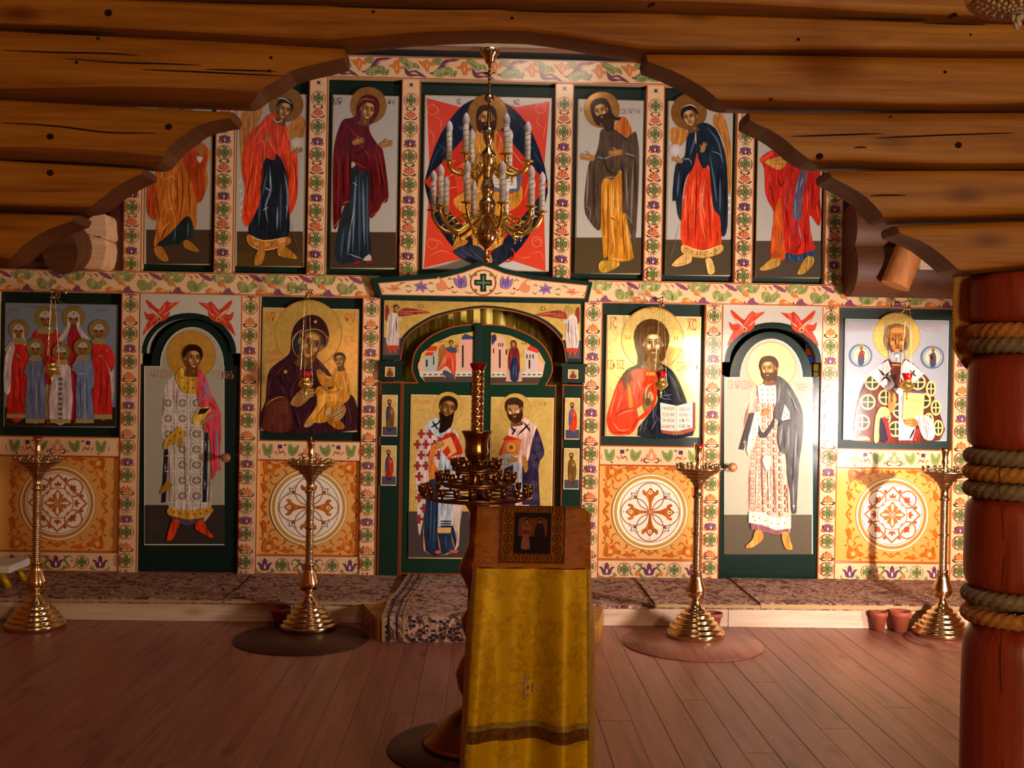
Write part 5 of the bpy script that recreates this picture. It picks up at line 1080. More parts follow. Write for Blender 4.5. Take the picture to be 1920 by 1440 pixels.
def d_stephen(g):
    g.B('#3a332c', 134, 1066, 526, 1258); halo(g, 362, 330, 120, '*e0ac48', '#a87028'); g.X('АРХIДIАК', 160, 404, 112, 44, '#b87468'); g.X('СТЕФАНЪ', 468, 406, 104, 44, '#b87468')
    for x0, x1 in ((228, 250), ): g.P('#1c2028', '230,790 250,790 238,1054 214,1054', 1)
    body = '300,420 340,440 396,440 420,620 440,700 460,1110 350,1130 256,1110 250,800 232,770 216,640 236,480'
    g.P('#c4b4a8', body); 
    for i in range(5):
        for j in range(9):
            x = 250+i*70+(35 if j % 2 else 0)*0; y = 565+j*76
            if 240 < x < 455 and y < 1080 and not (x < 255 and y > 720): g.R('#dccfc0', x, y, 27, 6, 16); g.E('#84806a', x, y, 19, n=12); g.S('#dccfc0', 5, [(x-14, y), (x+14, y)], 1, False); g.S('#dccfc0', 5, [(x, y-14), (x, y+14)], 1, False)
    for y in range(520, 1080, 76): g.S('#e6dccc', 3, [(238, y), (450, y+6)], 1, False)
    for x in (285, 348, 412): g.S('#e6dccc', 3, [(x, 460), (x+4, 1080)], 1, False)
    g.many('#8a7a74', 5, '256,800 262,1090', '330,700 340,1080', '236,500 224,640', '300,480 290,620', '460,900 452,1090')
    g.P('#c89a34', '286,430 330,385 390,430 396,516 330,512 300,470'); [g.E('#7a5418', x, y, 5, n=6) for x, y in ((320, 440), (345, 470), (372, 450), (330, 490), (372, 490), (350, 430))]; g.S('#5a4a60', 8, '330,395 350,430 396,432')
    g.P('#cc4850', '390,400 430,430 464,520 500,590 512,660 505,850 512,890 490,900 470,940 462,900 460,760 436,710 420,660 440,600 400,570'); g.many('#8a88b0', 9, '410,440 440,520 400,560', '440,640 490,620', '490,680 496,840', '430,460 470,560'); g.many('#a02838', 7, '450,560 490,600', '470,700 480,880', '440,660 450,700')
    g.P('#1a2434', '432,710 448,710 440,1052 420,1050', 1); g.many('#b8c0c8', 3, '430,770 442,770', '436,750 434,800', '424,960 440,960', '432,940 430,990', '230,880 246,880', '238,860 236,910')
    g.P('#c89a34', '236,750 300,684 326,700 322,760 262,770 234,796'); [g.E('#6a4814', x, y, 5, n=6) for x, y in ((260, 750), (285, 725), (305, 740), (310, 710))]; hand(g, 310, 760, 24, 80); g.P('#a8742c', '210,1010 240,950 270,960 268,980 236,1000', 2)
    g.P('#d8b050', '370,640 400,590 450,582 464,600 430,640 420,670 374,668', 1); g.P('#2a2018', '394,622 410,592 456,590 432,616', 1); hand(g, 430, 654, 22, 150)
    g.P('#c8922c', '256,1080 350,1094 462,1078 464,1104 390,1134 340,1136 256,1116'); [g.E('#6a4814', x, y, 5, n=6) for x, y in ((280, 1100), (310, 1106), (345, 1112), (380, 1110), (410, 1106), (440, 1096))]; g.P('#5a4458', '268,1118 350,1138 430,1126 424,1146 340,1166 270,1140', 1)
    g.P('#c83c1c', '272,1142 308,1146 292,1196 270,1236 244,1238 250,1210'); g.P('#c83c1c', '396,1146 428,1140 440,1180 472,1216 462,1226 410,1200 384,1178')
    head(g, 372, 345, 42, 4, .45, '#2a1810'); head(g, 374, 346, 38, 4, .5, '#2a1810')
deacon_door('arched side door with icon of a beardless deacon in white patterned robe', LO[0], LO[1], (368, 192, 156, 190, 134, 526, 384), G_, d_stephen, (424.5, 858), 1262)
def d_laurence(g):
    g.B('#5a5040', 122, 1093, 546, 1284); halo(g, 350, 378, 116, '*f0d890', '#a88848'); g.X('СВ АРХIДИАК', 142, 446, 126, 48, '#b07a68'); g.X('ЛАВРЕНТIЙ', 468, 450, 88, 46, '#b07a68')
    g.P('#c8a088', '280,470 350,450 380,480 370,640 400,780 440,900 442,1160 400,1170 240,1120 246,820 230,790 206,690 220,580 250,500')
    for i in range(9):
        for j in range(18):
            x = 225+i*27; y = 500+j*36+(i % 2)*18
            inside = (y < 700 and 225 < x < 365-0*(y) and x > 285-(y-470)*.35) or (y >= 700 and 248 < x < 395+max(0, (y-780)*.14) and y < 1090)
            if inside: g.B('#9c5c4c', x, y, x+13, y+20); g.B('#dcb8a0', x+3, y+3, x+10, y+15)
    g.many('#8a5848', 5, '300,740 310,1080', '360,800 370,1090', '420,940 430,1090', '246,860 244,1080', '240,560 216,680'); g.many('#ecd4bc', 5, '280,840 276,1060', '330,760 340,1070')
    g.P('#eadcb0', '280,470 330,460 376,470 372,556 290,554', 1); [g.E('#a84a3a', x, y, 4, n=6) for x in (305, 330, 355) for y in (490, 515, 540)]
    g.P('#eadcb0', '260,600 300,594 300,640 284,690 262,760 240,812 228,780 240,700', 1); [g.E('#a8703a', x, y, 4, n=6) for x, y in ((280, 630), (268, 680), (258, 730), (246, 780))]
    g.P('#3a3436', '244,604 268,600 246,690 214,780 194,776 210,720', 1); g.P('#3a3436', '284,650 300,690 314,700 350,650 366,620 362,660 322,722 296,722 286,690', 1); g.many('#aaa098', 3, '208,740 232,744', '222,728 216,764')
    g.P('#4c4a48', '372,430 410,440 450,490 490,570 502,640 496,740 480,860 470,1060 466,1084 448,1080 440,980 426,900 420,800 396,796 378,720 386,640 360,620 372,540'); g.many('#7c7c78', 8, '400,660 390,760', '430,660 430,780', '470,680 460,860', '420,480 480,600', '390,460 380,560', '450,880 456,1060'); g.many('#262624', 8, '450,640 400,640 380,670', '480,700 470,820', '410,680 410,780', '440,520 470,610', '456,760 450,960')
    g.P('#eadcb0', '396,630 412,560 436,600 436,630 400,640', 1); [g.E('#c05a3a', x, y, 4, n=6) for x, y in ((410, 600), (424, 610), (410, 622))]; g.many('#c8c4b8', 3, '446,1050 466,1050', '456,1036 456,1070')
    hand(g, 318, 600, 26, -30, 1, '#a8743a'); g.P('#f0e2b0', '304,826 314,808 340,808 350,826 340,862 326,882 314,862', 1); g.S('#c8a860', 4, '304,828 350,828', 2, False)
    g.P('#eadcb0', '240,1074 300,1080 370,1108 442,1100 442,1156 370,1166 300,1140 238,1130', 1); [g.E('#b05a3a', x, y, 4, n=6) for x, y in ((260, 1100), (290, 1108), (320, 1120), (350, 1132), (380, 1136), (410, 1130), (270, 1120), (330, 1145))]; g.P('#84505c', '246,1130 300,1142 370,1168 434,1158 430,1180 366,1188 250,1160', 1)
    g.P('#c8843c', '270,1168 302,1172 306,1210 264,1244 230,1252 228,1238 256,1212'); g.P('#c8843c', '398,1180 426,1176 440,1220 450,1254 430,1260 410,1244')
    head(g, 338, 388, 38, -4, -.5, '#4a2e14', '#4a2e14', blen=.8); head(g, 334, 390, 35, -4, -.55, '#4a2e14', '#4a2e14', blen=.8)
deacon_door('arched side door with icon of a bearded deacon carrying a censer', LO[4], LO[5], (348, 245, 152, 190, 122, 548, 430), L_, d_laurence, (1373, 876), 1282)

# ---------------------------------------------------------------- royal doors
def royal_leaf(label, side):
    Y = 7.89
    def i4(x, y): return onY(680+x/4.174, 490+y/4.174, Y)
    def j5(x, y): return onY(690+x/3.6, 680+y/3.6, Y)
    if side < 0:
        out = [i4(*p) for p in catmull(nums('432,944 396,880 388,800 420,690 520,590 640,530 760,500 900,490'), False, 3)]; xin = i4(905, 700).x; xo = j5(226, 700).x; zsh = j5(280, 132).z
        up = '868,550 700,580 560,640 462,720 430,830 450,900 490,945 868,945'; lo = (768, 884, 740.5, 1047)
    else:
        out = [i4(*p) for p in catmull(nums('906,490 1100,500 1280,560 1400,640 1470,750 1484,860 1432,965'), False, 3)]; xin = i4(906, 700).x; xo = j5(1262, 700).x; zsh = j5(1200, 150).z
        up = '1005,556 1150,580 1290,640 1382,710 1427,790 1412,870 1366,962 1000,962'; lo = (918, 1036, 745, 1052)
    t = thing('royal_door', label, 'door', ((xin+xo)/2, Y+.03, ZB)); base = t.location.copy()
    P2 = [(p.x-base.x, p.z-base.z) for p in out]
    if side < 0: pts = [(xin-base.x, 0), (xo-base.x, 0), (xo-base.x, zsh-base.z), (P2[0][0]-.0, zsh-base.z)]+P2+[(xin-base.x, P2[-1][1])]
    else: pts = [(xo-base.x, zsh-base.z), (xo-base.x, 0), (xin-base.x, 0), (xin-base.x, P2[0][1])]+P2+[(P2[-1][0], zsh-base.z)]
    b = MB(); b.prism(pts, -.03, 0); g = Pic(Y, base)
    L_edge = [(x+base.x, z+base.z) for x, z in P2]; g.at(0, 0, 1); 
    for wd, off in ((.008, .004),): g.S('#a84a26', wd, [(x, -(z-off)) for x, z in L_edge], 1, False)
    g.W(min(xo, xin), max(xo, xin), ZB+.01, ZB+.02, '#8c3a1e'); g.W(xo-(0 if side < 0 else .008), xo+(.008 if side < 0 else 0), ZB, zsh, '#8c3a1e')
    xa, xb = sorted((xo, P2[0][0]+base.x if side < 0 else P2[-1][0]+base.x)); g.W(xa, xb, zsh-.008, zsh, '#a84a26')
    fr = build_painted(b, '#143022', [g], 'door_frame', None, t)
    # annunciation panel
    b = MB(); q = [i4(*p) for p in nums(up)]; b.prism([(p.x-base.x, p.z-base.z) for p in q], -.038, -.03); g = Pic(Y-.0082, base).crop(*I_)
    g.F('*f2cc6c', up)
    if side < 0:
        g.F('#d8a890', '432,800 470,760 868,700 868,870 446,870'); g.F('#4c3c34', '470,905 868,900 868,945 490,945'); g.F('#d8a08c', '760,610 868,610 868,880 760,870'); g.F('#3a4468', '770,600 800,566 868,590 868,610 780,612', ); g.F('#c83a20', '500,690 530,664 588,664 576,700 500,704'); g.F('#a8b0a4', '484,735 580,700 580,860 484,860'); g.F('#c83a20', '484,738 500,710 560,712 548,738')
        g.F('#c8c4b0', '445,862 868,860 868,900 446,900'); [g.E('#54443c', 485+k*44, 892, 14, 12, a0=pi, a1=2*pi, n=8) for k in range(9)]; g.B('#2a1a1c', 778, 656, 790, 830); g.B('#2a1a1c', 496, 770, 508, 825); g.B('#2a1a1c', 552, 740, 560, 810)
        g.P('#9a6234', '588,840 600,680 640,650 650,720 620,800 580,850'); g.P('#c8482a', '650,690 690,670 730,720 724,900 700,880 660,820 600,855 590,850 640,780'); g.P('#3c4a64', '650,680 700,670 740,690 730,716 680,712'); g.P('#3c4a64', '640,850 700,880 720,900 700,910 630,890'); g.many('#f08a60', 6, '660,720 640,800', '700,740 710,860'); g.S('#b07840', 10, '640,890 640,920'); g.S('#b07840', 10, '716,900 726,926'); g.S('#b07840', 9, '730,700 752,690'); g.E('#a8602c', 736, 668, 16, n=10)
        g.E('*ecca70', 690, 640, 32, n=18); head(g, 692, 642, 16, 6, .4); g.X('АРХ', 590, 622, 50, 14, '#b86030')
    else:
        g.F('#d8a890', '1004,640 1040,600 1080,580 1110,620 1130,700 1130,860 1003,860'); g.F('#3a3448', '1010,660 1006,580 1040,570 1050,610'); g.F('#d0a894', '1080,600 1060,590 1100,590 1112,640 1040,660'); g.F('#c8b4a8', '1270,690 1300,680 1370,700 1376,860 1270,860'); g.F('#c83a2c', '1284,690 1312,656 1376,690 1372,720'); g.F('#d8a890', '1370,760 1420,800 1412,880 1370,880')
        g.F('#c8c4b0', '1003,862 1414,862 1404,905 1003,902'); g.F('#4c3c34', '1002,908 1394,908 1366,960 1001,960'); [g.E('#54443c', 1022+k*40, 892, 13, 12, a0=pi, a1=2*pi, n=8) for k in range(10)]; g.B('#2a1a1c', 1068, 690, 1080, 835); g.B('#2a1a1c', 1022, 680, 1030, 720); g.B('#2a1a1c', 1120, 690, 1130, 730); g.B('#2a1a1c', 1300, 770, 1312, 840); [g.B('#2a1a1c', x, 728, x+8, 760) for x in (1282, 1306, 1330)]; [g.B('#2a1a1c', x, 640, x+6, 668) for x in (1062, 1078, 1094)]
        g.F('#c89a84', '1130,850 1250,850 1246,940 1120,940'); g.P('#6a1c24', '1150,700 1180,660 1220,690 1230,800 1222,880 1150,860 1138,780'); g.P('#222c44', '1160,770 1210,760 1220,925 1156,925'); g.many('#9a3c40', 6, '1170,700 1160,800', '1210,710 1220,820'); g.many('#56688a', 6, '1180,800 1180,910', '1200,800 1204,915'); g.E('*ecca70', 1182, 648, 30, n=18); head(g, 1182, 650, 16, -6, -.4, veil='#6a1c24'); g.S('#b07840', 10, '1140,700 1152,686'); g.X('МР', 1250, 636, 40, 14, '#b86030')
    build_painted(b, '#e8e0d0', [g], 'upper_icon', None, t)
    # lower full-length bishop
    A0, A1, B0, B1 = rect(*lo, Y); b = MB(); b.box(A0-base.x, A1-base.x, -.038, -.03, B0-base.z, B1-base.z); c = onY(690+(540 if side < 0 else 995)/3.6, 680+(300 if side < 0 else 312)/3.6, Y); n = 30; rr = .105
    b.prism([(c.x-base.x+rr*cos(2*pi*i/n), c.z-base.z+rr*sin(2*pi*i/n)) for i in range(n)], -.040, -.03)
    g = Pic(Y-.0105, base).crop(*J_)
    if side < 0:
        g.W(A0+.006, A1-.006, B0+.006, B1-.006, '*f2cc6c'); g.B('#463c38', 272, 1004, 684, 1316); halo(g, 540, 300, 102, '*ecc468', '#b07c30'); g.X('СВ ВАСИЛИЙ', 306, 250, 112, 28, '#c87838')
        g.P('#c8b0a4', '390,420 440,380 560,420 620,520 640,640 660,760 620,1100 590,1270 380,1270 400,900 360,1120 340,1140 326,800 330,620'); 
        for j in range(9):
            for i in range(3):
                x, y = 360+i*58-(j % 2)*26+(-14 if j > 3 else 10)*(1 if j > 3 else 0), 480+j*72
                if x < 334 or x > 480 or (x > 400 and y > 690) or y > 1120: continue
                g.B('#8a2c34', x-25, y-9, x+25, y+9); g.B('#8a2c34', x-9, y-30, x+9, y+30)
        g.P('#1e2a40', '400,860 440,760 480,760 500,900 590,1150 570,1270 390,1270'); g.P('#20304a', '470,1140 560,1140 570,1270 480,1270'); g.many('#3f5878', 8, '430,820 420,1240', '450,1000 440,1250', '520,1160 530,1260')
        g.P('#c8702c', '430,560 480,560 440,660 480,740 420,790 410,680'); g.P('#b02c20', '470,520 570,470 620,540 636,620 540,660 500,600'); g.F('#d8a060', '470,540 560,500 600,600 520,650'); g.F('#b8321c', '500,600 540,560 560,600 530,640')
        g.P('#a8b0b8', '390,420 440,370 480,380 560,420 500,510 450,490', 1); g.many('#1c1c28', 12, '430,390 480,460', '420,440 490,400'); g.P('#a8b0b8', '490,580 530,640 580,700 570,1100 470,1110 480,800', 1); g.many('#1c1c28', 9, '500,760 540,758', '520,680 532,760'); [g.B('#1c1c28', 490, y, 562, y+9) for y in (1066, 1082, 1098)]; g.F('#d0a860', '468,1112 562,1112 558,1150 470,1150'); g.many('#78808c', 5, '500,820 496,1060', '540,820 540,1060')
        g.P('#b89a8c', '560,640 640,620 650,680 600,700 560,690'); hand(g, 480, 560, 40, -30); g.P('#a06a34', '590,640 640,640 636,680 600,670', 2); g.many('#c8843c', 7, '375,1140 376,1270', '470,1160 490,1280', '560,1160 590,1270'); g.P('#c05a38', '455,1270 490,1268 490,1288 456,1286', 2); g.P('#c05a38', '556,1266 606,1264 600,1284 556,1282', 2)
        head(g, 540, 308, 52, 14, .4, '#2a1a12', None, skin=('#4e2e16', '#7e5428', '#a87c40')); g.P('#1c120e', '486,330 520,360 560,350 582,330 566,420 540,450 510,470 480,470 490,400')
    else:
        g.W(A0+.006, A1-.006, B0+.006, B1-.006, '*f2cc6c'); g.B('#463c38', 822, 1010, 1256, 1330); halo(g, 995, 312, 104, '*ecc468', '#b07c30'); g.X('СВ IОАННЪ', 1112, 262, 92, 30, '#c87838')
        g.P('#2c2440', '1090,470 1130,430 1170,520 1190,620 1150,720 1150,1200 900,1200 920,720 1080,640'); [(g.R('#6a5048', x, y, 20, 4, 12), g.E('#3a4a6a', x, y, 10, n=8)) for x, y in ((1140, 520), (1140, 570), (1160, 620), (1110, 640), (1130, 690), (1120, 820), (1126, 900), (950, 760), (950, 840), (1124, 980))]
        g.P('#d8b0a0', '950,440 990,410 1060,370 1140,430 1110,520 1090,620 1080,660 1040,700 1040,1200 1000,1200 990,700 1000,560 940,500', 1); g.P('#d8b0a0', '1010,960 1090,960 1090,1200 1010,1200', 1); g.many('#1c1c28', 13, '1010,490 1090,410', '1050,400 1100,470', '960,430 1000,470', '970,490 1000,440'); g.many('#1c1c28', 10, '1030,780 1090,790', '1056,740 1046,850')
        g.F('#c83020', '910,520 940,490 1040,520 1020,540 930,530'); g.F('#c83020', '880,620 930,510 940,540 900,630'); g.F('#d0782c', '928,528 1040,516 1016,624 898,628'); g.R('#f0d080', 966, 572, 26, 6, 16); g.E('#6a3010', 966, 572, 9, n=8); g.P('#a8b0b8', '890,630 960,615 1000,640 990,680 920,710 880,690'); g.P('#a8b0b8', '980,690 1030,680 1040,900 1000,860'); g.many('#7a8490', 5, '900,650 960,660', '900,690 970,680', '1010,720 1016,860'); hand(g, 975, 656, 38, 176, -1); g.P('#b07c34', '1040,630 1070,640 1080,720 1056,740', 2)
        head(g, 990, 318, 52, -10, -.4, '#3a2414', '#3a2010', blen=.9, skin=('#6a4422', '#a87848', '#dcb488')); g.E('#3a2414', 1000, 276, 50, 34, n=16); g.E('#a87848', 985, 298, 34, 16, n=12)
    build_painted(b, '#e6c888', [g], 'lower_icon', None, t)
    if side < 0:
        b = MB(); x = i4(900, 700).x-base.x; zt_ = i4(900, 484).z-base.z; b.box(x-.028, x+.028, -.055, -.005, 0, zt_, 0, .006); b.build('astragal', M['green'], t)
    return t
royal_leaf('central double door leaf with icon of a dark-bearded bishop in a red-cross robe', -1)
royal_leaf('central double door leaf with icon of a bishop holding an orange book', 1)
# curtain behind the royal doors
b = MB(); X0, X1 = onY(748, 620, 8.25).x-.1, onY(1062, 620, 8.25).x+.12; rows = []
for j in range(2):
    z = .137 if j == 0 else onY(900, 560, 8.25).z
    rows.append([(X0+(X1-X0)*i/90, 8.25+.03*sin(i*1.05)+.012*sin(i*2.3+1), z) for i in range(91)])
b.grid(rows); tag(b.build('altar_curtain', M['curtain']), 'yellow folded curtain showing through the gap above the central doors', 'curtain', kind='thing')
# ---------------------------------------------------------------- carpets, step block
def rug(label, x0, x1, y0, y1, z, drop, mat='rug', grp=None, edge=True):
    rows = []; prof = [(y1, z+.008), (y0+.06, z+.009), (y0+.01, z+.009), (y0-.012, z+.003), (y0-.02, z-drop)]; n = 14
    t = thing('rug', label, 'rug', ((x0+x1)/2, y0, z), grp); cx = (x0+x1)/2
    b = MB()
    for i in range(n+1):
        x = x0+(x1-x0)*i/n; rows.append([(x-cx, y-y0+(.006*sin(i*1.3) if k_ < 4 else .004*sin(i*2.1)), zz-z+(.003*sin(i*1.7+k_) if 0 < k_ < 3 else 0)) for k_, (y, zz) in enumerate(prof)])
    low = [[(p[0], p[1]+(.004 if k_ > 2 else 0), p[2]-.006) for k_, p in enumerate(r)] for r in rows]
    b.grid(rows); b.grid(low); b.build('pile', M[mat], t)
    if edge:
        b = MB(); b.grid([[(p[0], p[1]-.003, p[2]+.0015) for p in r[-2:]] for r in rows]); b.build('woven_edge', M['rug_edge'], t)
    return t
ZP = .135; YFp = 6.95
rug('patterned rug on the platform between the dim star panel and beardless deacon door', -3.9, -1.62, YFp, 7.85, ZP, .012, grp='rugs along the platform')
rug('patterned rug on the platform under the icon of the veiled woman and child', -1.60, -.59, YFp, 7.85, ZP, .012, grp='rugs along the platform')
rug('short rug on the platform right beside the lectern, its front edge dark', .66, 1.12, YFp, 7.85, ZP, .010, grp='rugs along the platform', edge=False)
rug('patterned rug on the platform behind the stand with a candle', 1.125, 1.80, YFp, 7.84, ZP+.008, .014, grp='rugs along the platform')
rug('long patterned rug with tan edge below the bearded deacon door', 1.805, 3.62, YFp+.005, 7.84, ZP+.014, .022, grp='rugs along the platform')
fb = 6.5; xl_t = -.575; xl_b = onZ(718, 1203).x
blk = MB(); blk.prism([(-.73, .002), (.78, .002), (.78, .128), (-.73, .128)], 0, .45); 
vs = [(-.735, 6.945-fb, 0.001), (-.60, 0, .001), (.72, 0, .001), (.80, 6.945-fb, .001)]; vs += [(x, y, .132) for x, y, z in vs]
blk = MB(); blk.add(vs, [(3, 2, 1, 0), (4, 5, 6, 7), (0, 1, 5, 4), (1, 2, 6, 5), (2, 3, 7, 6), (3, 0, 4, 7)])
tag(blk.build('step_block', M['log'], None, (0, fb, 0)), 'low wooden step block in front of the platform under the carpet runner', 'step', kind='thing')
t = thing('carpet_runner', 'patterned carpet runner falling from the central doors over the step to the floor', 'carpet', (0, fb, 0))
prof = [(8.2, ZP+.010, -.50), (7.4, ZP+.012, -.535), (6.95, ZP+.012, -.575), (6.75, .150, -.572), (fb+.04, .150, -.572), (fb-.004, .146, -.571), (fb-.022, .12, -.570), (fb-.03, .06, -.568), (fb-.032, .004, -.566)]
b = MB(); rows = [[(x+(.62-x)*i/24, y-fb+.003*sin(i*.9+j), z+(.002*sin(i*1.9+j*2) if j < 6 else 0)) for i in range(25)] for j, (y, z, x) in enumerate(prof)]
b.grid(rows); b.grid([[(p[0], p[1]+.006, max(p[2]-.006, .001)) for p in r] for r in rows]); b.build('pile', M['runner'], t)
for k_, (o, wd, mt_) in enumerate(((0, .018, 'rug_edge'), (.035, .012, 'rug_dark'), (.085, .01, 'rug_dark'), (.125, .012, 'rug_edge'))):
    if mt_ not in M: M[mt_] = plain('rug_dark', '#281c24', .95)
    b = MB(); b.grid([[(p0x+o+u, y-fb-.003, z+.003) for u in (0, wd)] for (y, z, p0x) in prof]); b.build('border_band', M[mt_], t)
b = MB(); rnd = random.Random(3)
for j in range(9):
    for i in range(26):
        x = -.42+i*.04+(j % 2)*.02; z = .02+j*.0135
        if rnd.random() < .5: continue
        r = rnd.choice((.008, .011, .013)); b.add([(x+r*cos(q*pi/4), -.037, z+r*.8*sin(q*pi/4)) for q in range(8)], [tuple(range(8))])
o = b.build('woven_flowers', M['rug_dark'], t); o['kind'] = 'stuff'

# ---------------------------------------------------------------- brass candle stands
def stand_parts(root, S, oil='red'):
    zt = lambda y: max(0.0, (1330-y)*S)
    def prof(pl): return [(max(r*S, .0005), zt(y)) for r, y in pl]
    b = MB(); b.lathe(prof([(186, 1330), (193, 1326), (195, 1300), (190, 1290), (176, 1287), (173, 1282), (177, 1272), (172, 1262), (154, 1259), (149, 1254), (153, 1243), (147, 1232), (130, 1229), (125, 1224), (129, 1213), (122, 1202), (105, 1199), (99, 1194), (103, 1183), (96, 1172), (78, 1169), (71, 1163), (69, 1150), (60, 1140), (44, 1134), (38, 1118), (26, 1098), (28, 1082)]), seg=40); b.build('base', M['brass'], root)
    b = MB(); b.lathe(prof([(28, 1084), (58, 1064), (70, 1040), (67, 1012), (44, 950), (34, 906), (38, 898), (38, 886), (30, 880)]), seg=32); b.build('knop', M['brass'], root)
    tw = lambda r, a, z: r*(1+.075*cos(a+z*480))
    for ya, yb_ in ((884, 648), (636, 404)):
        n = 110; b = MB(); b.lathe([(27*S, zt(ya+(yb_-ya)*i/n)) for i in range(n+1)], seg=18, twist=tw); b.build('twisted_stem', M['brass'], root)
    b = MB(); b.lathe(prof([(28, 650), (37, 646), (37, 638), (28, 632)]), seg=24); b.build('ring', M['brass'], root); b = MB(); b.lathe(prof([(28, 408), (37, 400), (37, 390), (29, 384), (28, 330), (38, 312), (42, 302), (40, 292)]), seg=24); b.build('collar', M['brass'], root)
    b = MB(); b.lathe(prof([(36, 305), (52, 297), (56, 286), (54, 280), (74, 274), (82, 264), (80, 256), (104, 250), (116, 240), (113, 234), (138, 228), (152, 218), (150, 212), (163, 210), (167, 204), (160, 202), (120, 216), (60, 222), (24, 222)]), seg=40); b.build('tray', M['brass'], root)
    me = None; 
    for i in range(18):
        a = 2*pi*i/18; rr = 140*S if i % 2 == 0 else 112*S
        if me is None:
            bb = MB(); bb.lathe([(.0045, 0), (.0045, .012), (.009, .02), (.0095, .036), (.007, .036), (.006, .022)], seg=8); me = bb.mesh('candle_cup', M['brass'])
        link('candle_cup', me, root, (rr*cos(a), rr*sin(a), zt(214)))
    b = MB(); b.lathe(prof([(24, 222), (18, 205), (20, 190), (14, 168), (26, 142), (19, 122), (22, 92), (28, 66), (30, 58), (26, 58), (20, 90)]), seg=20); b.build('lamp_holder', M['brass'], root)
    b = MB(); b.lathe(prof([(20, 84), (27, 66), (33, 46), (30, 46), (24, 68), (16, 80)]), seg=20); b.build('lamp_glass', M['redglass'] if oil == 'red' else M['bronze'], root)
labs = ('brass candle stand in the dim corner before the group icon', 'brass candle stand before the icon of the veiled woman and child', 'brass candle stand beside the lectern, before the icon of the man with the open book', 'brass candle stand close to the carved pillar, its top cup dark')
SP = []
for i, (px_, yb_, yt_) in enumerate(((68, 1190, 816), (580, 1193.5, 825), (1306, 1208, 833), (1768, 1205, 840))):
    c = onZ(px_, yb_); S_ = .000956; c.y += .18; c.x = onY(px_, 1050, c.y).x
    zt_ = onY(px_, yt_, c.y).z; SP.append((c, zt_))
    t = thing('candle_stand', labs[i], 'candle stand', (c.x, c.y, .008 if i else .001), 'brass candle stands'); stand_parts(t, (zt_-.008)/1285, 'red' if i < 3 else 'dark'); 
    if i == 2: t.rotation_euler = (0, 0, .3)
for i, (dx, h, lab) in enumerate(((-.004, .075, 'thin wax candle standing on the candle stand before the veiled woman icon'), (-.03, .11, 'thin wax candle standing on the candle stand beside the lectern'))):
    c, zt_ = SP[i+1]; b = MB(); b.lathe([(.003, 0), (.0026, h), (.0006, h+.004)], seg=8); o = b.build('wax_candle', M['wax'], None, (c.x+dx, c.y-.02 if i else c.y+.03, zt_-.10 if i else zt_-.06)); tag(o, lab, 'candle', 'thin wax candles', 'thing')
for i, (r, lab) in enumerate(((.40, 'round brown floor board under the stand before the veiled woman icon'), (.42, 'round pale floor board under the candle stand beside the lectern'), (.27, 'round floor board with raised rim under the stand near the pillar'))):
    c = SP[i+1][0]; b = MB(); r2 = min(r, .42); ry = 1.0
    prof = [(r2-.004, 0), (r2, .003), (r2-.003, .0075), (.001, .0075)]; vs = []
    b.lathe(prof, seg=56); cy = min(c.y-.06, 6.93-r2) ; 
    o = b.build('floor_disc', M['darkwood'] if i == 0 else M['floor'], None, (c.x-(.05 if i == 1 else 0.0), cy, .0005)); tag(o, lab, 'floor board', 'round boards under the stands', 'thing')
for i, r, h, dx, y, lab in ((1, .065, .10, -.19, 6.892, 'reddish clay bowl behind the stand before the veiled woman icon'), (2, .065, .10, .15, 6.892, 'reddish clay bowl behind the stand beside the lectern'), (3, .068, .13, -.232, 6.87, 'nearer terracotta pot behind the stand by the pillar'), (3, .056, .12, -.36, 6.895, 'farther terracotta pot half hidden beside another pot near the pillar')):
    c = SP[i][0]; b = MB(); b.lathe([(r*.6, 0), (r*.88, h*.75), (r, h*.78), (r, h), (r*.9, h), (r*.8, h*.6), (.001, h*.3)], seg=24)
    tag(b.build('clay_pot', M['terracotta'], None, (c.x+dx, y, .0085)), lab, 'pot', 'clay pots at the foot of the platform', 'thing')

# ---------------------------------------------------------------- tall tiered candle stand behind the lectern
c = onZ(893, 1432); YS = c.y+.2; XS = onY(893, 900, YS).x
t = thing('tiered_candle_stand', 'tall three-ring candle stand with red glass on top, behind the lectern', 'candle stand', (XS, YS, .012))
zz = lambda y: onY(893, y, YS).z-.012
px2 = YS/2050
b = MB(); b.lathe([(.21, 0), (.215, .012), (.205, .03), (.17, .06), (.165, .075), (.12, .11), (.10, .135), (.05, .16), (.035, .2)], seg=36); b.build('base', M['bronze'], t)
b = MB(); b.lathe([(.035, .19), (.06, .24), (.075, .30), (.055, .36), (.03, .40), (.028, .44), (.05, .50), (.055, .54), (.03, .58), (.028, .66), (.045, .70), (.07, .75), (.05, .81), (.028, .86), (.026, zz(960)), (.04, zz(950)), (.05, zz(944)), (.03, zz(938))], seg=28); b.build('stem', M['bronze'], t)
fl = lambda r, a, z: r*(1+.09*cos(10*a))
b = MB(); b.lathe([(.03, zz(938)), (.03, zz(866))], seg=40, twist=fl); b.build('fluted_shaft', M['bronze'], t)
b = MB(); b.lathe([(.028, zz(868)), (.036, zz(862)), (.046, zz(855)), (.05, zz(845)), (.046, zz(838)), (.048, zz(826)), (.056, zz(815)), (.064, zz(810)), (.062, zz(808)), (.03, zz(812))], seg=40, twist=lambda r, a, z: r*(1+.04*cos(16*a))); b.build('vase', M['bronze'], t)
b = MB(); n = 110; za, zb2 = zz(810), zz(694); b.lathe([(.0255, za+(zb2-za)*i/n) for i in range(n+1)], seg=24, twist=lambda r, a, z: r*(1+.10*cos(5*a+z*70)*cos(z*300))); b.build('candle_tube', M['brass'], t)
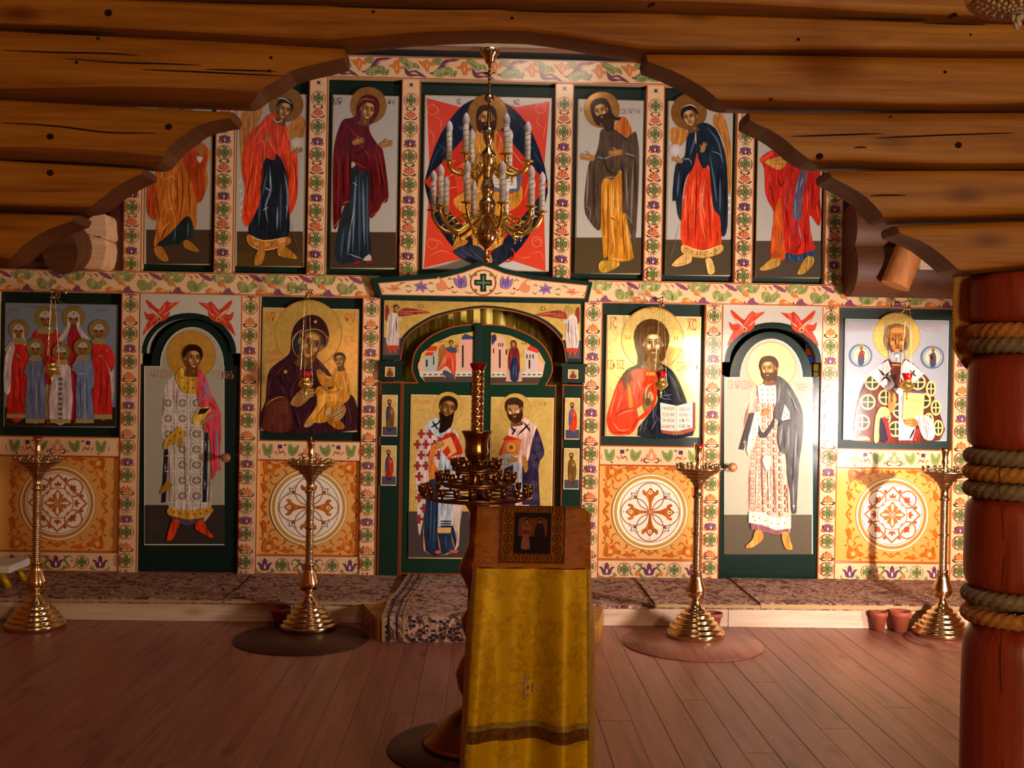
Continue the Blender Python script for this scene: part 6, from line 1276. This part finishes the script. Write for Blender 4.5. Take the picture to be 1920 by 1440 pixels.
b = MB(); b.lathe([(.022, zz(696)), (.03, zz(690)), (.036, zz(681)), (.033, zz(681)), (.024, zz(692))], seg=24); b.build('lamp_glass', M['redglass'], t)
for yt_, R_, n in ((880, 44, 12), (905, 72, 16), (930, 103, 22)):
    R_ = R_*px2; z = zz(yt_); b = MB()
    b.tube([(R_*cos(2*pi*i/40), R_*sin(2*pi*i/40), z) for i in range(41)], .006, 6); b.tube([(R_*.86*cos(2*pi*i/40), R_*.86*sin(2*pi*i/40), z-.012) for i in range(41)], .004, 6)
    for k_ in range(8): a = 2*pi*k_/8; b.tube([(.02*cos(a), .02*sin(a), z-.01), (R_*cos(a), R_*sin(a), z-.002)], .004, 5)
    b.build('candle_ring', M['bronze'], t); bb = MB(); bb.lathe([(.005, 0), (.005, .010), (.013, .018), (.0145, .044), (.011, .044), (.008, .02)], seg=9); me = bb.mesh('candle_cup', M['bronze'])
    for i in range(n): a = 2*pi*(i+.3)/n; link('candle_cup', me, t, (R_*cos(a), R_*sin(a), z+.002))
b = MB(); b.lathe([(.355, 0), (.36, .004), (.356, .010), (.001, .010)], seg=56); tag(b.build('floor_disc', M['darkwood'], None, (XS, YS-.02, .001)), 'round dark floor board under the tall tiered stand behind the lectern', 'floor board', 'round boards under the stands', 'thing')

# ---------------------------------------------------------------- lectern with its cloth
LF, LBk = 3.50, 3.86
fx0, fx1 = onY(891, 1066, LF).x, onY(1104, 1066, LF).x; zF = onY(998, 1066, LF).z
bx0, bx1 = onY(897, 953, LBk).x, onY(1106, 958, LBk).x; zB = onY(998, 951, LBk).z
mx = (fx0+fx1)/2
t = thing('lectern', 'slant-topped wooden lectern hidden under a yellow brocade cloth', 'lectern', (mx, 3.68, 0))
hw = (fx1-fx0)/2-.012
for sx in (-1, 1):
    for y in (-.14, .15): b = MB(); b.box(sx*hw-.022*(sx > 0)-.0, sx*hw+.022*(sx < 0), y-.02, y+.02, 0, (zF if y < 0 else zB)-.06); b.build('leg', M['log'], t)
b = MB(); y0, y1 = LF+.012-3.68, LBk-.012-3.68; vs = []
for x in (-hw, hw): vs += [(x, y0, zF-.03), (x, y1, zB-.03), (x, y1, zB-.008), (x, y0, zF-.008)]
b.add(vs, [(0, 1, 2, 3), (7, 6, 5, 4), (0, 4, 5, 1), (1, 5, 6, 2), (2, 6, 7, 3), (3, 7, 4, 0)]); b.build('slanted_top', M['log'], t)
lc = thing('lectern_cloth', 'yellow gold brocade cloth draped over the lectern, with braid trims and a small cross', 'cloth', (mx, 3.68, 0)); O = Vector((mx, 3.68, 0))
b = MB(); rows = []; nx, nz = 40, 34        # front fall with soft folds
for j in range(nz+1):
    f = j/nz; z = zF+(.02-zF)*f; row = []
    e0 = fx0+(onY(866, 1440, LF).x-fx0)*f*1.25; e1 = fx1+(onY(1108, 1440, LF).x-fx1)*min(1, f*1.3)
    for i in range(nx+1):
        u = i/nx; amp = .006+.024*min(1, f*1.8)
        y = LF-.004-amp*(.9*sin(u*9.0+.4+f*.6)+.5*sin(u*17+1.3))*(1-(2*u-1)**8*.3)-.012*f-.006*sin(f*5+u*3)
        row.append((e0+(e1-e0)*u-O.x, y-O.y, z))
    rows.append(row)
FR = rows; b.grid(rows)
sd = []
for s_, col_ in ((0, -1), (1, 1)):                                      # side falls
    rr = []
    for j in range(nz+1):
        p = FR[j][0 if s_ == 0 else -1]; f = j/nz; zbk = (zB-.01)+(.3-zB)*f
        rr.append([(p[0]+col_*(.006+.012*sin(v*6+f*2))*min(1, f*3+.3)*(1 if v > 0 else 0)+(((bx0 if s_ == 0 else bx1)-O.x)-p[0])*v*.8, p[1]+(LBk-.005-O.y-p[1])*v, p[2]+(zbk-p[2])*v) for v in (0, .15, .35, .6, .85, 1.0)])
    b.grid(rr)
b.build('front_fall', M['brocade'], lc)
b = MB(); rows = []
for j in range(13):                                                     # sloping top
    f = j/12; x0 = fx0+(bx0-fx0)*f-.004; x1 = fx1+(bx1-fx1)*f+.004
    rows.append([(x0+(x1-x0)*i/24-O.x, LF-.006+(LBk+.01-LF)*f-O.y+.0*i, zF+(zB-zF)*f+.003+.0025*sin(i*.9+j*.7)-(.022*max(0, (i-21)/3)**2 if f > .75 else .006*max(0, (i-21)/3)**2)-.006*max(0, (3-i)/3)**2) for i in range(25)])
rows.append([(p[0], p[1]+.02, p[2]-.05) for p in rows[-1]]); rows.append([(p[0], p[1]+.012, p[2]-.5) for p in rows[-1]])
b.grid(rows); b.build('top_cover', M['brocade_top'], lc)
def strip(z0, z1, off): 
    rows = []
    for z in (z1, z0):
        f = (zF-z)/(zF-.02)*nz; j = min(int(f), nz-1); r = f-j
        rows.append([(p[0]*(1-r)+q[0]*r, p[1]*(1-r)+q[1]*r-off, z) for p, q in zip(FR[j], FR[j+1])])
    return rows
zl = lambda y: onY(990, y, LF).z
b = MB(); b.grid(strip(zl(1365), zl(1354), .003)); b.build('braid_trim', M['trim_braid'], lc)
b = MB(); b.grid(strip(zl(1388), zl(1365), .003)); b.build('dark_band', M['braid_dark'], lc)
b = MB()
for e, inn in ((0, 1), (-1, -2)):
    b.grid([[(FR[j][e][0], FR[j][e][1]-.003, FR[j][e][2]), (FR[j][e][0]*.5+FR[j][inn][0]*.5+(.010 if e == 0 else -.010)*0, (FR[j][e][1]+FR[j][inn][1])/2-.0035, FR[j][e][2])] for j in range(nz+1)])
b.build('edge_braid', M['trim_braid'], lc)
cx_, cz_ = onY(986, 1290, LF).x-O.x, onY(986, 1290, LF).z; b = MB()
yf = min(p[1] for j in range(14, 26) for p in FR[j])-.002
yc = [p for p in FR[int((zF-cz_)/(zF-.02)*nz)] if abs(p[0]-cx_) < .012][0][1]-.004
for k_ in range(4):
    a = k_*pi/2
    for q, r in ((.014, .006), (.028, .005), (.038, .0035)):
        b.add([(cx_+q*cos(a)+r*cos(w_*pi/4), yc, cz_+q*sin(a)+r*sin(w_*pi/4)) for w_ in range(8)], [tuple(range(8))])
    for d_ in (-1, 1): a2 = a+d_*.35; b.add([(cx_+.03*cos(a2)+.004*cos(w_*pi/3), yc, cz_+.03*sin(a2)+.004*sin(w_*pi/3)) for w_ in range(6)], [tuple(range(6))])
if 'silver' not in M: M['silver'] = plain('silver_thread', '#a89a86', .5, 0)
b.build('embroidered_cross', M['silver'], lc)
# icon lying on the lectern, in its ornamented mount
yA, yB = (1062-953)/(1066-953), (952-953)/(1066-953)
def top_pt(u, v, h): # u 0..1 across the mount, v 0..1 from front to back
    fr_ = .015+.95*v; x0 = fx0+(bx0-fx0)*fr_; x1 = fx1+(bx1-fx1)*fr_
    a = (935-891)/(1104-891); c_ = (1058-891)/(1104-891); return Vector((x0+(x1-x0)*(a+(c_-a)*u), LF+(LBk-LF)*fr_, zF+(zB-zF)*fr_+h))
ic = thing('lectern_icon', 'small framed icon with two figures lying on the slanted lectern top', 'icon', tuple(top_pt(.5, 0, 0))); OI = ic.location.copy()
def slab(u0, u1, v0, v1, h0, h1):
    b = MB(); vs = [top_pt(u, v, h)-OI for h in (h0, h1) for u, v in ((u0, v0), (u1, v0), (u1, v1), (u0, v1))]
    b.add(vs, [(3, 2, 1, 0), (4, 5, 6, 7), (0, 1, 5, 4), (1, 2, 6, 5), (2, 3, 7, 6), (3, 0, 4, 7)]); return b
class TopPic(Pic):
    def pt(s, x, y):
        if s.T: x, y = s.T(x, y)
        return tuple(top_pt((x-10)/430, 1-(y-5)/375, s.h+s.k*.00004)-OI)
g = TopPic(0); g.h = .0125
g.R('#5a3414', 225, 192, 0, 0, 3) if False else None
for x0, y0, x1, y1 in ((14, 10, 436, 16), (14, 370, 436, 376), (14, 10, 20, 376), (430, 10, 436, 376), (105, 60, 345, 65), (105, 320, 345, 325), (105, 60, 110, 325), (340, 60, 345, 325)): g.B('#5c2c10', x0, y0, x1, y1)
for k_ in range(6):
    for y in (37, 348): g.R('#7a3814', 50+k_*70, y, 26, 7, 14); g.P('#7a3814', [(50+k_*70, y-18), (62+k_*70, y), (50+k_*70, y+18), (38+k_*70, y)], 1)
for k_ in range(4):
    for x in (62, 388): g.R('#7a3814', x, 95+k_*66, 26, 7, 14); g.P('#7a3814', [(x, 77+k_*66), (x+12, 95+k_*66), (x, 113+k_*66), (x-12, 95+k_*66)], 1)
bb = slab(0, 1, 0, 1, .004, .012); build_painted(bb, '#a8701c', [g], 'mount', M['paint_matte'], ic)
g = TopPic(0); g.h = .0185; g.B('#2c1810', 112, 68, 338, 318); g.P('#8a5020', '130,110 170,95 220,108 270,98 320,112 320,230 130,230', 1); g.B('#241a18', 130, 225, 320, 305); g.P('#a87058', '150,300 160,220 150,170 185,130 215,170 200,230 210,300', 2); g.P('#2c1c18', '240,305 235,200 255,140 285,140 305,200 300,305', 2); g.P('#983828', '160,180 215,190 200,215 160,205', 2); g.many('#c89070', 5, '165,230 165,290', '185,240 188,295'); head(g, 184, 132, 14); head(g, 272, 136, 14, beard='#1c100a')
bb = slab(.22, .78, .16, .84, .011, .018); build_painted(bb, '#301a10', [g], 'painting', M['paint_matte'], ic)

# ---------------------------------------------------------------- big two-tier chandelier
CX, CYd = onY(917, 110, 5.6).x+.004, 5.6
kz = lambda y: onY(917, 170+y/4.236, CYd).z; u = 5.6/2050/4.236
z0 = kz(1375); t = thing('chandelier', 'brass two-tier chandelier with white electric candles hanging before the central upper icon', 'chandelier', (CX, CYd, z0))
Z = lambda y: kz(y)-z0
def P_(pl): return [(max(r*u, .0008), Z(y)) for r, y in pl][::-1]
b = MB(); b.lathe(P_([(8, 95), (20, 290), (40, 300), (46, 330), (46, 380), (30, 420), (18, 440), (24, 460), (60, 505), (68, 520), (60, 528), (46, 540), (46, 640), (40, 680), (36, 700), (44, 730), (56, 770), (52, 810), (40, 840), (44, 860), (62, 880), (70, 905), (66, 920), (62, 940), (64, 1060), (76, 1100), (84, 1150), (76, 1200), (50, 1230), (26, 1245), (18, 1270), (24, 1290), (16, 1305), (28, 1330), (22, 1360), (3, 1378)]), seg=28); b.build('central_column', M['brass'], t)
b = MB(); b.lathe(P_([(6, 20), (24, 30), (38, 55), (40, 72), (30, 92), (10, 104)]), seg=20); b.build('ball', M['brass'], t)
ztop = onY(917, 97, CYd).z-z0; b = MB(); zc = onY(917, 103, CYd).z-z0
b.lathe([(.012, onY(917, 122, CYd).z-z0), (.024, onY(917, 117, CYd).z-z0), (.030, onY(917, 108, CYd).z-z0), (.046, onY(917, 101, CYd).z-z0), (.05, ztop+.01), (.02, ztop+.02)], seg=24); b.build('ceiling_cup', M['brass'], t)
zr0 = Z(25); zr1 = onY(917, 121, CYd).z-z0; b = MB(); n = 7
for i in range(n): b.ball((0, 0, zr0+(zr1-zr0)*(i+.5)/n), .008, (zr1-zr0)/n/2*1.05, 10, 6)
zx = onY(917, 137, CYd).z-z0; b.tube([(-.026, 0, zx), (.026, 0, zx)], .006, 8); b.build('hanger', M['bronze'], t)
def arm_mesh(R_, drop, up):
    b = MB(); pts = [(.05, 0, 0), (R_*.35, 0, -drop*.5), (R_*.62, 0, -drop), (R_*.86, 0, -drop*.72), (R_*.99, 0, -drop*.1), (R_, 0, up)]
    P2 = [Vector(p) for p in pts]; cc = catmull([(p.x, p.z) for p in P2], False, 5); b.tube([(x, 0, z) for x, z in cc], .009, 8)
    c2 = catmull([(R_*.86, -drop*.72), (R_*.74, -drop*.35), (R_*.62, -drop*.3), (R_*.6, -drop*.55), (R_*.68, -drop*.62)], False, 4); b.tube([(x, 0, z) for x, z in c2], .005, 6)
    c2 = catmull([(R_*.35, -drop*.5), (R_*.3, -drop*.05), (R_*.42, drop*.12), (R_*.5, -drop*.15), (R_*.44, -drop*.3)], False, 4); b.tube([(x, 0, z) for x, z in c2], .005, 6)
    b.ball((R_*.62, 0, -drop-.014), .008, .013, 8, 6); b.ball((R_*.62, 0, -drop-.033), .0045, .009, 6, 5)
    b.lathe([(.004, up-.02), (.012, up-.012), (.009, up-.006), (.03, up-.001), (.033, up+.003), (.008, up+.004)], R_, 0, 0, 16); return b.mesh('arm', M['gold'])
cb = MB(); cb.lathe([(.0152, 0), (.0152, .143)], seg=14); cme = cb.mesh('candle', M['candle'])
sb = MB(); sb.tube([(.0155*cos(i*.45), .0155*sin(i*.45), .004+i*.135/70) for i in range(71)], .0009, 4); sme = sb.mesh('spiral_band', M['spiral'])
lb = MB(); lb.lathe([(.011, .143), (.0172, .155), (.0178, .170), (.0135, .187), (.004, .2), (.0008, .204)], seg=12); lme = lb.mesh('bulb', M['bulb'])
def tier(n, R_, zroot, drop, up, a0):
    me = arm_mesh(R_, drop, up)
    for i in range(n):
        a = a0+2*pi*i/n; o = link('arm', me, t, (0, 0, zroot)); o.rotation_euler = (0, 0, a)
        c_ = link('candle', cme, t, (R_*cos(a), R_*sin(a), zroot+up+.003)); c_.rotation_euler = (0, 0, a)
        link('spiral_band', sme, c_); link('bulb', lme, c_)
tier(6, 312*u, Z(600), .045, Z(560)-Z(600), radians(-4)); tier(10, 432*u, Z(1000), .085, Z(958)-Z(1000), radians(-3))

# ---------------------------------------------------------------- hanging oil lamps
def lamp(px_, py, pb, label, glasscol='redglass'):
    YL = 7.62; c = onY(px_, py, YL); zt_ = onY(pb[0], pb[1], YL).z; t = thing('hanging_lamp', label, 'lamp', (c.x, YL, c.z), 'hanging oil lamps')
    z1 = zt_-c.z; b = MB(); b.lathe([(.0015, -.105), (.008, -.095), (.004, -.08), (.011, -.066), (.006, -.052), (.018, -.04), (.044, -.022), (.05, -.004), (.046, .008), (.03, .018), (.028, .03), (.034, .036), (.03, .038), (.02, .03)], seg=22); b.build('bowl', M['gold'], t)
    b = MB(); b.lathe([(.018, .030), (.028, .046), (.040, .084), (.036, .085), (.024, .048), (.012, .036)], seg=18); b.build('lamp_glass', M[glasscol], t)
    for k_ in range(3):
        a = 2*pi*k_/3+.5; p0 = Vector((.05*cos(a), .05*sin(a), 0)); p1 = Vector((.016*cos(a), .016*sin(a), z1)); b = MB(); n = 26
        b.tube([p0+(p1-p0)*i/n for i in range(n+1)], [.0009+.0010*(i % 2) for i in range(n+1)], 6); b.ball(tuple(p0), .006, .008, 8, 6); b.build('chain', M['brass'], t)
    b = MB(); b.lathe([(.004, z1-.004), (.02, z1), (.018, z1+.008), (.008, z1+.018), (.003, z1+.026)], seg=14); b.build('chain_cap', M['brass'], t)
    zz_ = z1+.03; b = MB(); b.tube([(0, YF-YL-.005, zz_+.03), (0, -.02, zz_+.03), (0, -.03, zz_+.018), (0, -.018, zz_+.002), (0, 0, zz_)], .005, 8)
    cc = catmull([(YF-YL-.01, zz_-.05), (.12, zz_-.045), (.06, zz_-.012), (.08, zz_+.015), (.12, zz_+.005), (.11, zz_-.02)], False, 5); b.tube([(0, y, z) for y, z in cc], .004, 6)
    b.ball((0, YF-YL-.006, zz_+.028), .013, .018, 10, 6); b.tube([(0, -.028, zz_+.02), (0, -.028, zz_+.07)], .0035, 6); b.tube([(-.014, -.028, zz_+.05), (.014, -.028, zz_+.05)], .0035, 6); b.build('bracket', M['brass'], t)
lamp(97, 691, (97, 559), 'brass hanging oil lamp before the seven-figure group icon')
lamp(573, 719, (575, 558), 'brass hanging oil lamp with red glass before the gold mother and child icon')
lamp(1239, 719, (1232, 573), 'brass hanging oil lamp before the gold icon of the man with a book')
lamp(1701, 722, (1694, 580), 'brass hanging oil lamp with red glass before the grey-bearded bishop icon')

# ---------------------------------------------------------------- gold fringed cloth hanging beside the pillar
q0, q1 = onY(1791, 508, 3.99), onY(1840, 705, 3.99); rows = []; zt_ = q0.z; x0 = q0.x
t = thing('fringed_cloth', 'brown-gold cloth with serrated fringe hanging beside the carved pillar', 'cloth', (x0, 3.99, q1.z))
for j in range(21):
    f = j/20; row = []
    for i in range(15):
        v = i/14; xx = v*.22; edge = max(0, (f-.62)/.38)**2*.085*(1-v); zbot = 1-.10*v
        row.append((xx+edge*(1-v), .016*sin(v*16+.5)*(.4+f), (zt_-q1.z)*(1-f*(1.0-.0*v))))
    rows.append(row)
b = MB(); b.grid(rows); b.grid([[(x, y+.012, z) for x, y, z in r] for r in rows]); b.build('drape', M['fringe'], t)
b = MB()
for j in range(0, 40):
    f = j/40; r0 = rows[int(f*20)]; r1 = rows[min(int(f*20)+1, 20)]; w_ = f*20-int(f*20); p = [r0[0][k_]*(1-w_)+r1[0][k_]*w_ for k_ in range(3)]
    b.add([(p[0]+.004, p[1]-.002, p[2]+.007), (p[0]-.008, p[1]-.002, p[2]), (p[0]+.004, p[1]-.002, p[2]-.007), (p[0]+.004, p[1]+.010, p[2])], [(0, 1, 2), (0, 3, 1), (1, 3, 2)])
o = b.build('fringe', M['fringe'], t); o['kind'] = 'stuff'

# ---------------------------------------------------------------- edge of a crystal chandelier at the top corner of the view
YK = 2.9; kc = onY(1908, -2, YK); t = thing('crystal_chandelier', 'small crystal chandelier with gold rim at the top corner of the view', 'chandelier', tuple(kc))
uu = YK/2050; b = MB(); b.lathe([(.122, -.006), (.130, -.002), (.132, .010), (.126, .02), (.116, .016)], seg=36); b.build('rim', M['gold'], t)
b = MB(); rnd = random.Random(5)
for i in range(26):
    a = 2*pi*i/26
    for j in range(9):
        f = j/8; r = .116*cos(f*pi/2*.93)+.006; z = .004-.042*sin(f*pi/2); b.ball((r*cos(a+j*.05), r*sin(a+j*.05), z), .0062, .0066, 6, 4)
o = b.build('crystal_beads', M['clear'], t); o['kind'] = 'stuff'
b = MB()
for k_ in range(9): a = k_*2.4; b.lathe([(.0008, -.02), (.007, -.009), (.006, .002), (.001, .009)], .012*sin(a)*(1-k_/12), .012*cos(a)*(1-k_/12), -.040-.0045*k_*.75, 6)
b.build('bottom_drop', M['clear'], t)
b = MB(); b.tube([(0, 0, .02), (0, 0, 3.42-kc.z)], .006, 8); b.build('hanger', M['gold'], t)
for k_ in range(3): a = k_*2.094; b = MB(); b.tube([(.128*cos(a), .128*sin(a), .03), (0, 0, .28)], .003, 6); b.build('chain', M['gold'], t)

# ---------------------------------------------------------------- corner of a low bench at the far side, stained window in the sanctuary
q = onZ(14, 1108, .135); t = thing('bench', 'low bench with pale top and yellow leg cut off beside the dim stand', 'bench', (q.x-.25, 7.35, .145)); zt_ = onY(10, 1075, 7.2).z-.145
b = MB(); b.box(-.35, .26, -.16, .16, zt_, zt_+.05, 0, .005); b.build('seat', M['candle'], t)
for sx, sy in ((.2, -.12), (.2, .12), (-.3, -.12), (-.3, .12)): b = MB(); b.tube([(sx+.04*(1 if sx > 0 else -1), sy, .001), (sx-.02*(1 if sx > 0 else -1), sy, zt_)], .022, 8); b.build('leg', M['brocade'], t)
YW = 10.35; q = onY(1524, 682, YW); t = struct('window_4', 'small stained glass window in the sanctuary showing through the door gap', 'window', (q.x, YW, q.z-.3))
def emis(name, col, s): m, nt, b_ = newmat(name); b_.inputs['Base Color'].default_value = (*lin(col), 1); b_.inputs['Emission Color'].default_value = (*lin(col), 1); b_.inputs['Emission Strength'].default_value = s; return m
cols = [emis('glass_'+str(i), c_, .35) for i, c_ in enumerate(('#3a50c0', '#d8b040', '#c04020', '#5a70d8'))]
for j in range(8):
    for i in range(2):
        b = MB(); b.box(-.08+i*.08+.004, i*.08-.004, 0, .01, j*.075+.004, j*.075+.071); b.build('pane', cols[(i*3+j*2+(i*j) % 3) % 4], t)
b = MB(); [b.box(-.165+i*.08, -.155+i*.08, -.01, .02, 0, .6) for i in range(1, 4)]; [b.box(-.08, .08, -.01, .02, j*.075-.004, j*.075+.004) for j in range(9)]; b.build('window_frame', M['darkwood'], t)
